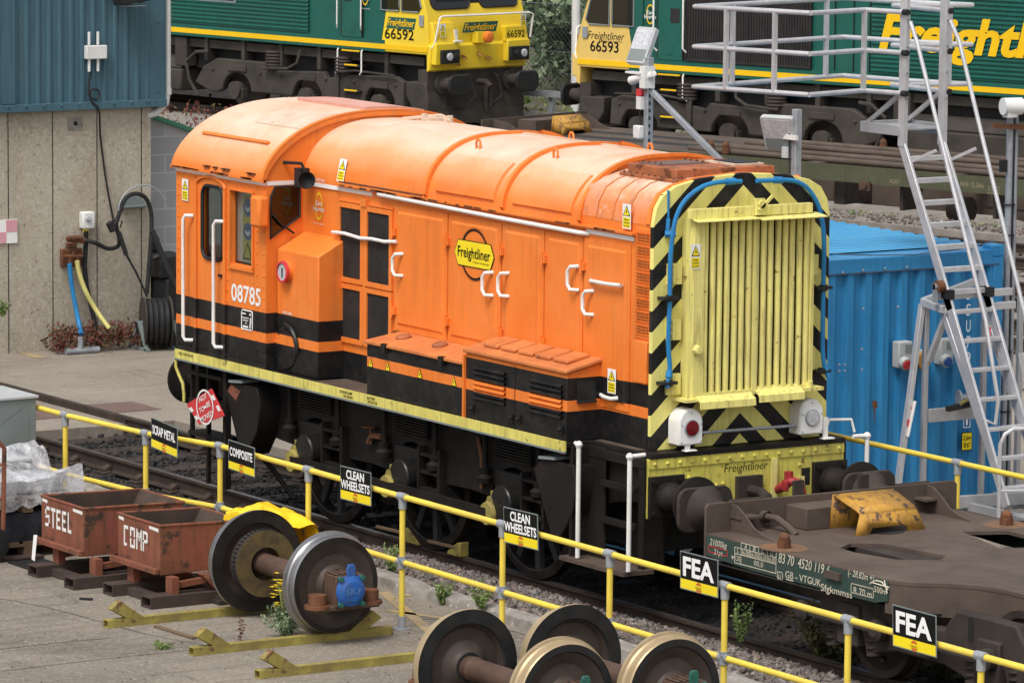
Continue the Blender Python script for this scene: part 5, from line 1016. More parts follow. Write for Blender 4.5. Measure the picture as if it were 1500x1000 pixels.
# ================================================================ GREEN MAIN-LINE LOCOMOTIVES ON THE FAR TRACK
def mainline(name_label, loc, rz, sg, yel, number, stripes_l, big=False):
    """sg = +1: cab end at local x=0 and body towards -x; sg = -1: body towards +x. local y grows away from the near side"""
    t = thing('main_line_locomotive', name_label, 'locomotive', loc, None, rz); Q = lambda n, m, mt, par=t, **k: part(n, m, mt, par, **k)
    X = lambda s: -sg * s                      # s metres from the cab front
    bx = lambda m, s0, s1, y0, y1, z0, z1, mi=None: m.box(min(X(s0), X(s1)), max(X(s0), X(s1)), y0, y1, z0, z1, mi)
    LN = 20.5; WY = 2.5
    def ribbed(m, s0, s1, z0, z1, pitch=.077):
        pr = []; z = z0
        while z < z1 - pitch: pr += [(z, 0), (z + pitch * .45, 0), (z + pitch * .58, -.022), (z + pitch * .87, -.022)]; z += pitch
        pr.append((z1, 0)); m.quadstrip([[(X(s), d, z) for z, d in pr] for s in (s0, s1)])
    m = MB(); bx(m, 1.25, LN, .03, WY - .03, 1.38, 3.6); m.prism([(.03, 3.6), (WY - .03, 3.6), (WY - .5, 3.9), (.5, 3.9)], (X(1.25), 0, 0), Y_, Z_, (X(LN) - X(1.25), 0, 0)); bd = Q('body', m, 'green')
    m = MB(); bx(m, 1.2, LN, -.012, .04, 1.40, 1.45); bx(m, 1.2, LN, -.008, .04, 1.545, 1.62); Q('skirt', m, 'green', bd)
    m = MB(); bx(m, .02, LN, -.018, .03, 1.45, 1.545); Q('stripe', m, 'stripe66', bd)
    for s0, s1 in ((3.35, 9.5), (12, LN)) if not big else ((6.55, LN),):
        m = MB(); ribbed(m, s0, s1, 1.64, 3.3); Q('ribbed_panel', m, 'green', bd, sharp=20)
    if not big: m = MB(); bx(m, 5.5, 6.6, -.03, .0, 2.14, 2.5); Q('vent', m, 'rubber', bd); m = MB(); bx(m, 5.45, 6.65, -.026, .01, 2.10, 2.54); Q('vent_frame', m, 'cabinet', bd)
    # cab
    m = MB(); side = [(0, 1.05), (.02, 1.6), (.06, 2.15), (.30, 2.95), (.55, 3.6), (1.25, 3.6), (1.34, 1.40), (.12, 1.40)]
    side = [(.0, 1.40), (.0, 1.6), (.06, 2.15), (.36, 3.0), (.6, 3.65), (1.16, 3.65), (1.16, 2.3), (1.34, 1.40)]
    m.prism([(X(a), b) for a, b in side], (0, -.004, 0), X_, Z_, (0, WY + .008, 0)); cb = Q('cab', m, yel, bevel=.02)
    m = MB(); m.prism([(X(1.161), 2.3), (X(1.161), 3.65), (X(1.5), 3.65), (X(1.5), 1.402), (X(1.341), 1.402)], (0, -.003, 0), X_, Z_, (0, .03, 0)); Q('cab_side', m, 'green', bd)
    for s0, s1 in ((.2, .74), (.80, 1.30)):
        pts = [(s0 + (.07 if s0 < .5 else 0), 2.18), (s1, 2.18), (s1, 2.95), (s0 + (.20 if s0 < .5 else 0), 2.95), (s0 + (0 if s0 < .5 else 0), 2.27)]
        m = MB(); m.prism([(X(a), b) for a, b in pts], (0, -.010, 0), X_, Z_, (0, .008, 0)); gl = Q('side_window', m, 'glassd', cb)
        m = MB(); m.tube([(X(a), -.012, b) for a, b in pts], .018, 6, closed=True); Q('window_frame', m, 'cabinet', gl)
    m = MB(); bx(m, .13, .24, -.03, .0, 1.93, 2.13); Q('vent_panel', m, 'galv', cb)
    m = MB(); bx(m, .12, 1.3, .3, 2.3, 1.6, 3.4); Q('cab_interior', m, 'rubber', cb)
    # doorway, handrails, steps
    m = MB(); bx(m, 1.86, 2.40, -.006, .02, 1.63, 3.3); bx(m, 2.03, 2.2, -.012, .0, 1.72, 1.9); dr = Q('door', m, 'green', bd)
    m = MB(); bx(m, 2.14, 2.34, -.014, .0, 2.3, 2.55); bx(m, 1.835, 1.86, -.004, .03, 1.63, 3.3); bx(m, 2.40, 2.425, -.004, .03, 1.63, 3.3); Q('door_panel', m, 'grille', dr)
    for s in (1.80, 2.47): m = MB(); m.tube([(X(s), -.01, 3.3), (X(s), -.07, 3.2), (X(s), -.07, 1.85), (X(s + .05), -.02, 1.78)], .017, 6); m.tube([(X(s), -.03, 1.40), (X(s), -.05, 1.36), (X(s), -.05, .98), (X(s + .08), -.02, .93)], .017, 6); Q('handrail', m, 'white', dr)
    for z in (1.37, 1.10, .62, .30):
        m = MB(); bx(m, 1.88, 2.36, -.03, .25, z - .03, z, 0); bx(m, 1.95 if z < 1.3 else 1.88, 2.30 if z < 1.3 else 2.38, -.035, -.005, z - .012, z + .014, 1); Q('step', m, ['rubber', 'stripe66'], dr)
    # underframe
    m = MB(); bx(m, .1, LN, .35, WY - .35, .75, 1.38); Q('underframe', m, 'rubber')
    m = MB(); bx(m, .25, LN, .12, .34, 1.18, 1.34); bx(m, 7.0, 7.35, .05, .3, .8, 1.35)
    for s in (1.2, 3.1, 4.2, 5.3, 6.4): bx(m, s, s + .1, .08, .34, .95, 1.38)
    Q('side_brackets', m, 'dust')
    for y0, nm in ((.05, 'bogie'), (WY - .2, 'bogie')):
        fr = [(.75, .86), (1.0, .95), (2.2, .90), (2.9, .80), (3.0, .92), (4.3, .86), (4.6, 1.0), (6.1, 1.0), (6.5, .82), (6.75, .50), (6.3, .34), (6.1, .34)]
        for a in (5.5, 3.45, 1.40): fr += [(a + .42 * math.cos(q), .40 + .36 * math.sin(q)) for q in [math.pi * i / 8 for i in range(9)]]
        fr += [(.72, .40)]
        m = MB(); m.prism([(X(a), b) for a, b in fr], (0, y0, 0), X_, Z_, (0, .14, 0)); bg_ = Q('bogie', m, 'dust', bevel=.025)
        for a in (1.40, 3.45, 5.5):
            m = MB(); m.lathe([(0, -.13), (.09, -.13), (.14, -.09), (.17, 0), (.17, .1), (0, .1)], (X(a), y0 + .02, .42), (0, -1, 0), 18); bx(m, a - .2, a + .2, y0 - .02, y0 + .12, .28, .46); Q('axle_box', m, 'dust', bg_, bevel=.01)
            m = MB(); m.lathe([(0, -.06), (.45, -.06), (.53, -.05), (.53, .06), (.45, .07), (0, .05)], (X(a), y0 + .38 if y0 < 1 else y0 - .25, .53), (0, 1, 0), 36); Q('wheel', m, 'wagon_dark', bg_)
        for a in (2.45, 4.45):
            m = MB()
            for k in range(5): m.lathe([(0, 0), (.17, 0), (.19, .03), (.17, .06), (0, .06)], (X(a), y0 + .06, .93 + k * .062), (0, 0, 1), 18)
            Q('coil_spring', m, 'wagon_dark', bg_)
        m = MB(); bx(m, 1.15, 1.6, y0 - .03, y0, .70, .84); bx(m, 3.2, 3.7, y0 - .03, y0, .72, .82); bx(m, 5.2, 5.75, y0 - .03, y0, .78, .90); bx(m, 2.5, 2.62, y0 - .05, y0, .45, .95)
        for a in (.95, 2.1, 2.9, 4.2, 4.8, 6.2): m.sphere((X(a), y0 - .005, .78), .035, 8)
        Q('bogie_bracket', m, 'dust', bg_, bevel=.01)
        if y0 < 1:
            m = MB(); m.tube([(X(3.6), .02, 1.3), (X(3.65), -.03, 1.05), (X(3.9), -.05, .93), (X(4.6), -.05, .90)], .03, 6); m.tube([(X(6.3), .02, 1.12), (X(6.6), -.04, 1.1), (X(6.9), -.05, .9), (X(6.8), -.05, .55), (X(6.6), 0, .25)], .035, 6); m.tube([(X(.9), -.02, .97), (X(2.0), -.03, 1.0), (X(2.4), -.02, .96)], .02, 6); Q('air_hose', m, 'dust', bg_)
    m = MB(); bx(m, 7.15, 13.2, .02, WY - .02, .30, .74); m.prism([(.02, .74), (WY - .02, .74), (WY - .25, .98), (.25, .98)], (X(7.15), 0, 0), Y_, Z_, (X(13.2) - X(7.15), 0, 0)); Q('fuel_tank', m, 'dust', bevel=.05)
    m = MB(); m.prism([(X(.02), .25), (X(.35), .25), (X(.62), .62), (X(.62), .88), (X(.1), .88), (X(.02), .62)], (0, -.0, 0), X_, Z_, (0, .5, 0)); m.prism([(X(.02), .25), (X(.35), .25), (X(.62), .62), (X(.62), .88), (X(.1), .88), (X(.02), .62)], (0, WY - .5, 0), X_, Z_, (0, .5, 0)); Q('sand_box', m, 'dust', bevel=.02)
    m = MB(); bx(m, .05, .3, .02, WY - .02, .30, 1.12); m.prism([(X(-.05), .10), (X(.3), .10), (X(.6), .35), (X(.1), .62)], (0, .05, 0), X_, Z_, (0, WY - .1, 0)); Q('buffer_beam', m, 'dust')
    for y in (.385, 2.115):
        m = MB(); m.lathe([(.0, -.05), (.2, -.05), (.2, .02), (.13, .03), (.13, .28), (.11, .3), (.11, .42)], (X(0), y, .86), (sg, 0, 0), 20); bf_ = Q('buffer', m, 'dust')
        m = MB(); m.prism(rr(.60, .40, .15, 6, y, .86), (X(-.42), 0, 0), Y_, Z_, (sg * .06, 0, 0)); Q('buffer_head', m, 'rubber', bf_, bevel=.03)
    m = MB(); m.tube([(X(-.02), 1.25, .86), (X(-.25), 1.25, .86), (X(-.36), 1.25, .78)], .06, 8); m.tube([(X(-.3), 1.2, .8), (X(-.3), 1.2, .4), (X(-.28), 1.25, .3)], .04, 8); m.tube([(X(-.3), 1.3, .8), (X(-.3), 1.3, .4)], .04, 8); Q('coupling', m, 'wagon_dark')
    for y in (.95, 1.65): m = MB(); m.tube([(X(0), y, 1.0), (X(-.12), y, .95), (X(-.2), y + .06, .6), (X(-.1), y - .15, .38), (X(0), y - .25, .42)], .03, 6); Q('air_hose', m, 'rubber')
    # cab front
    m = MB(); m.prism([(X(.06), 1.08), (X(-.03), 1.12), (X(-.05), 1.55), (X(0), 1.6), (X(.06), 1.6)], (0, .0, 0), X_, Z_, (0, WY, 0)); m.box(min(X(.05), X(-.16)), max(X(.05), X(-.16)), .04, .62, 1.22, 1.62); m.box(min(X(.05), X(-.16)), max(X(.05), X(-.16)), WY - .62, WY - .04, 1.22, 1.62); m.prism([(X(.02), 1.6), (X(-.14), 1.6), (X(-.02), 2.0), (X(.05), 2.0)], (0, .06, 0), X_, Z_, (0, .52, 0)); m.prism([(X(.02), 1.6), (X(-.14), 1.6), (X(-.08), 1.88), (X(.05), 1.88)], (0, WY - .60, 0), X_, Z_, (0, .54, 0)); nz = Q('nose', m, 'yel66' if sg > 0 else yel, cb, bevel=.015)
    for y0, y1, yl in ((.13, .60, .38), (WY - .60, WY - .10, WY - .30)):
        m = MB(); m.box(min(X(-.16), X(-.22)), max(X(-.16), X(-.22)), y0, y1, 1.24, 1.50, 0); q = Q('lamp_cluster', m, 'rubber', nz, bevel=.02)
    for y, r, mt in ((.33, .075, 'lens'), (.50, .07, 'grille'), (WY - .44, .065, 'grille'), (WY - .25, .075, 'lens')):
        m = MB(); m.lathe([(r, 0), (r, .02), (r * .8, .03), (0, .035)], (X(-.22), y, 1.37), (sg, 0, 0), 18); Q('headlight', m, mt, nz)
    for y0, y1 in ((.16, 1.12), (1.40, 2.36)):
        z0, z1 = 2.24, 2.95; xa, xb = .06 + (z0 - 2.15) * .353, .06 + (z1 - 2.15) * .353
        o = Vector((X(xa) + sg * .014, (y0 + y1) / 2, z0)); up = (Vector((X(xb) + sg * .014, 0, z1)) - Vector((X(xa) + sg * .014, 0, z0))).normalized(); h = (z1 - z0) * 1.06
        m = MB(); pr = rr(y1 - y0, h, .12, 5, 0, h / 2); m.prism(pr, o, Y_, up, (sg * -.01, 0, 0)); ws = Q('windscreen', m, 'glassd', cb)
        m = MB(); m.tube([o + Vector((0, a, 0)) + up * b for a, b in pr], .022, 6, closed=True); Q('window_seal', m, 'rubber', ws)
    m = MB(); m.tube([(X(-.02), .03, 1.5), (X(-.10), .06, 1.62), (X(-.14), .14, 2.08), (X(-.14), .2, 2.12), (X(-.14), WY - .05, 2.12), (X(-.14), WY + .06, 2.08), (X(-.10), WY + .02, 1.65)], .02, 6); Q('front_handrail', m, 'white', nz)
    m = MB(); m.cbox((X(-.10), 1.22, 1.70), (.16, .26, .2)); m.lathe([(.11, 0), (.11, .08), (.08, .1), (0, .11)], (X(-.16), 1.33, 1.70), (sg, 0, 0), 16, [1, 1, 1]); Q('orange_lamp', m, [yel, 'orange_plain'], nz)
    for y, z in ((.78, 1.36), (1.2, 1.40), (1.42, 1.32), (.62, 1.24)): m = MB(); m.bar((X(-.05), y, z), (X(-.14), y + .06, z - .04), .06, .05); Q('jumper_socket', m, 'yellowcover', nz)
    m = MB(); m.box(min(X(-.05), X(-.12)), max(X(-.05), X(-.12)), .56, .62, 1.63, 1.86); m.box(min(X(-.05), X(-.2)), max(X(-.05), X(-.2)), .5, .68, 1.63, 1.66); Q('lamp_bracket', m, 'white', nz)
    # writing
    R_ = X_ if sg > 0 else X_
    tx = lambda s, z, body, h, w, b, sh, mt, nm='lettering', par=cb, dy=-.008: Q(nm, MB().text(body, (X(s) if sg < 0 else X(s), dy, z), X_, Z_, h, w, b, sh), mt, par)
    if sg > 0:
        tx(1.20, 1.655, number, .20, .80, .012, 0, 'inkblack', 'number')
        m = MB(); m.prism([(X(1.16), 1.85), (X(.40), 1.85), (X(.34), 2.06), (X(1.10), 2.06)], (0, -.010, 0), X_, Z_, (0, .005, 0)); pl = Q('name_panel', m, 'green', cb); tx(1.12, 1.90, 'Freightliner', .14, .74, .02, .25, 'stripe66', par=pl, dy=-.014)
        k = Vector((X(-.045), .86, 1.80)); m = MB(); m.prism([(.80, 1.79), (1.66, 1.79), (1.72, 1.98), (.86, 1.98)], (X(-.055), 0, 0), Y_, Z_, (sg * .008, 0, 0)); pl = Q('name_panel', m, 'green', nz); Q('lettering', MB().text('Freightliner', (X(-.065), .84, 1.83), Y_, Z_, .13, .82, .02, .25), 'stripe66', pl)
        m = MB(); m.box(min(X(-.03), X(-.125)), max(X(-.03), X(-.125)), 1.86, 2.40, 1.60, 1.86); pl = Q('number_panel', m, 'yel66', nz); Q('number', MB().text(number, (X(-.127), 1.89, 1.66), Y_, Z_, .14, .46, .008), 'inkblack', pl)
    else:
        tx(.30, 1.70, number, .20, .66, .012, 0, 'inkblack', 'number'); tx(.24, 1.92, 'Freightliner', .15, .85, -.006, .2, 'inkblack'); tx(.55, 1.885, 'A Genesee & Wyoming Company', .022, .5, .003, 0, 'inkblack')
    zx = X(1.68); m = MB(); o = Vector((zx if sg < 0 else X(1.75), -.01, 2.42)); m.arc(o, .15, .18, 0, 2 * math.pi, X_, Z_, .002, 28, .52); em = Q('ring_emblem', m, 'stripe66', bd)
    m = MB(); m.text('Zero', o + Vector((0, 0, .0)), X_, Z_, .07, .18, .01, thick=.004, align='C'); m.text('Injuries', o - Vector((0, 0, .075)), X_, Z_, .07, .27, .01, thick=.004, align='C'); m.text("Do that or don't do", o - Vector((0, 0, .25)), X_, Z_, .025, .28, thick=.003, align='C'); Q('lettering', m, 'white_clean', em)
    if big:
        m = MB(); bx(m, 2.50, 5.25, -.02, .0, 1.66, 3.2); gr = Q('air_grille', m, 'grille', bd)
        m = MB()
        for i in range(46): bx(m, 2.52 + i * .059, 2.545 + i * .059, -.035, -.02, 1.70, 3.2)
        for z in (1.66,): bx(m, 2.48, 5.27, -.03, .0, z - .02, z + .03)
        for s in (2.48, 3.86, 5.24): bx(m, s, s + .03, -.04, .0, 1.66, 3.2)
        Q('grille_bars', m, 'grille', gr)
        m = MB()
        for s in (5.75, 6.15, 6.5): bx(m, s, s + .01, -.003, .02, 1.64, 3.3)
        Q('panel_joint', m, 'rubber', bd)
        m = MB(); m.text('Freightliner', (X(6.72), -.026, 2.09), X_, Z_, .60, 4.75, .035, .22, thick=.002); Q('lettering', m, 'stripe66', bd)
    warn(nz, (X(-.14), .22, 1.86), Y_, Z_, .14, .24); warn(nz, (X(-.10), WY - .16, 1.97), Y_, Z_, .14, .24)
    return t
mainline('green and yellow main line locomotive numbered 66592 with its yellow cab front towards us', (-42.737, 22.964, 0), math.radians(11.5), 1, 'yel66', '66592', None)
_s, _z = (-30.441, 1.619)
mainline('green main line locomotive numbered 66593 with big yellow lettering, behind the aluminium ladder', fp(_s, 34.3, 0), FD, -1, 'yel66b', '66593', None, True)
make_track('railway track under the green main line locomotive with the big yellow lettering', fp(_s - 1.5, 35.5, 0), FX, FN, 60, (-.75, .75), 0, (.3, 24), False)
make_track('railway track under the green main line locomotive with the yellow cab front', Vector((-42.737, 22.964, 0)) + Vector((math.cos(math.radians(11.5)), math.sin(math.radians(11.5)), 0)) * -24 + Vector((-.2 * 1.25, 1.22, 0)), (math.cos(math.radians(11.5)), math.sin(math.radians(11.5)), 0), (-math.sin(math.radians(11.5)), math.cos(math.radians(11.5)), 0), 27, (-.75, .75), 0, (.3, 26), False)
# ================================================================ FLAT WAGONS
def keyhole(outer, holes):
    out = list(outer)
    for h in holes:
        best = min(((Vector(a) - Vector(b)).length, i, j) for i, a in enumerate(out) for j, b in enumerate(h)); _, i, j = best
        out = out[:i + 1] + h[j:] + h[:j + 1] + out[i:]
    return out
def slot(x0, y0, x1, y1, w, r=.12):
    """elongated rounded opening from (x0,y0) to (x1,y1), clockwise"""
    a = Vector((x0, y0)); b = Vector((x1, y1)); d = (b - a).normalized(); n = Vector((-d.y, d.x)); L = (b - a).length
    return [tuple(a + d * (p_ + L / 2) + n * q) for p_, q in rr(L, w, min(r, w / 2 - .001), 4)][::-1]
def end_cover(t, x, y0, y1, zt, dp=1, mt='yellowcover'):
    m = MB(); w = y1 - y0; q = lambda a, f, b: (x + a, y0 + w * f, zt + b)
    m.add([q(-.01, 0, 0), q(-.005, .19, 0), q(-.01, .24, .055), q(-.01, .70, .055), q(-.005, .75, 0), q(-.01, 1, 0), q(-.05, .90, .17), q(-.05, .10, .17)], [(0, 1, 2, 3, 4, 5, 6, 7)])
    m.add([q(-.05, .10, .17), q(-.05, .90, .17), q(-.09, .91, .20), q(-.09, .09, .20), q(-.40 * dp, .93, .29), q(-.40 * dp, .07, .29)], [(0, 1, 2, 3), (3, 2, 4, 5)])
    m.add([q(-.40 * dp, .93, .29), q(-.40 * dp, .07, .29), q(-.42 * dp, .05, .0), q(-.42 * dp, .95, .0)], [(0, 1, 2, 3)])
    if dp < 1:
        for f in (.07, .93): m.add([q(-.02, f, 0), q(-.06, f, .17), q(-.40 * dp, f, .28), q(-.42 * dp, f, 0)], [(0, 1, 2, 3)])
    c = part('coupler_cover', m, mt, t, sharp=15); so = c.modifiers.new('thick', 'SOLIDIFY'); so.thickness = .012
    m = MB(); yc = (y0 + y1) / 2; m.lathe([(0, .004), (.17, .004)], (x - .10, yc, zt), (0, 0, 1), 24); part('coupler_hole', m, 'rubber', t)
def bogie_y(t, xc, zr=0, r=.42, y=1.0):
    for s in (-1, 1):
        fr = [(-1.35, .62), (-1.2, .80), (-.45, .80), (-.30, .62), (.30, .62), (.45, .80), (1.2, .80), (1.35, .62), (1.30, .34), (1.12, .24), (1.06, .42), (.76, .42), (.70, .24), (.50, .30), (.30, .34), (-.30, .34), (-.50, .30), (-.70, .24), (-.76, .42), (-1.06, .42), (-1.12, .24), (-1.30, .34)]
        m = MB(); m.prism([(xc + a, b + zr) for a, b in fr], (0, s * y, 0), X_, Z_, (0, s * .12, 0)); bg_ = part('bogie', m, 'wagon_dark', t, bevel=.02)
        for a in (-.91, .91):
            m = MB(); m.lathe([(0, -.12), (.09, -.12), (.15, -.08), (.17, .0), (.17, .2), (0, .2)], (xc + a, s * y, r + zr), (0, -s, 0), 20); m.box(xc + a - .14, xc + a + .14, min(s * y, s * (y + .16)), max(s * y, s * (y + .16)), r + zr - .12, r + zr + .22); part('axle_box', m, 'wagon_dark', bg_, bevel=.015)
            for b in (-.27, .27):
                m = MB(); pts = [(xc + a + b + .07 * math.cos(q), s * (y + .06) + .07 * math.sin(q), zr + .22 + .036 * q / (2 * math.pi) * 1.6) for q in [2 * math.pi * i / 10 for i in range(46)]]; m.tube(pts, .018, 5); part('coil_spring', m, 'wagon_dark', bg_)
            m = MB(); yy = s * .755; m.lathe([(0, .02), (.10, .02), (.12, -.01), (.30, -.03), (r - .06, .06), (r, .065), (r + .005, -.04), (r + .03, -.06), (r + .03, -.075), (r - .05, -.07), (.1, -.07), (0, -.07)], (xc + a, yy, r + zr), (0, s, 0), 40); part('wheel', m, 'wheelface', bg_)
        m = MB()
        for a, b in ((-1.45, -.45), (.2, .95)):
            m.bar((xc + a, s * (y + .2), .50 + zr), (xc + b, s * (y + .2), .50 + zr), .03, .05)
            for q in (a, b): m.lathe([(0, -.05), (.06, -.05), (.09, -.03), (.09, .03), (.05, .05), (0, .05)], (xc + q, s * (y + .2), .50 + zr), (0, s, 0), 16)
        part('brake_link', m, 'wagon_dark', bg_)
        m = MB()
        for a in (-.95, -.85, .35): m.prism(rr(.07, .2, .03, 4, xc + a + .3, .68 + zr), (0, s * (y + .1205), 0), X_, Z_, (0, s * .003, 0))
        part('frame_slot', m, 'rubber', bg_)
    m = MB()
    for a in (-.91, .91): m.cyl((xc + a, -.8, r + zr), (xc + a, .8, r + zr), .08, 12)
    m.box(xc - .25, xc + .25, -.95, .95, .42 + zr, .72 + zr); part('bogie_bolster', m, 'wagon_dark', t)
M['wearpatch'] = mat('rubbed_rust', (.20, .10, .05), (.12, .08, .055), 9, .75)
FW = thing('flat_wagon', 'brown container flat wagon coupled to the orange locomotive, with cream lettering on its green side', 'flat wagon', (9, 0, 0))
DK = .955
HS = 1
half = [(1.26, -1.30), (3.72, -1.30), (3.86, -1.27), (3.98, -1.18), (4.12, -1.0), (4.32, -.84), (4.55, -.77), (16.5, -.77)]
outer = half + [(x, -y) for x, y in half[::-1]]
holes = [[(p[0], p[1]) for p in ((2.375, -0.753, 0.955), (2.245, -0.547, 0.955), (2.386, -0.331, 0.955), (3.103, -0.22, 0.955), (3.248, -0.387, 0.955), (3.043, -0.685, 0.955), (2.588, -0.773, 0.955))][::HS], [(p[0], p[1]) for p in ((2.226, 0.619, 0.955), (2.387, 0.976, 0.955), (2.73, 0.964, 0.955), (3.149, 0.758, 0.955), (3.051, 0.382, 0.955))][::HS], slot(4.6, 0, 5.8, 0, .5), slot(7.0, 0, 8.5, 0, .5)]
m = MB(); m.prism(keyhole(outer, holes), (0, 0, DK - .03), X_, Y_, (0, 0, .03)); dk = part('deck', m, 'wagon', FW)
for s in (-1, 1):
    m = MB(); m.prism([(1.26, DK - .005), (3.76, DK - .005), (3.76, .78), (3.60, .745), (1.9, .74), (1.26, .77)], (0, s * 1.285, 0), X_, Z_, (0, s * .02, 0)); sb = part('sole_bar', m, 'wagon_green', FW, bevel=.006)
    m = MB(); n = 8; pts = [(3.72, -1.295), (3.86, -1.265), (3.98, -1.175), (4.12, -.995), (4.32, -.835), (4.55, -.765), (16.5, -.765)]
    m.quadstrip([[(x, -s * y, z) for x, y in pts] for z in (DK - .025, DK - .27)]); part('inner_side', m, 'wagon', FW)
    m = MB(); m.quadstrip([[(x, s * (1.30 + .012 * math.sin(q)) - s * .012 * (1 - math.cos(q)), DK + .004 - .03 * (1 - math.cos(q))) for x in (1.26, 3.74)] for q in [math.pi / 2 * i / 4 for i in range(5)]]); part('deck_edge', m, 'wagon', dk)
    pr = [(1.262, 1.185), (1.34, 1.18), (1.45, 1.12), (1.58, 1.03), (1.72, .985), (1.86, .965), (1.86, DK), (1.262, DK)]
    m = MB(); m.prism(pr, (0, s * 1.06 if s < 0 else .98, 0), X_, Z_, (0, .018, 0)); part('gusset', m, 'wagon', FW)
    m = MB(); m.box(1.26, 1.42, min(s * 1.07, s * .85), max(s * 1.07, s * .85), 1.07, 1.09); part('lamp_step', m, 'wagon', FW)
    m = MB(); c = (2.15, s * 1.15, DK); m.cyl((c[0], c[1], DK + .001), (c[0], c[1], DK + .07), .055, 12); m.sphere((c[0], c[1], DK + .085), .055, 10, (1, .8, .8)); m.box(c[0] - .05, c[0] + .05, c[1] - .035, c[1] + .035, DK, DK + .05); tw = part('twistlock', m, 'rust', FW)
    m = MB(); m.arc((c[0], c[1], DK + .001), 0, .2, 0, 2 * math.pi, X_, Y_, .001, 18, 1.1); part('wear_patch', m, 'wearpatch', tw)
    buffer(1.235, -1, s * .8635, FW, 'wagon_dark', z=1.03, L=.62, wide=True)
    m = MB(); m.box(1.20, 1.232, s * .34 - .05, s * .34 + .05, 1.0, 1.32); part('bracket_post', m, 'wagon_dark', FW)
hp = [(-1.31, .73), (1.31, .73), (1.31, 1.17), (1.28, 1.20), (-1.28, 1.20), (-1.31, 1.17)]
m = MB(); m.prism(hp, (1.232, 0, 0), Y_, Z_, (.028, 0, 0)); hs_ = part('headstock', m, 'wagon', FW, bevel=.004)
m = MB(); m.box(1.261, 1.56, -.50, .45, DK + .001, 1.14); part('coupler_pocket', m, 'wagon', FW, bevel=.008)
end_cover(FW, 1.99, -.30, .43, DK, 1)
m = MB(); m.tube([(1.265, -.74, 1.06), (1.33, -.74, 1.06), (1.45, -.72, 1.06), (1.6, -.70, 1.0), (1.68, -.69, .95)], .03, 8); m.lathe([(.05, -.03), (.05, .03)], (1.31, -.74, 1.06), X_, 10); part('air_pipe', m, 'wagon', FW)
m = MB(); m.box(1.3, 16.5, -.5, .5, .62, DK - .031); part('centre_sill', m, 'wagon_dark', FW); m = MB(); m.box(1.3, 4.1, -1.2, 1.2, .70, .715); part('under_tray', m, 'rubber', FW)
bogie_y(FW, 3.95)
m = MB(); k = (3.056, -1.3, 0.883); m.box(k[0] - .1, k[0] + .1, -1.335, -1.306, k[2] - .03, k[2] + .03); part('reflector', m, 'wagon', FW)
M['cream'] = mat('cream_lettering', (.60, .55, .43), (.50, .46, .36), 9, .6)
m = MB(); Yw = -1.307
def wt(tx, k, h, w=None, sh=.0, b=.004): m.text(tx, (k[0], Yw, k[2]), X_, Z_, h, w, b, sh)
def wbox(a, q, mi=0, lines=()):
    x0, z1, x1, z0 = a[0], a[2], q[0], q[2]
    for A in ((x0, x1, z0, z0 + .006), (x0, x1, z1 - .006, z1), (x0, x0 + .006, z0, z1), (x1 - .006, x1, z0, z1)) + tuple(lines): m.box(A[0], A[1], Yw - .002, Yw, A[2], A[3], mi)
wt('21000kg', (1.316, -1.305, 0.871), .055, .25, .25); wbox((1.296, -1.305, 0.862), (1.574, -1.305, 0.807), 1); wt('21pt', (1.377, -1.305, 0.8), .05, .13, .2)
x0, x1 = 2.02, 2.50; zt_ = .905
x0 = (1.767, -1.305, 0.865)[0]; x1 = (2.261, -1.305, 0.771)[0]; cw = (x1 - x0) / 4
for i, ch in enumerate('ABCD'):
    wt(ch, (x0 + cw * (i + .35), 0, .912), .04, .04, .2); wt('36.00', (x0 + cw * (i + .06), 0, .858), .042, cw * .86)
for z in (.953, .905, .852, .775): m.box(x0 - .09 * (z < .95), x1, Yw - .002, Yw, z - .003, z + .003, 0)
for i in range(5): m.box(x0 + cw * i - .003, x0 + cw * i + .003, Yw - .002, Yw, .852 if i % 4 else .775, .953, 0)
m.box(x0 - .093, x0 - .087, Yw - .002, Yw, .775, .905, 0)
wt('S', (x0 - .06, 0, .86), .04); wt('120', (x0 - .085, 0, .795), .045, .075); wt('00,0', (x0 + cw * 1.5, 0, .795), .045, .13); m.decal([(x0 - .14, Yw - .001, .825), (x0 - .10, Yw - .001, .825), (x0 - .12, Yw - .001, .795)], 0)
wt('83 70  4520 119-6', (2.296, -1.305, 0.872), .085, .70, .2); wt('GB - VTGUK', (2.394, -1.305, 0.763), .06, .49, 0); k = (2.404, -1.305, 0.754); m.box(k[0], k[0] + .1, Yw - .002, Yw, k[2] - .008, k[2], 0)
wbox((2.279, -1.305, 0.796), (2.357, -1.305, 0.735)); wt('1L', (2.295, -1.305, 0.737), .04, .05)
wt('Sfgkmmss', (2.883, -1.305, 0.734), .06, .42, 0); wbox((3.284, -1.305, 0.858), (3.585, -1.305, 0.779)); wt('R 70 m', (3.322, -1.305, 0.781), .055, .24)
wt('(- 28,82m +)', (3.245, -1.305, 0.913), .055, .34, .15); wt('500m', (3.592, -1.305, 0.835), .05, .16)
k = (3.671, -1.305, 0.908); m.tube([(k[0] - .14, Yw, k[2] - .02), (k[0] - .06, Yw, k[2] + .02), (k[0] + .02, Yw, k[2] + .02), (k[0] + .1, Yw, k[2] - .03)], .006, 4, 0); m.tube([(k[0] - .12, Yw, k[2] - .005), (k[0] + .11, Yw, k[2] - .01)], .006, 4, 0); m.tube([(k[0] + .05, Yw, k[2] + .04), (k[0] + .09, Yw, k[2] - .06)], .006, 4, 0)
part('lettering', m, ['cream', 'redpaint'], FW)
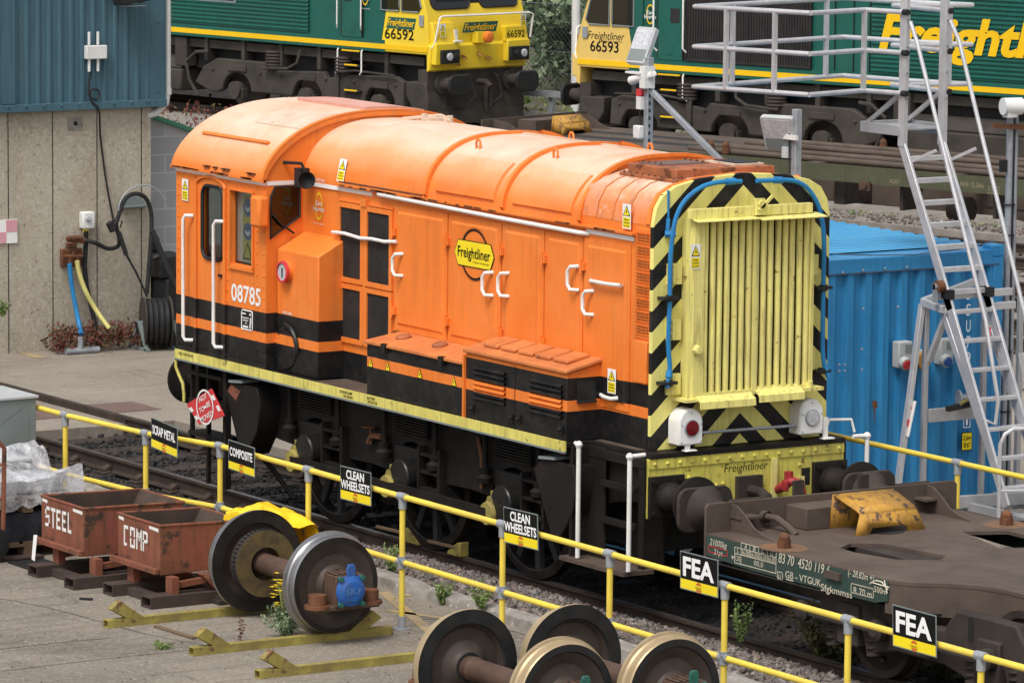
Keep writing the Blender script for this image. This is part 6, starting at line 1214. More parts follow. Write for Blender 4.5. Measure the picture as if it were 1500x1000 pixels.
# far wagon: same kind of end, open skeleton of tubes beyond it
_s, _z = (-18.472, 0.979); R2 = 17
F2 = thing('flat_wagon', 'long brown flat wagon with green side between the orange locomotive and the green locomotives', 'flat wagon', fp(_s, 25.95, 0), None, FD)
ZT = _z
m = MB(); m.prism([(-7.0, 0), (-2.6, 0), (-2.6, 2.6), (-7.0, 2.6)], (0, 0, ZT - .03), X_, Y_, (0, 0, .03)); part('deck', m, 'wagon', F2)
m = MB(); m.box(-6.4, -3.4, .75, 1.1, ZT, ZT + .002); m.box(-6.3, -3.4, 1.6, 1.9, ZT, ZT + .002); part('deck_opening', m, 'rubber', F2)
m = MB(); m.box(-7.03, -7.0, -.01, 2.61, ZT - .24, ZT + .24); part('headstock', m, 'wagon', F2)
for y in (.25, 2.3): m = MB(); m.prism([(-6.99, ZT + .23), (-6.7, ZT + .2), (-6.4, ZT + .06), (-6.2, ZT)] + [(-6.99, ZT)], (0, y, 0), X_, Z_, (0, .02, 0)); part('gusset', m, 'wagon', F2)
m = MB(); m.box(-6.99, -6.6, .85, 1.75, ZT, ZT + .2); part('coupler_pocket', m, 'wagon', F2)
end_cover(F2, -6.05, .85, 1.65, ZT, .6)
m = MB(); m.prism([(-7.0, ZT), (9, ZT), (9, ZT - .255), (-2.0, ZT - .255), (-3.0, ZT - .12), (-7.0, ZT - .12)], (0, -.02, 0), X_, Z_, (0, .02, 0)); so = part('sole_bar', m, 'olive', F2); so2 = so.copy(); COL.objects.link(so2); so2.location = (0, 2.64, 0); so2.parent = F2
for y, r in ((.30, .05), (.95, .05), (1.75, .05), (2.35, .05)): m = MB(); m.tube([(-3.0, y, ZT + .02), (9, y, ZT + .02)], r, 10); part('deck_tube', m, 'wagon', F2)
for x in (-2.55, -.4, 2.2, 5.2, 8.4): m = MB(); m.box(x - .12, x + .12, .02, 2.58, ZT - .06, ZT - .005); part('cross_member', m, 'wagon', F2)
for x, y in ((-2.5, .2), (-2.2, .2), (-.8, 2.4), (-.4, 2.4), (2.2, 2.4), (5.2, .2)): m = MB(); m.cyl((x, y, ZT), (x, y, ZT + .12), .06, 10); m.sphere((x, y, ZT + .13), .06, 8); part('twistlock', m, 'rust', F2)
m = MB(); m.prism([(-6.9, ZT - .1), (-3, ZT - .1), (-2.4, ZT - .28), (9, ZT - .28), (9, .2), (3.2, .2), (2.6, .30), (-1.0, .30), (-1.8, .45), (-6.9, .45)], (0, .9, 0), X_, Z_, (0, .8, 0)); part('centre_sill', m, 'wagon', F2)
m = MB(); m.box(-.1, .1, .2, 1.2, .35, ZT - .25)
for x in (1.2, 2.9, 4.4, 5.0): m.box(x, x + .06, .1, .6, .35, ZT - .25)
m.box(2.6, 6, .15, .2, .48, .52); m.cyl((1.9, .5, .4), (2.2, .5, .4), .2, 14); part('brake_gear', m, 'wagon_dark', F2)
m = MB(); m.box(.55, .75, -.06, -.02, ZT - .36, ZT - .22); m.cyl((.65, -.1, ZT - .28), (.65, -.03, ZT - .28), .06, 10); part('end_cock', m, 'axlered', F2)
M['worncream'] = mat('worn_cream_lettering', (.36, .30, .20), (.22, .19, .12), 12, .6)
k = (-16.081, 0.805); m = MB(); m.text('IWB 12.30m', (k[0] - _s, -.023, k[1]), X_, Z_, .075, .42, .004); part('lettering', m, 'worncream', F2); m = MB(); k = (-15.589, 0.768)
for i in range(3): m.text('RETURN EMPTY', (k[0] - _s, -.023, k[1] - .045 * i + .05), X_, Z_, .03, .22, .004)
k = (-17.367, 0.766); part('lettering', m, 'worncream', F2); m = MB(); m.text('IGD', (k[0] - _s, -.023, k[1]), X_, Z_, .06, .17, .004); part('lettering', m, 'worncream', F2)
F2b = F2
for xc in (-4.6, 7.2):
    for a in (-.91, .91):
        m = MB(); m.lathe([(0, 0), (.42, 0), (.42, .13), (0, .13)], (xc + a, .5, .42), (0, 1, 0), 28); m.lathe([(0, 0), (.42, 0), (.42, .13), (0, .13)], (xc + a, 2.0, .42), (0, 1, 0), 28); m.cyl((xc + a, .5, .42), (xc + a, 2.1, .42), .08, 10); part('wheelset', m, 'wheelface', F2)
    m = MB(); m.prism([(xc - 1.3, .3), (xc - 1.2, .6), (xc + 1.2, .6), (xc + 1.3, .3), (xc + .6, .3), (xc, .38), (xc - .6, .3)], (0, .3, 0), X_, Z_, (0, .12, 0)); part('bogie', m, 'wagon_dark', F2)
# ================================================================ BLUE CONTAINER
CT = thing('shipping_container', 'blue corrugated shipping container behind the nose of the orange locomotive', 'container', (-6.4, 4.2, 0)); G0 = -.08
CXF, CY0, CY1, CH = -3.36, 2.98, 5.42, 2.58
m = MB(); m.box(CXF - 6.03, CXF - .08, CY0 + .05, CY1 - .05, G0 + .1, CH - .06)
pr = []; y = CY0 + .13; pit = .285
while y < CY1 - .2: pr += [(y, 0), (y + .07, 0), (y + .105, -.045), (y + .18, -.045), (y + .215, 0)]; y += .215
pr.append((CY1 - .12, 0)); m.quadstrip([[(CXF - .012 + d, yy, z) for yy, d in pr] for z in (G0 + .16, CH - .12)])
for yy in (CY0, CY1):
    s = 1 if yy == CY1 else -1; x = CXF - 6; pr2 = []
    while x < CXF - .25: pr2 += [(x, 0), (x + .07, 0), (x + .105, -.035), (x + .18, -.035), (x + .215, 0)]; x += .215
    m.quadstrip([[(xx, yy + s * (-.01 + d), z) for xx, d in pr2] for z in (G0 + .16, CH - .12)])
wl_ = part('wall', m, 'contblue', CT, sharp=20)
m = MB()
for y0 in (CY0, CY1 - .12):
    for x0 in (CXF - .12, CXF - 6.06): m.box(x0, x0 + .12, y0, y0 + .12, G0 + .12, CH - .12)
m.box(CXF - .08, CXF, CY0 + .12, CY1 - .12, CH - .19, CH - .06); m.box(CXF - .08, CXF, CY0 + .12, CY1 - .12, G0, G0 + .16); m.box(CXF - 6, CXF - .12, CY0, CY0 + .06, CH - .16, CH - .06); m.box(CXF - 6, CXF - .12, CY1 - .06, CY1, CH - .16, CH - .06); m.box(CXF - 6, CXF - .12, CY1 - .06, CY1, G0, G0 + .16); m.prism([(CXF - .30, CH - .062), (CXF - .001, CH - .062), (CXF - .001, CH - .05), (CXF - .3, CH - .035)], (0, CY0 + .1, 0), X_, Z_, (0, CY1 - CY0 - .2, 0)); part('frame', m, 'contblue', CT, bevel=.006)
m = MB()
for y0 in (CY0 - .004, CY1 - .146):
    for x0 in (CXF - .166, CXF - 6.066):
        for z in (G0, CH - .118): m.box(x0, x0 + .17, y0, y0 + .15, z, z + .118)
part('corner_casting', m, 'contblue', CT, bevel=.012, label='rust-edged corner castings')
rows = []; x = CXF - 5.95; pr = []
while x < CXF - .32: pr += [(x, 0), (x + .07, .0), (x + .10, .028), (x + .16, .028)]; x += .19
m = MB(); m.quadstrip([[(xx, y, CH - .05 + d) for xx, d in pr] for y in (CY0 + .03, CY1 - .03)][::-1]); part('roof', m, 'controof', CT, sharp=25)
M['contrust'] = mat('container_seam_rust', (.10, .07, .05), (.03, .10, .2), 14, .8)
m = MB(); m.box(CXF + .0005, CXF + .003, CY0 + .12, CY1 - .05, CH - .196, CH - .184); m.tube([(-3.33, 3.323, 2.595), (-3.33, 3.811, 2.557), (-3.33, 4.304, 2.538), (-3.33, 4.802, 2.559), (-3.33, 5.262, 2.616)], .006, 5); part('seam', m, 'contrust', CT)
m = MB()
_a, _b = (-3.36, 4.988, 2.111), (-3.36, 5.014, 1.161)
for i, ch in enumerate('SSU7908'):
    k = Vector(_a).lerp(Vector(_b), i / 6); m.text(ch, (CXF + .003, k[1], k[2] - .05), Y_, Z_, .12, .055, .006, align='C')
part('lettering', m, 'white_clean', CT); m = MB(); k = (-3.36, 5.005, 0.864); m.text('1', (CXF + .003, k[1], k[2] - .04), Y_, Z_, .10, .025, .006, align='C')
m.tube([(CXF + .003, k[1] + a, k[2] + b + .01) for a, b in rr(.08, .15, .01, 2)], .004, 4, closed=True); part('lettering', m, 'white_clean', CT)
k = (-3.36, 5.01, 0.661); m = MB(); m.box(CXF + .0, CXF + .004, k[1] - .065, k[1] + .065, k[2] - .09, k[2] + .09, 1); m.box(CXF + .0, CXF + .006, k[1] - .057, k[1] + .057, k[2] - .082, k[2] + .082, 0)
m.text('2,6m', (CXF + .007, k[1], k[2] + .015), Y_, Z_, .05, .095, .004, align='C', mi=1); m.text('8\'6"', (CXF + .007, k[1], k[2] - .06), Y_, Z_, .05, .08, .004, align='C', mi=1); part('height_plate', m, ['signyellow', 'inkblack'], CT)
def sockbox(label, a, q, k, mt):
    t = thing('socket_box', label, 'power socket', (CXF, (a[1] + q[1]) / 2, a[2]))
    m = MB(); m.box(CXF - .02, CXF + .09, a[1], q[1], a[2], q[2]); b = part('case', m, 'skin', t, bevel=.012)
    m = MB(); w = q[1] - a[1]; m.box(CXF + .09, CXF + .097, a[1] + w * .45, q[1] - .01, a[2] + .15, q[2] - .03); part('window', m, 'cabinet', b)
    m = MB(); m.cyl((CXF + .09, k[1], k[2]), (CXF + .15, k[1], k[2] - .02), .062, 16, 0); m.cyl((CXF + .15, k[1], k[2] - .02), (CXF + .165, k[1], k[2] - .024), .045, 16, 1); part('socket', m, ['skin', mt], b)
sockbox('grey power socket box with a red outlet on the blue container end', (-3.36, 4.09, 1.449), (-3.36, 4.257, 1.706), (-3.27, 4.144, 1.51), 'redpaint'); sockbox('grey power socket box with a blue outlet on the blue container end', (-3.36, 4.595, 1.45), (-3.36, 4.756, 1.702), (-3.27, 4.642, 1.505), 'noticeblue')
t = thing('socket_box', 'yellow power outlet between the two grey socket boxes on the container', 'power socket', (-3.3, 4.382, 1.505)); a = (-3.3, 4.374, 1.505)
m = MB(); m.box(CXF - .02, CXF + .05, a[1] - .09, a[1] + .09, a[2] - .08, a[2] + .10); part('case', m, 'skin', t, bevel=.01); m = MB(); m.cyl((CXF + .05, a[1], a[2]), (CXF + .12, a[1], a[2]), .08, 16); part('socket', m, 'yellowcover', t)
m = MB(); k = (-3.36, 3.851, 1.119); m.decal([(CXF + .036, k[1] + x, k[2] + y) for x, y in ((-.03, .03), (.03, .02), (.035, -.04), (.01, -.05), (.0, -.2), (-.012, -.05), (-.025, -.03))]); part('rust_stain', m, 'rust', CT)
m = MB(); c0 = CY0 + .05
for q in ((-3.34, 3.448, 2.41), (-3.34, 3.691, 2.417), (-3.34, 3.953, 2.423), (-3.34, 4.216, 2.422), (-3.34, 3.7, 2.046), (-3.34, 4.118, 2.042), (-3.34, 3.693, 1.656), (-3.34, 3.697, 1.457), (-3.34, 3.427, 1.521), (-3.34, 3.492, 1.517), (-3.34, 3.429, 1.461), (-3.34, 3.494, 1.457)): m.sphere((-3.335, q[1], q[2]), .014, 6)
part('rivet', m, 'galv', CT)
# ================================================================ HANDRAILS AND SIGNS
def handrail(label, pts, zg, zt, zm, posts, extra=None, flange=True):
    t = thing('handrail', label, 'handrail', (pts[0][0], pts[0][1], zg))
    for z, nm in ((zt, 'top_rail'), (zm, 'middle_rail')): m = MB(); m.tube([(x, y, z + dz) for x, y, dz in pts], .0245, 12); part(nm, m, 'handrail', t)
    first = None; p0 = None
    for x, y, dz in posts:
        if first is None:
            p0 = (x, y, dz); m = MB(); m.cyl((x, y, zg + .02), (x, y, zt + dz), .0245, 12); a = part('post', m, 'handrail', t)
            m = MB(); m.cyl((x - .055, y, zt + dz), (x + .055, y, zt + dz), .034, 12); m.cyl((x, y, zt + dz - .10), (x, y, zt + dz - .005), .034, 12); b = part('clamp', m, 'galv', t)
            m = MB(); m.cyl((x - .055, y, zm + dz), (x + .055, y, zm + dz), .034, 12); m.cyl((x, y, zm + dz - .05), (x, y, zm + dz + .05), .036, 12); m.sphere((x + .02, y - .034, zm + dz + .02), .010, 6); c = part('clamp', m, 'galv', t)
            m = MB(); m.cyl((x, y, zg), (x, y, zg + .012), .075, 16); m.cyl((x, y, zg + .012), (x, y, zg + .11), .034, 12); d = part('base_flange', m, 'galv', t)
            first = [a, b, c, d]
        else:
            for e in first: e2 = e.copy(); COL.objects.link(e2); e2.parent = t; e2.location = (x - p0[0], y - p0[1], dz - p0[2] if e is not first[3] else 0)
    return t
ZG, ZT_, ZM = .19, 1.29, .745
A_ = [(-5.846, -3.903, 1.3), (-5.26, -3.904, 1.3), (-3.906, -3.799, 1.3), (-2.7, -3.716, 1.29)]
L = [(p[0], p[1], .01 if i < 3 else 0) for i, p in enumerate(A_)]
N_ = [(-2.884 + 1.54 * k, -3.61, -.018 * (k - 3) / 4.0 * 1.0 + .0) for k in range(0, 12)]
L = L[:3] + [(x, y, .018 if k < 2 else z) for k, (x, y, z) in enumerate(N_)]
handrail('long yellow tubular handrail with grey clamps along the near kerb', L, ZG, ZT_, ZM, L[1:-1])
FRL = [(-2.3, 1.6, 0), (.89, 1.6, -.005), (4.0, 1.6, -.01), (7.1, 1.6, -.015)]
handrail('yellow tubular handrail on the far side of the track in front of the blue container', FRL, -.04, 1.285, .70, FRL[1:])
M['logored'] = mat('sign_roundel', (.62, .16, .03), (.55, .14, .03), 8, .4)
def sign(label, lines, A, B, C, hh, wf=.86):
    """A, B top corners, C bottom-left corner on the handrail plane; the plate hangs in front of the rail"""
    A, B, C = Vector(A), Vector(B), Vector(C); r = (B - A).normalized(); u = (A - C).normalized(); w = (B - A).length; h = (A - C).length; n = r.cross(u)
    t = thing('sign_board', label, 'sign', tuple(C)); q = lambda a, b, d: C + r * a + u * b + n * d
    m = MB(); m.add([q(a, b, d) for d in (0, .004) for a, b in ((0, 0), (w, 0), (w, h), (0, h))], [(3, 2, 1, 0), (4, 5, 6, 7), (0, 1, 5, 4), (1, 2, 6, 5), (2, 3, 7, 6), (3, 0, 4, 7)]); bd = part('board', m, 'cabinet', t)
    e = .008; yb = .28 * h
    m = MB(); m.decal([q(e, yb, .0055), q(w - e, yb, .0055), q(w - e, h - e, .0055), q(e, h - e, .0055)], 0); m.decal([q(e, e, .0055), q(w - e, e, .0055), q(w - e, yb, .0055), q(e, yb, .0055)], 1)
    m.arc(q(w / 2, yb / 2, .0065), 0, .04, 0, 2 * math.pi, r, u, .0005, 20, 1, 2); m.decal([q(w / 2 + a, yb / 2 + b, .008) for a, b in ((-.05, 0), (-.04, -.014), (.04, -.014), (.05, 0), (.04, .014), (-.04, .014))], 1); m.text('Freightliner', q(w / 2, yb / 2 - .007, .0085), r, u, .014, .075, .006, align='C', mi=0)
    part('sign_face', m, ['inkblack', 'signyellow', 'logored'], bd)
    m = MB(); n_ = len(lines); th = (h - yb)
    for i, tx in enumerate(lines):
        wd = w * wf * (.62 if tx == 'CLEAN' else 1); m.text(tx, q(w / 2, yb + th * ((.5 - hh / 2) if n_ == 1 else (.54 - .44 * i)), .0075), r, u, th * hh, wd, .032, align='C')
    part('lettering', m, 'white_clean', bd)
    m = MB(); m.cyl(q(w * .5, h * .55, -.0), q(w * .5, h * .55, -.012), .02, 8); part('fixing', m, 'galv', bd)
YS = -3.66
sign('black and yellow sign reading SCRAP METAL on the handrail', ['SCRAP METAL'], (-3.647, -3.88, 1.486), (-3.161, -3.88, 1.451), (-3.647, -3.88, 1.22), .42)
sign('black and yellow sign reading COMPOSITE on the handrail', ['COMPOSITE'], (-2.607, -3.68, 1.41), (-2.143, -3.68, 1.396), (-2.602, -3.68, 1.152), .40)
sign('CLEAN WHEELSETS sign with its left edge hiding the locomotive rear wheel', ['CLEAN', 'WHEELSETS'], (-0.723, -3.66, 1.436), (-0.222, -3.66, 1.441), (-0.717, -3.66, 1.153), .36, .94)
sign('CLEAN WHEELSETS sign in front of the front wheel of the orange locomotive', ['CLEAN', 'WHEELSETS'], (1.826, -3.66, 1.453), (2.326, -3.66, 1.46), (1.841, -3.66, 1.168), .36, .94)
sign('FEA sign below the buffers where locomotive and brown wagon meet', ['FEA'], (4.302, -3.66, 1.473), (4.798, -3.66, 1.476), (4.309, -3.66, 1.186), .70, .82)
sign('FEA sign in front of the bogie of the brown wagon', ['FEA'], (6.944, -3.66, 1.489), (7.449, -3.66, 1.488), (6.958, -3.66, 1.193), .70, .82)
# ================================================================ WHEELSETS AND SKIDS
def wheelset(label, x0, y, z, kind, r=.415, bb=1.25, group=None):
    """axle along x; x0 = face of the left wheel that looks towards +x"""
    t = thing('wheelset', label, 'wheelset', (x0 + bb / 2, y, z - r), group)
    ax = .085
    def wheel(face, out):      # out=-1: the flange side looks +x (left wheel), +1: the outer face looks +x
        m = MB()
        if kind == 'old': pr = [(ax, -.01), (.14, -.01), (.16, -.03), (.24, -.055), (.31, -.035), (r - .075, .0), (r + .03, .0), (r + .03, -.03), (r, -.045), (r - .006, -.13), (r - .07, -.13), (.2, -.10), (ax, -.12)]; mi = [0, 0, 0, 0, 0, 2, 1, 1, 1, 0, 0, 0]
        else: pr = [(ax, .02), (.115, .02), (.14, -.005), (.20, -.045), (.29, -.05), (r - .085, -.012), (r - .075, .0), (r + .03, .0), (r + .03, -.03), (r, -.045), (r - .006, -.13), (r - .07, -.13), (.2, -.10), (ax, -.12)]; mi = [2, 0, 0, 0, 0, 2, 2, 1, 1, 1, 2, 0, 0]
        if out > 0:
            if kind == 'old': pr = [(ax, .02), (.14, .02), (.17, -.03), (.25, -.035), (r - .06, -.005), (r - .05, .0), (r - .006, 0), (r, -.02), (r, -.085), (r + .012, -.098), (r + .03, -.104), (r + .03, -.13), (r - .07, -.13), (.2, -.10), (ax, -.13)]; mi = [0, 0, 0, 0, 0, 2, 1, 1, 1, 1, 1, 0, 0, 0]
            else: pr = [(ax, .02), (.13, .02), (.16, -.03), (.25, -.05), (r - .07, -.012), (r - .06, .0), (r - .008, .0), (r, -.012), (r, -.08), (r + .012, -.095), (r + .03, -.10), (r + .03, -.13), (r - .07, -.13), (.2, -.1), (ax, -.13)]; mi = [0, 0, 0, 0, 2, 2, 1, 1, 1, 1, 1, 1, 0, 0]
        m.lathe(pr, (face, y, z), X_, 64, mi); return part('wheel', m, ['wheelface', 'bright' if kind == 'old' else 'wheelgold', 'tyre' if kind == 'old' else 'rubber', 'skf'], t, sharp=24)
    wheel(x0, -1); w2 = wheel(x0 + bb + .13, 1)
    m = MB(); m.lathe([(.0, -.25), (.065, -.25), (.065, -.02), (ax, -.02), (ax + .01, .1), (ax, .13), (ax, bb - .12), (ax + .01, bb - .1), (ax, bb + .02), (.065, bb + .14), (.065, bb + .34), (0, bb + .34)], (x0, y, z), X_, 28); part('axle', m, 'axlered', t)
    if kind == 'old':
        for xx, s in ((x0 + .10, 1), (x0 + bb - .13, -1)):
            m = MB(); m.lathe([(.13, -.05), (.20, -.05), (.28, -.05), (.28, -.02), (.28, .02), (.28, .05), (.14, .05), (.14, -.05)], (xx, y, z), X_, 48, [1, 1, 0, 0, 0, 1, 1]); bd = part('brake_disc', m, ['wagon_dark', 'brassy'], t, sharp=24)
            m = MB()
            for k in range(48):
                a = 2 * math.pi * k / 48; c = Vector((xx - .0, y + .283 * math.cos(a), z + .283 * math.sin(a))); m.bar(c - Vector((.022, 0, 0)), c + Vector((.022, 0, 0)), .012, .012)
            part('vent_slots', m, 'rubber', t, kind='stuff')
    for xx, s in ((x0 + bb + .15, 1), (x0 - .15, -1)):
        m = MB(); m.box(min(xx, xx + s * .20), max(xx, xx + s * .20), y - .13, y + .13, z - .14, z + .12)
        for k in range(4): m.box(min(xx + s * .02, xx + s * .19), max(xx + s * .02, xx + s * .19), y - .12 + k * .055, y - .095 + k * .055, z + .12, z + .14)
        m.box(min(xx + s * .02, xx + s * .18), max(xx + s * .02, xx + s * .18), y - .30, y + .30, z - .17, z - .125); bxp = part('axle_box', m, 'axlered', t, bevel=.02)
        m = MB()
        for q in (-.245, .245): m.lathe([(0, .085), (.075, .085), (.075, .0), (.105, .0), (.105, -.03), (0, -.03)], (xx + s * .10, y + q, z - .12), Z_, 20)
        part('spring_seat', m, 'rust', bxp)
        m = MB(); m.lathe([(.0, .06), (.08, .055), (.125, .03), (.13, .0)], (xx + s * .20, y, z - .01), (s, 0, 0), 28)
        o = Vector((xx + s * .205, y, z - .01)); m.prism([(-.035, .10), (.035, .10), (.04, .19), (.025, .22), (-.025, .22), (-.04, .19)], o, Y_, Z_, (s * .025, 0, 0)); m.cbox((xx + s * .205, y, z - .01), (.03, .22, .24))
        if kind == 'old' or s > 0: cp = part('end_cover', m, 'skf' if kind == 'old' else 'boltgreen', bxp, bevel=.006)
        m = MB()
        for a in (-1, 1):
            for b in (-1, 1): m.cyl((xx + s * .21, y + a * .10, z - .01 + b * .105), (xx + s * .245, y + a * .10, z - .01 + b * .105), .022, 6)
        part('cover_bolt', m, 'boltgreen', bxp)
        if kind == 'old' and s > 0: m = MB(); m.text('SKF', (xx + .264, y - .075, z - .03), Y_, Z_, .05, .15, .01, thick=.002); part('lettering', m, 'skf2', bxp)
    return t
M['skf2'] = mat('axlebox_lettering', (.10, .20, .42), (.08, .16, .36), 9, .5)
wheelset('rusty wheelset with brake discs and a blue axle box, beside the yellow flowers', -.90, -4.36, .655, 'old', r=.40, bb=1.17)
w1 = wheelset('waxed wheelset nearer to us with its bare axle in view', 3.80, -5.22, .65, 'new', r=.405, bb=1.22, group='clean waxed wheelsets on the yard')
dup(w1, (4.02 + .61, -4.43, .245), 'waxed wheelset standing closer to the yellow handrail and the kerb')
def skid(label, x, y0, y1, chocks):
    t = thing('wheel_skid', label, 'skid', (x, (y0 + y1) / 2, .19), 'yellow steel skids on the yard')
    m = MB(); m.panel([-.042, -.036, .036, .042], [0, .006, .060, .066], {(1, 1)}, (x, y0, .191), X_, Z_, (0, y1 - y0, 0)); part('tube', m, 'skid', t)
    for yy, s in chocks: m = MB(); m.prism([(yy + s * .10, .256), (yy + s * .26, .256), (yy + s * .04, .41), (yy - s * .05, .345)], (x - .038, 0, 0), Y_, Z_, (.076, 0, 0)); part('chock', m, 'skid', t, bevel=.004)
skid('yellow skid tube under the back-left wheel of the wheelset with brake discs', -1.06, -5.70, -3.7, ((-5.62, 1), (-3.85, -1)))
skid('yellow skid tube under the wheel with the blue axle box', .33, -5.66, -3.80, ((-5.58, 1), (-3.95, -1)))
skid('yellow skid tube running to the left waxed wheel with nothing on its visible length', 1.40, -5.66, -3.7, ((-5.58, 1),))
skid('yellow skid tube under the left waxed wheels, mostly hidden', 3.72, -5.9, -3.7, ())
skid('yellow skid tube under the right waxed wheels, mostly hidden', 5.1, -5.9, -3.7, ())
m = MB(); m.lathe([(0, .11), (.085, .11), (.085, 0), (.13, 0), (.13, -.03), (0, -.03)], (-1.62, -4.25, .26), Z_, 18); m.cbox((-1.62, -4.25, .21), (.3, .3, .036)); solo('spring_cap', m, 'wagon_dark', 'rusty round spring seat between the COMP skip and the wheelset', 'scrap part')
# yellow plastic bag behind the wheelset
rows = []; n = 18
for i in range(9):
    a = i / 8; r = []
    for j in range(n + 1):
        b = j / n; e = min(1, 4 * b * (1 - b) + .35) * min(1, 4 * a * (1 - a) + .4); r.append((-2.10 + 1.0 * b + rnd(-.02, .02), -4.0 + .36 * a + rnd(-.02, .02), .84 + .14 * e * (0.85 + .15 * math.sin(b * 17 + a * 5)) + rnd(-.025, .025)))
    rows.append(r)
m = MB(); m.quadstrip(rows[::-1]); m.quadstrip([[(p[0], p[1], .62 + rnd(-.01, .01)) for p in rows[k]] for k in (0, 8)]); m.quadstrip([rows[0], [(p[0], p[1] - .02, .74) for p in rows[0]], [(p[0], p[1], .62) for p in rows[0]]]); m.quadstrip([rows[8], [(p[0], p[1], .62) for p in rows[8]]][::-1])
b = solo('plastic_sheet', m, 'bag', 'crumpled yellow plastic sheeting lying behind the wheelset with brake discs', 'plastic sheet'); so = b.modifiers.new('sub', 'SUBSURF'); so.levels = so.render_levels = 1
t = thing('salt_bin', 'yellow bin body under the yellow plastic sheeting, hidden behind the wheelset', 'bin', (-1.45, -3.82, .19)); m = MB(); m.prism([(-1.95, .19), (-1.25, .19), (-1.2, .66), (-2.02, .66)], (0, -3.98, 0), X_, Z_, (0, .32, 0)); part('body', m, 'bag', t, bevel=.03)
# ================================================================ SKIPS, PALLETS
def skip_(label, word, x0, x1, yf, zb_, zt, yb, xb0, xb1, base_y):
    t = thing('skip', label, 'skip', ((x0 + x1) / 2, yf + .4, .19))
    P_ = [(x0, yf, zb_), (x1, yf, zb_), (x1, yb - .22, zb_), (x0, yb - .22, zb_), (x0, yf, zt), (x1, yf, zt), (x1, yb, zt - .02), (x0, yb, zt - .02)]
    m = MB(); m.add(P_, [(0, 1, 5, 4), (1, 2, 6, 5), (2, 3, 7, 6), (3, 0, 4, 7), (3, 2, 1, 0)], 0); e = .012
    I = [(x0 + e, yf + e, zb_ + e), (x1 - e, yf + e, zb_ + e), (x1 - e, yb - .23, zb_ + e), (x0 + e, yb - .23, zb_ + e), (x0 + e, yf + e, zt), (x1 - e, yf + e, zt), (x1 - e, yb - e, zt - .02), (x0 + e, yb - e, zt - .02)]
    m.add(I, [(4, 5, 1, 0), (5, 6, 2, 1), (6, 7, 3, 2), (7, 4, 0, 3), (0, 1, 2, 3)], 1); m.add([P_[4], P_[5], P_[6], P_[7], I[4], I[5], I[6], I[7]], [(0, 1, 5, 4), (1, 2, 6, 5), (2, 3, 7, 6), (3, 0, 4, 7)], 0)
    m.tube([P_[4], P_[5], P_[6], P_[7]], .013, 6, 0, True); bd = part('bin', m, ['skip', 'skip_in'], t)
    m = MB(); k = (zt - zb_)
    wd = (x1 - x0) * (.66 if word == 'STEEL' else .60); xx = x0 + (x1 - x0) * (.09 if word == 'STEEL' else .14)
    G = {'S': [(0, 1, .9, .17), (0, .5, .22, .5), (0, .42, .9, .16), (.68, 0, .22, .45), (0, 0, .9, .17)], 'T': [(0, .83, .95, .17), (.36, 0, .23, .83)], 'E': [(0, 0, .22, 1), (.24, .83, .6, .17), (.24, .42, .45, .16), (.24, 0, .6, .17)], 'L': [(0, 0, .22, 1), (.24, 0, .5, .15)], 'C': [(0, 0, .22, 1), (.24, .83, .6, .17), (.24, 0, .35, .15)], 'O': [(0, 0, .22, .46), (0, .54, .22, .46), (.68, 0, .22, .46), (.68, .54, .22, .46), (.24, .85, .42, .15), (.24, 0, .42, .15)], 'M': [(0, 0, .2, 1), (.8, 0, .2, 1), (.22, .62, .18, .25), (.42, .42, .18, .25), (.6, .62, .18, .25)], 'P': [(0, 0, .22, .46), (0, .54, .22, .46), (.68, .45, .22, .5), (.24, .85, .45, .15), (.24, .42, .45, .15)]}
    lw = wd / len(word)
    for i, ch in enumerate(word):
        for a, b, w, h in G[ch]:
            if ch == 'S' and b == 1: b = .83
            ax_, bz0 = xx + i * lw + a * lw * .85, zb_ + k * (.40 if word == 'STEEL' else .38) + b * k * .42
            m.decal([(ax_ + rnd(-.003, .003), yf - .002, bz0), (ax_ + w * lw * .85, yf - .002, bz0 + rnd(-.004, .004)), (ax_ + w * lw * .85, yf - .002, bz0 + h * k * .42), (ax_, yf - .002, bz0 + h * k * .42 + rnd(-.004, .004))])
    for a, b, w in ((.02, .90, .12), (.74, .88, .22)): m.decal([(x0 + (x1 - x0) * a, yf - .002, zb_ + k * b), (x0 + (x1 - x0) * (a + w), yf - .002, zb_ + k * (b - .02)), (x0 + (x1 - x0) * (a + w), yf - .002, zb_ + k * (b + .05)), (x0 + (x1 - x0) * a, yf - .002, zb_ + k * (b + .06))])
    part('lettering', m, 'white', bd)
    m = MB(); m.bar((x0 - .06, yf - .03, zb_ + .03), (x1 + .0, yf - .03, zb_ + .03), .05, .05); part('fork_rail', m, 'skip', t, bevel=.006)
    for bx_ in (xb0, xb1):
        m = MB(); m.panel([-.09, -.078, .078, .09], [0, .012, .088, .10], {(1, 1)}, (bx_, base_y, .191), X_, Z_, (0, 1.15, 0)); part('fork_tube', m, 'skip_base', t)
        m = MB(); m.box(bx_ - .06, bx_ + .05, yf + .02, yf + .09, .291, zb_); m.prism([(yb - .36, .291), (yb - .2, .291), (yb - .42, zb_), (yb - .5, zb_)], (bx_ - .05, 0, 0), Y_, Z_, (.1, 0, 0)); m.bar((bx_ + .0, yf + .08, .36), (bx_ + .0, yf + .55, .40), .05, .05); part('leg', m, 'skip', t)
    m = MB(); m.box(xb0 + .092, xb1 - .092, base_y + .14, base_y + .24, .195, .26); m.box(xb0 + .092, xb1 - .092, base_y + .75, base_y + .85, .195, .26); part('cross_bar', m, 'skip_base', t)
yS = -4.93
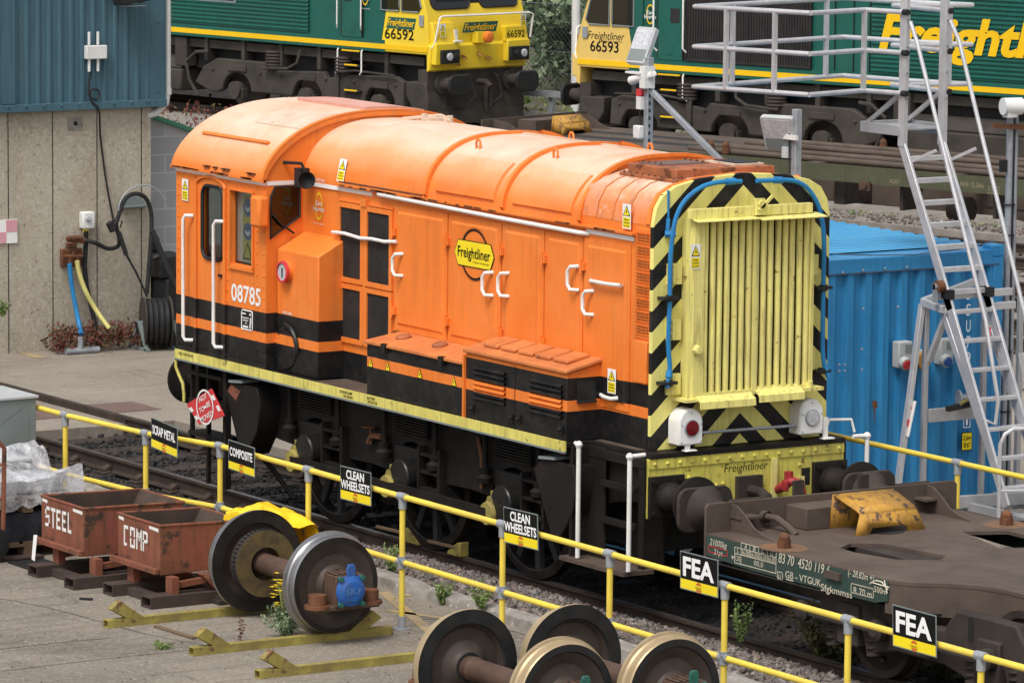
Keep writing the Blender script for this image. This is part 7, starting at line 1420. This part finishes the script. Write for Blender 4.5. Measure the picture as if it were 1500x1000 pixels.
skip_('rusty red skip with STEEL painted on it in white', 'STEEL', (-3.722, -4.93, 0.797)[0], (-2.915, -4.93, 0.853)[0], -4.93, (-2.923, -4.93, 0.433)[2], (-2.915, -4.93, 0.853)[2], -3.95, (-3.461, -5.152, 0.25)[0] - .03, (-2.779, -5.104, 0.25)[0] - .02, -5.14)
skip_('rusty skip with COMP painted on it in white', 'COMP', (-2.559, -4.79, 0.821)[0], (-1.797, -4.79, 0.856)[0], -4.79, (-1.797, -4.79, 0.435)[2], (-1.797, -4.79, 0.856)[2], -3.98, (-2.339, -4.992, 0.25)[0] - .03, (-1.652, -4.953, 0.25)[0] - .03, -4.99)
def pallet(label, x, y, z, w=1.2, d=1.0):
    t = thing('pallet', label, 'pallet', (x, y, z)); m = MB()
    for k in range(3): m.box(x - w / 2, x + w / 2, y - d / 2 + k * (d - .1) / 2, y - d / 2 + k * (d - .1) / 2 + .1, z, z + .02)
    part('bottom_board', m, 'wood', t); m = MB()
    for i in range(3):
        for k in range(3): m.box(x - w / 2 + i * (w - .14) / 2, x - w / 2 + i * (w - .14) / 2 + .14, y - d / 2 + k * (d - .1) / 2, y - d / 2 + k * (d - .1) / 2 + .1, z + .021, z + .10)
    part('block', m, 'wood', t); m = MB()
    for i in range(3): m.box(x - w / 2 + i * (w - .14) / 2, x - w / 2 + i * (w - .14) / 2 + .14, y - d / 2, y + d / 2, z + .101, z + .12)
    for k in range(7): m.box(x - w / 2, x + w / 2, y - d / 2 + k * (d - .1) / 6, y - d / 2 + k * (d - .1) / 6 + .1, z + .121, z + .142)
    part('top_board', m, 'wood', t)
px, py = -5.0, -4.72
pallet('wooden pallet on the ground under the black-wrapped stack behind the STEEL skip', px, py, .19, 1.25, 1.0)
def wrapped(name, label, x0, x1, y0, y1, z0, z1, mt, jag, cat):
    n, mm_ = 16, 12; rows = []
    for i in range(n + 1):
        a = i / n; r = []
        for j in range(mm_ + 1):
            b = j / mm_; r.append((x0 + (x1 - x0) * a + rnd(-jag, jag), y0 + (y1 - y0) * b + rnd(-jag, jag), z1 + rnd(-jag, jag) * 1.6 + .05 * math.sin(a * 9 + b * 5) * (jag > .015) - (.10 if (a > .55 and jag > .015) else 0)))
        rows.append(r)
    m = MB(); m.quadstrip(rows[::-1]); ring = [r[0] for r in rows] + rows[-1][1:] + [r[-1] for r in rows[::-1]][1:] + rows[0][::-1][1:]
    lv = [ring]
    for f in (.35, .7, 1.0): lv.append([(p[0] + rnd(-jag, jag), p[1] + rnd(-jag, jag), p[2] + (z0 - p[2]) * f + (rnd(0, .12) if (f == 1 and jag > .015) else 0)) for p in ring])
    m.quadstrip(lv); return solo(name, m, mt, label, cat, sharp=70)
wrapped('wrapped_stack', 'stack wrapped in shiny black stretch film on the ground pallet behind the STEEL skip', px - .6, px + .6, py - .48, py + .48, .335, .58, 'wrapblack', .008, 'wrapped load')
pallet('wooden pallet lying on top of the black-wrapped stack', px, py, .59, 1.2, .95)
m = MB(); m.box(px - .55, px - .1, py - .4, py + .35, .74, .95); m.box(px - .02, px + .5, py - .36, py + .38, .74, .88); m.box(px - .4, px + .1, py - .2, py + .3, .951, 1.0); solo('parts_crate', m, 'skin', 'dull boxed parts inside the clear plastic film on the upper pallet', 'boxed goods', bevel=.02)
wrapped('plastic_film', 'torn clear plastic film draped over the goods on the upper pallet', px - .66, px + .64, py - .5, py + .5, .60, 1.03, 'film', .016, 'plastic film')
m = MB(); k = (-3.278, -5.23, 0.495); m.decal([(k[0] - .02, -5.225, k[2] + .1), (k[0] - .06, -5.225, k[2] - .12), (k[0] + .0, -5.225, k[2] - .13), (k[0] + .05, -5.225, k[2] + .11)]); solo('paper_tag', m, 'white_clean', 'white paper label on the black-wrapped stack', 'label')
t = thing('sack_truck', 'red sack truck with a black wheel beside the wrapped pallet', 'hand truck', (-4.321, -5.073, 0.19)); k = Vector((-4.294, -5.026, 0.19))
m = MB()
for dx in (-.42, .0): m.tube([(k.x + dx, k.y, .25), (k.x + dx, k.y + .02, 1.20), (k.x + dx - .02, k.y - .08, 1.32)], .022, 8)
for z in (.45, .75, 1.05): m.cyl((k.x - .42, k.y + .01, z), (k.x, k.y + .01, z), .016, 8)
part('frame', m, 'skip', t)
m = MB(); m.box(k.x - .45, k.x + .03, k.y - .02, k.y + .40, .20, .215); part('toe_plate', m, 'skip_base', t)
for dx in (-.47, .04): m = MB(); m.lathe([(0, -.035), (.09, -.035), (.15, -.03), (.165, 0), (.15, .03), (.09, .035), (0, .035)], (k.x + dx, k.y - .12, .19 + .165), X_, 22); part('wheel', m, 'rubber', t)
m = MB(); m.box(k.x + .1, k.x + .65, k.y - .0, k.y + .35, .191, .205); solo('rubber_mat', m, 'rubber', 'flat black rubber mat on the yard beside the sack truck', 'mat')
m = MB(); a, q = Vector((-0.889, -5.325, 0.2)), Vector((-0.26, -5.305, 0.2)); m.bar(a, q, .05, .012); a, q = Vector((1.531, -5.253, 0.2)), Vector((1.95, -5.282, 0.2)); solo('timber_strip', m, 'wood', 'thin wooden strip lying between the first two yellow skids', 'strip')
m = MB(); m.bar((-2.303, -5.292, 0.2), (-2.223, -5.217, 0.2), .04, .015); solo('metal_scrap', m, 'rubber', 'small dark scrap of metal on the yard in front of the COMP skip', 'scrap')
# ================================================================ ALUMINIUM ACCESS LADDER
GT = thing('access_ladder', 'tall aluminium access ladder with a railed cage at the top', 'ladder', (-3.2, 4.4, -.04)); G = lambda n, m, mt='alu', par=GT, **k: part(n, m, mt, par, **k)
yl, yr = 4.18, 4.66
SB = [Vector((-1.671, 4.18, 0.319)), Vector((-2.628, 4.18, 2.175)), Vector((-3.397, 4.18, 3.603))]
top = Vector((SB[2].x + .0, yl, 5.6))
for y in (yl, yr):
    q = [Vector((p.x, y, p.z)) for p in SB]
    m = MB(); m.bar(q[1] + (q[1] - q[2]).normalized() * .1, q[2], .03, .10, X_); G('upper_stile', m, bevel=.004)
    m = MB(); m.bar(q[0], q[1] + (q[1] - q[0]).normalized() * .12, .03, .10, X_); mm2 = G('lower_stile', m, bevel=.004)
    m = MB(); m.bar(q[0] + Vector((-.12, 0, .25)), q[1] + Vector((-.12, 0, -.05)), .026, .07, X_); G('sliding_stile', m, 'alu', bevel=.004)
    m = MB(); m.bar(q[2] + Vector((0, 0, -.02)), Vector((q[2].x, y, 5.7)), .10, .045, Y_); G('mast', m, bevel=.004)
    m = MB()
    for z in (4.05, 4.3, 4.55, 4.8): m.sphere((q[2].x + .055, y, z), .014, 6)
    G('mast_bolt', m, 'galv')
    m = MB(); m.cbox(q[1] + Vector((-.02, 0, .06)), (.16, .06, .09)); G('stile_cap', m, 'rubber')
    # long slanting hand tubes
    e = .09 if y == yr else -.0
    m = MB(); m.tube([Vector((q[2].x + .06, y + .02, 4.83 - .04)), Vector((q[2].x + .16, y + .03 + e * .3, 4.6)), Vector((-2.449, 4.3, 2.023)) + Vector((.25, y - yl, .0)), Vector((-2.201, 4.3, 1.233)) + Vector((.22, y - yl, .05)), Vector((-2.163, 4.3, 1.054)) + Vector((.15, y - yl, 0)), q[0].lerp(q[1], .42) + Vector((.03, 0, 0))], .021, 10); G('hand_tube', m)
n = 7
for i in range(n): m = MB(); p = SB[1].lerp(SB[2], (i + .35) / n); m.cbox((p.x, (yl + yr) / 2, p.z), (.055, yr - yl - .03, .05)); G('rung', m, bevel=.004)
for i in range(7): m = MB(); p = SB[0].lerp(SB[1], (i + .6) / 7.0); m.cbox((p.x, (yl + yr) / 2, p.z), (.09, yr - yl - .03, .035)); G('rung', m, bevel=.004)
zp = BX(1322, 190, SBX)[2] if False else (-3.401, 4.18, 3.735)[2]
m = MB(); x = SB[2].x; m.box(x - .62, x - .02, yl - .0, yr + .02, zp, zp + .02); m.box(x - .64, x - .02, yl - .035, yl - .005, zp - .05, zp + .05); m.box(x - .64, x - .02, yr + .02, yr + .05, zp - .05, zp + .05); m.box(x - .64, x - .61, yl, yr + .02, zp - .05, zp + .05); st = G('step_plate', m, 'alu_dark', bevel=.003)
for y in (yl, yr):
    m = MB(); m.bar((x - .60, y, zp + .02), (x + .0, y, zp + .38), .03, .04); G('plate_brace', m, 'alu_dark')
    m = MB(); p = SB[1].lerp(SB[2], .88); m.bar((p.x, y, p.z), (p.x + .28, y + .12, p.z + .14), .03, .03); G('tube_brace', m, 'alu')
# cage of three rails
ZR = (4.10, 4.49, 4.88)
cA, cB, cC, cD = Vector((-4.95, 2.80, 0)), Vector((-3.62, 3.22, 0)), Vector((-3.84, 4.04, 0)), Vector((x + .02, yl - .03, 0))
cE, cF, cH, cG, cI = Vector((-5.52, 5.02, 0)), Vector((-4.62, 5.22, 0)), Vector((-4.05, 5.50, 0)), Vector((-4.30, 4.72, 0)), Vector((x - .0, yr + .03, 0))
for z in ZR:
    zz = Vector((0, 0, z)); m = MB(); m.tube([p + zz for p in (cD, cC, cB)], .024, 10); m.tube([p + zz for p in (cB, cA, cE, cF, cH, cG, cI)], .024, 10); G('cage_rail', m)
    m = MB(); m.cyl(cD + zz, cD + zz + Vector((.07, 0, 0)), .03, 10); m.cyl(cI + zz, cI + zz + Vector((.07, 0, 0)), .03, 10); G('rail_plug', m, 'rubber')
for p in (cA.lerp(cB, .70) , cA.lerp(cB, .28), cC.lerp(cB, .02), cA.lerp(cE, .25), cA.lerp(cE, .88), cH.lerp(cG, .28), cH.lerp(cG, .82), cF.lerp(cE, .1)): m = MB(); m.bar(p + Vector((0, 0, ZR[0])), p + Vector((0, 0, ZR[2])), .04, .04, X_); G('cage_post', m)
# trestle and base
zc = SB[1].z - .07; xq = SB[1].x
b0 = Vector((-2.98, 4.138, 2.192))
m = MB(); m.bar((xq - .1, yl - .04, zc + .1), (xq - .1, yr + .36, zc + .1), .05, .07); m.bar((xq - .35, b0.y, zc + .02), (xq - .02, yl - .03, zc - .02), .06, .07); m.bar((xq - .35, b0.y, zc + .02), (xq - .35, yr + .1, zc + .18), .05, .07); m.bar((xq - .02, yr + .03, zc - .02), (xq - .02, yr + .34, zc - .02), .05, .07); G('trestle_head', m, bevel=.004)
m = MB(); m.cyl((xq - .06, yl - .10, zc + .20), (xq - .06, yl - .03, zc + .20), .06, 14); G('roller', m, 'rust'); m = MB(); m.cyl((xq - .06, yl - .13, zc + .20), (xq - .06, yl - .10, zc + .20), .03, 8); m.box(xq - .08, xq - .04, yl - .13, yl - .09, zc + .05, zc + .23); G('roller_bracket', m, 'galv')
lx = xq - .35
m = MB(); m.bar((lx, b0.y, zc), (lx - .0, b0.y - .30, .02), .06, .05); G('outrigger_leg', m, bevel=.004)
k = Vector((lx, b0.y - .30 * .52, zc * .48)); m = MB(); m.bar(k + Vector((.035, .05, .17)), k + Vector((.035, -.03, -.17)), .075, .012); m.bar(k + Vector((.037, .05, .17)), k + Vector((.037, -.03, -.17)), .02, .012); lb = G('leg_label', m, 'white_clean')
m = MB(); k2 = k + Vector((.044, -.012, -.04)); m.cbox(k2, (.003, .03, .07)); m.cbox(k2 + Vector((0, .04, .14)), (.003, .02, .02)); G('leg_label_print', m, 'redpaint')
for dy, dx in ((.05, 0), (.76, 0), (1.2, .0)): m = MB(); m.bar((lx + dx, b0.y + dy, .02), (lx + dx, b0.y + dy, zc), .05, .05, X_); G('trestle_post', m, 'alu_dark', bevel=.004)
m = MB(); m.bar((lx + .02, b0.y + .08, zc - .55), (xq, yl, zc - .02), .05, .05); G('head_brace', m)
kz = (-3.25, 4.698, 1.021)[2]; m = MB(); m.bar((lx + .03, b0.y + .08, kz), (lx + .03, b0.y + .74, kz), .13, .04, X_) ; G('winch_beam', m, 'alu_dark', bevel=.004)
m = MB(); c = Vector((lx + .14, b0.y + .42, kz + .16)); m.lathe([(0, -.06), (.085, -.06), (.085, -.045), (.04, -.045), (.04, .045), (.085, .045), (.085, .06), (0, .06)], c, (.3, 1, 0), 18); G('winch_drum', m, 'galv'); m = MB(); m.bar(c + Vector((0, -.2, -.09)), c + Vector((.02, .12, -.05)), .06, .05); G('winch_frame', m, 'rubber'); m = MB(); m.bar(c + Vector((.08, -.1, -.03)), c + Vector((.05, .1, .02)), .015, .025); G('winch_crank', m, 'skid')
b1 = SB[0]
for xx, z in ((lx, .16), (b1.x + .02, .12)): m = MB(); m.bar((xx, b0.y - .05, z), (xx + .35, 6.3, z), .06, .12, Z_); G('base_beam', m, 'alu_dark', bevel=.004)
for yy in (b0.y + .55, 5.3, 6.2): m = MB(); m.bar((lx - .3, yy, .10), (b1.x + .6, yy, .10), .06, .10); G('cross_beam', m, 'alu_dark', bevel=.004)
m = MB(); m.box(b1.x - .1, b1.x + .55, yl + .1, yr + .6, .20, .225); G('foot_plate', m, 'alu_dark'); m = MB()
for i in range(8):
    for j in range(8): m.box(b1.x - .06 + i * .075, b1.x - .02 + i * .075, yl + .14 + j * .10, yl + .18 + j * .10, .2255, .23)
G('foot_plate_studs', m, 'alu', kind='stuff')
m = MB(); k = (-1.558, 4, 0.363); m.tube([(k[0], 4.0, .10), (k[0], 4.0, (-1.579, 4, 0.943)[2]), (k[0] + .02, 4.04, (-1.551, 4, 1.037)[2]), (k[0] + .05, 4.12, (-1.471, 4, 1.087)[2]), (k[0] + .35, 4.8, (-1.471, 4, 1.087)[2])], .02, 8); m.tube([(k[0], 4.0, .5), (k[0] + .35, 4.8, .5)], .014, 6); G('guard_loop', m)
m = MB(); m.bar((b1.x - .45, yr + .02, 1.7), (b1.x - .0, yr + .15, .1), .05, .05); G('rear_leg', m); m = MB(); m.cbox(SB[0].lerp(SB[1], .83) + Vector((-.03, .40, 0)), (.01, .03, .1)); G('red_catch', m, 'redpaint')
for xx in (lx, b1.x + .4): m = MB(); m.box(xx - .06, xx + .06, b0.y - .1, b0.y + .1, -.038, .10); G('foot', m, 'rubber')
# ================================================================ LAMP AND CAMERA POSTS
zc_ = (-5.442, 2.6, 4.255)
t = thing('camera_post', 'slotted steel post with a floodlight, a white camera and grey boxes beyond the locomotive roof', 'post', ((-6.322, 3.2, 3.423)[0], 3.2, -.04))
k0, k1 = Vector((-6.319, 3.2, 3.286)), Vector((-6.342, 3.2, 4.286)); px_ = k0.x
m = MB(); m.box(px_ - .035, px_ + .035, 3.165, 3.235, -.04, k1.z); ps = part('pole', m, 'galv', t, bevel=.004)
m = MB(); z = k0.z
while z < k1.z - .1: m.box(px_ + .0351, px_ + .037, 3.18, 3.20, z, z + .035); z += .075
part('slot_hole', m, 'rubber', ps)
m = MB(); m.bar(Vector((-6.248, 3.2, 3.943)), Vector((-5.561, 3.2, 3.382)) + Vector((.05, .35, -.1)), .06, .05); m.bar(Vector((-5.561, 3.2, 3.382)) + Vector((.05, .35, -.1)), Vector((px_ + 1.5, 3.9, -.04)), .06, .05); part('brace', m, 'galv', t, bevel=.004)
def flood(t, c, fwd, w, h, d, mt='skin', lens=True):
    c = Vector(c); f = Vector(fwd).normalized(); r = f.cross(Vector((0, 0, 1))).normalized(); u = r.cross(f)
    m = MB(); m.prism(rr(w, h, .03, 4), c, r, u, f * -d); 
    b = part('lamp_housing', m, mt, t, bevel=.012)
    m = MB(); m.prism(rr(w * .84, h * .84, .015, 3), c + f * .001, r, u, f * .004); m2 = part('lamp_glass', m, 'lens', b)
    m = MB(); m.decal([c + f * .006 + r * (a * w) + u * (q * h) for a, q in ((-.42, -.42), (.42, -.42), (.42, -.12), (-.42, -.12))]); part('lamp_driver', m, 'cabinet', b)
    m = MB(); m.bar(c - f * d - r * w * .3 - u * h * .1, c - f * d - r * w * .3 - u * h * .55, .03, .012); m.bar(c - f * (d + .02), c - f * (d + .12) - u * .1, .05, .04); part('lamp_bracket', m, 'galv', b)
flood(t, (-6.479, 3.2, 4.401), (.2, -.9, .45), .26, .40, .07)
m = MB(); c = Vector((-6.397, 3.15, 4.079)); m.cyl(c + Vector((.12, .02, .03)), c + Vector((-.14, -.02, -.04)), .045, 12); m.box(c.x - .2, c.x + .06, c.y - .05, c.y + .05, c.z + .035, c.z + .055); cm = part('camera', m, 'gutter', t, label='white bullet camera under a sun shield')
m = MB(); m.tube([c + Vector((.1, .01, .02)), c + Vector((.2, .03, .05)), (px_, 3.2, c.z + .02)], .03, 8); m.box(px_ - .05, px_ + .05, 3.12, 3.24, c.z - .1, c.z + .12); part('camera_bracket', m, 'gutter', cm)
m = MB(); q = (-6.318, 3.15, 3.803); m.box(px_ - .12, px_ - .036, 3.13, 3.2, q[2] - .04, q[2] + .10, 0); m.box(px_ - .12, px_ - .036, 3.128, 3.2, q[2] + .09, q[2] + .16, 1); part('sensor_box', m, ['gutter', 'redpaint'], t)
m = MB(); q = (-6.311, 3.15, 3.529); m.box(px_ - .13, px_ - .02, 3.10, 3.165, q[2] - .06, q[2] + .07); part('junction_box', m, 'gutter', t, bevel=.01)
m = MB(); m.tube([(px_ - .06, 3.15, q[2] + .07), (px_ - .07, 3.14, q[2] + .2), (px_ - .04, 3.15, q[2] + .4)], .008, 5); part('cable', m, 'rubber', t)
pb = Vector((-2.953, 2.6, 3.424)); pt = Vector((-2.971, 2.6, 4.033))
t = thing('floodlight_post', 'square steel post with a tilted floodlight behind the striped nose', 'post', (pb.x, 2.6, -.04)); m = MB(); m.box(pb.x - .035, pb.x + .035, 2.565, 2.635, -.04, pt.z); part('pole', m, 'galv', t, bevel=.004)
flood(t, (-3.109, 2.5, 3.789), (.45, -.85, -.42), .34, .36, .06)
q = (-2.959, 2.55, 3.773); m = MB(); m.box(pb.x - .14, pb.x + .08, 2.53, 2.56, q[2] - .025, q[2] + .02); part('clamp', m, 'gutter', t); m = MB(); m.cyl((pb.x - .1, 2.56, q[2] - .2), (pb.x - .1, 2.56, q[2] - .1), .05, 10); part('gland', m, 'skin', t)
m = MB(); m.tube([(pb.x - .04, 2.55, pt.z - .1), (pb.x - .045, 2.55, q[2] - .1), (pb.x - .05, 2.56, q[2] - .3), (pb.x - .04, 2.55, pb.z)], .008, 5); part('cable', m, 'rubber', t)
pb = Vector((-3.471, 5.55, 1.465)); pt = Vector((-3.535, 5.55, 3.834))
t = thing('lamp_post', 'twin-tube galvanised post with a white lamp beside the container corner', 'post', (pb.x, 5.55, -.04)); m = MB(); m.cyl((pb.x, 5.55, -.04), (pb.x, 5.55, pt.z), .034, 12); m.cyl((pb.x, 5.63, -.04), (pb.x, 5.63, pt.z), .02, 10); part('pole', m, 'galv', t)
m = MB(); m.cyl((pb.x + .01, 5.59, 0), (pb.x + .01, 5.59, pt.z), .012, 6)
for z in (.9, 1.5, 2.1, 2.65, 2.95): m.cyl((pb.x, 5.56, z), (pb.x, 5.56, z + .012), .06, 10)
m.box(pb.x - .02, pb.x + .02, 5.44, 5.51, (-3.562, 5.5, 3.337)[2] - .06, (-3.562, 5.5, 3.337)[2] + .06); part('cable', m, 'rubber', t)
c = Vector((-3.411, 5.5, 3.925)); m = MB(); m.cyl(c + Vector((-.02, -.08, 0)), c + Vector((.02, .12, 0)), .085, 16); m.cyl(c + Vector((.02, .12, 0)), c + Vector((.06, .26, 0)), .045, 12); m.bar(c + Vector((.05, .24, .04)), c + Vector((.3, .62, -.05)), .22, .12); m.box(c.x - .05, c.x + .05, c.y - .06, c.y + .06, pt.z - .02, pt.z + .06); part('lamp', m, 'gutter', t, bevel=.01)
m = MB(); q = c + Vector((0, .1, -.20)); m.bar(q + Vector((0, -.3, .02)), q + Vector((0, .7, -.06)), .03, .05); part('arm', m, 'rust', t)
# ================================================================ VEGETATION, FENCE
def leaves(m, c, r, n, size, up=.3, mi=None):
    for _ in range(n):
        d = Vector((rnd(-1, 1), rnd(-1, 1), rnd(-1, 1)))
        if d.length > 1: continue
        p = Vector(c) + Vector((d.x * r[0], d.y * r[1], d.z * r[2])); s = size * rnd(.6, 1.3); a = Vector((rnd(-1, 1), rnd(-1, 1), rnd(-.6, 1) + up)).normalized(); b = a.orthogonal().normalized(); b = (b * math.cos(rnd(0, 6)) + a.cross(b) * math.sin(rnd(0, 6))).normalized()
        m.add([p - a * s * .1, p + a * s * .5 + b * s * .28, p + a * s, p + a * s * .5 - b * s * .28], [(0, 1, 2, 3)], mi)
def bush(label, s, c, z, w, h, n, mt, size=.22):
    o = Vector(fp(s, c, z)); t = thing('bush', label, 'bush', tuple(o), 'bushes beyond the far tracks'); m = MB()
    for k in range(30):
        a = rnd(0, 6.28); q = rnd(0, .75); hh = rnd(.12, .95); cc = o + Vector((math.cos(a) * w * q * (1.1 - hh * .5), math.sin(a) * w * q * (1.1 - hh * .5), h * hh)); leaves(m, cc, (w * rnd(.16, .34), w * rnd(.16, .34), h * rnd(.08, .2)), n // 12, size)
    part('foliage', m, mt, t); m = MB()
    for k in range(7): a = rnd(0, 6.28); m.tube([o + Vector((0, 0, -.3)), o + Vector((math.cos(a) * w * .2, math.sin(a) * w * .2, h * .4)), o + Vector((math.cos(a) * w * .45, math.sin(a) * w * .45, h * .8))], [.06, .04, .015], 5)
    part('stem', m, 'bark', t)
_s0, _ = (-35.971, 0.795)
bush('tall dark green bush behind the left of the mesh fence gap', _s0 - 1.6, 43.0, .6, 2.2, 5.6, 5200, 'leaf'); bush('tall dark green bush behind the white pole', _s0 + 1.6, 43.6, .6, 2.4, 5.8, 5200, 'leaf')
bush('grey-green leafy bush low behind the mesh fence', _s0 - .4, 41.6, .3, 1.6, 2.6, 4200, 'leafg', .2); bush('grey-green leafy bush by the foot of the white pole', _s0 + 2.2, 41.4, .3, 1.5, 2.3, 3600, 'leafg', .2); bush('dark green bush hidden behind the left green locomotive', _s0 - 5.5, 43.2, .5, 2.5, 5.0, 3000, 'leaf')
t = thing('mesh_fence', 'chain-link mesh fence in front of the bushes between the two green locomotives', 'fence', fp(_s0, 39.8, .2), None, FD); m = MB()
for k in range(-46, 47):
    for sg in (-1, 1):
        x = k * .11
        if abs(x) < 4.6: m.bar((x - .95 * sg, 0, 0), (x + .95 * sg, 0, 1.9), .006, .006)
part('mesh', m, 'fencewire', t); m = MB()
for x in (-4.8, -1.6, 4.8): m.cyl((x, .03, -.2), (x, .03, 2.0), .03, 8)
part('fence_post', m, 'galv', t); m = MB()
for z in (.02, .95, 1.88): m.cyl((-5.5, .01, z), (5.5, .01, z), .006, 5)
part('strand', m, 'galv', t)
_q = (-33.726, -0.144); t = thing('white_pole', 'pale slender pole between the two green locomotives', 'pole', fp(_q[0], 38.2, -.1)); o = Vector(fp(_q[0], 38.2, 0)); m = MB(); m.cyl(o + Vector((0, 0, -.1)), o + Vector((0, 0, 6.5)), .085, 12); part('shaft', m, 'gutter', t)
m = MB(); m.cyl(o + Vector((0, 0, -.1)), o + Vector((0, 0, .1)), .16, 12); part('base', m, 'galv', t)
_q = (-33.947, 0.565); _q2 = (-33.271, 0.526); t = thing('low_barrier', 'low steel crash barrier between the two green locomotives', 'barrier', fp(_q[0], 37.4, 0), None, FD); m = MB(); m.box(-1.2, 2.6, -.03, .03, _q[1] - .07, _q[1] + .05); part('rail', m, 'galv', t); m = MB()
for x in (.25, 2.3): m.box(x - .05, x + .05, .03, .12, -.2, _q[1])
part('post', m, 'galv', t)
def weed(name, label, cat, o, h, spread, nl, mt, size=.05, flowers=0, group=None):
    o = Vector(o); t = thing(name, label, cat, tuple(o), group); m = MB()
    for k in range(max(3, nl // 40)):
        a = rnd(0, 6.28); tip = o + Vector((math.cos(a) * spread * rnd(.1, .9), math.sin(a) * spread * rnd(.1, .9), h * rnd(.45, 1)))
        for j in range(40):
            f = rnd(.05, 1); p = o.lerp(tip, f); leaves(m, p, (spread * .16, spread * .16, .03), 2, size)
    part('leaves', m, mt, t)
    if flowers:
        m = MB(); f2 = MB()
        for k in range(5):
            a = rnd(0, 6.28); tip = o + Vector((math.cos(a) * .07, math.sin(a) * .07, h * rnd(1.5, 2.0))); m.tube([o, o.lerp(tip, .5) + Vector((.02, 0, 0)), tip], .006, 5)
            for j in range(flowers // 5):
                p = o.lerp(tip, rnd(.55, 1.02)) + Vector((rnd(-.06, .06), rnd(-.06, .06), rnd(-.03, .05)))
                for q in range(7): b = 2 * math.pi * q / 7; f2.add([p, p + Vector((math.cos(b) * .012, math.sin(b) * .012, .012)), p + Vector((math.cos(b + .4) * .034, math.sin(b + .4) * .034, .012)), p + Vector((math.cos(b + .8) * .012, math.sin(b + .8) * .012, .012))], [(0, 1, 2, 3)])
        part('stem', m, 'weed', t); part('flower', f2, 'petal', t, kind='stuff')
weed('flowering_weed', 'tall weed with small yellow flowers in front of the wheelset with brake discs', 'weed', (0.009, -4.608, 0.19), .27, .22, 1500, 'leafg', .032, 60)
weed('dry_weed', 'thin reddish weed left of the yellow-flowered weed', 'weed', (-0.019, -5.014, 0.19), .22, .10, 120, 'sedum', .018)
weed('small_weed', 'small green weed flat on the yard between the first two skids', 'weed', (-0.017, -5.714, 0.19), .06, .13, 300, 'weed', .022)
for k, (p, lab, h) in enumerate((((-0.566, -2.746, 0.2), 'leafy green weed at the kerb between two handrail posts, left of the waxed wheelsets', .24), ((-1.787, -2.51, 0.26), 'pale green weed behind the kerb right of the blue axle box', .25), ((0.078, -2.761, 0.27), 'thin yellowish weed growing from the kerb top', .22), ((1.457, -1.078, 0.05), 'spindly weed in the ballast under the left FEA sign', .4), ((-19.394, 2.553, -0.03), 'broad-leaved green weed at the foot of the depot wall', .18), ((-18.5, 2.071, 0.418), 'yellow-green shoot against the depot wall below the chequered board', .2))):
    weed('kerb_weed', lab, 'weed', p, h, .13, 420, 'weed', .032)
weed('track_bush', 'brownish green bush growing between the rails under the coupled wagon end', 'bush', (1.62, -.3, -.19), .55, .42, 1400, 'drybush', .045)
weed('track_bush', 'low scrubby plant between the rails under the brown wagon', 'bush', (2.6, .2, -.19), .3, .4, 500, 'drybush', .045)
m = MB()
for _ in range(70): leaves(m, (-18.45 + rnd(-.15, .2), rnd((-18.5, 2.698, 0.23)[1], (-18.5, 3.957, 0.155)[1]), -.0 + abs(rnd(0, .28)) * (1 - abs(rnd(-.6, .6)))), (.12, .12, .09), 46, .05)
part_ = solo('red_creeper', m, 'sedum', 'patch of red-leaved plants along the foot of the pebbledash wall', 'plants'); part_['kind'] = 'stuff'
m = MB()
for _ in range(130): q = fp(rnd(-42, -18), rnd(14.5, 24.4), .16); leaves(m, q, (.5, .5, .10), 30, .07)
for _ in range(30): q = (-44.532, 18.58, 0.15); leaves(m, (q[0] + rnd(-3, 3), q[1] + rnd(-2.5, 2.5), .2), (.5, .5, .15), 60, .08)
struct('red_ground_cover', m, 'sedum', 'stuff')
m = MB()
for _ in range(120): leaves(m, (rnd(-6, 8), rnd(-2.4, -1.3), .05), (.12, .10, .03), 12, .03)
struct('red_track_plants', m, 'sedum', 'stuff')
m = MB()
for _ in range(160): q = fp(rnd(-30, -14), rnd(15, 24), .14); leaves(m, q, (.2, .2, .06), 14, .06)
for _ in range(40): q = fp(rnd(-24, -14), rnd(25.0, 26.0), .32); leaves(m, q, (.15, .15, .05), 14, .05)
for _ in range(500): q = fp(rnd(-46, -30), rnd(37, 44), .2); leaves(m, q, (.4, .4, .25), 12, .12)
struct('green_ground_cover', m, 'weed', 'stuff')
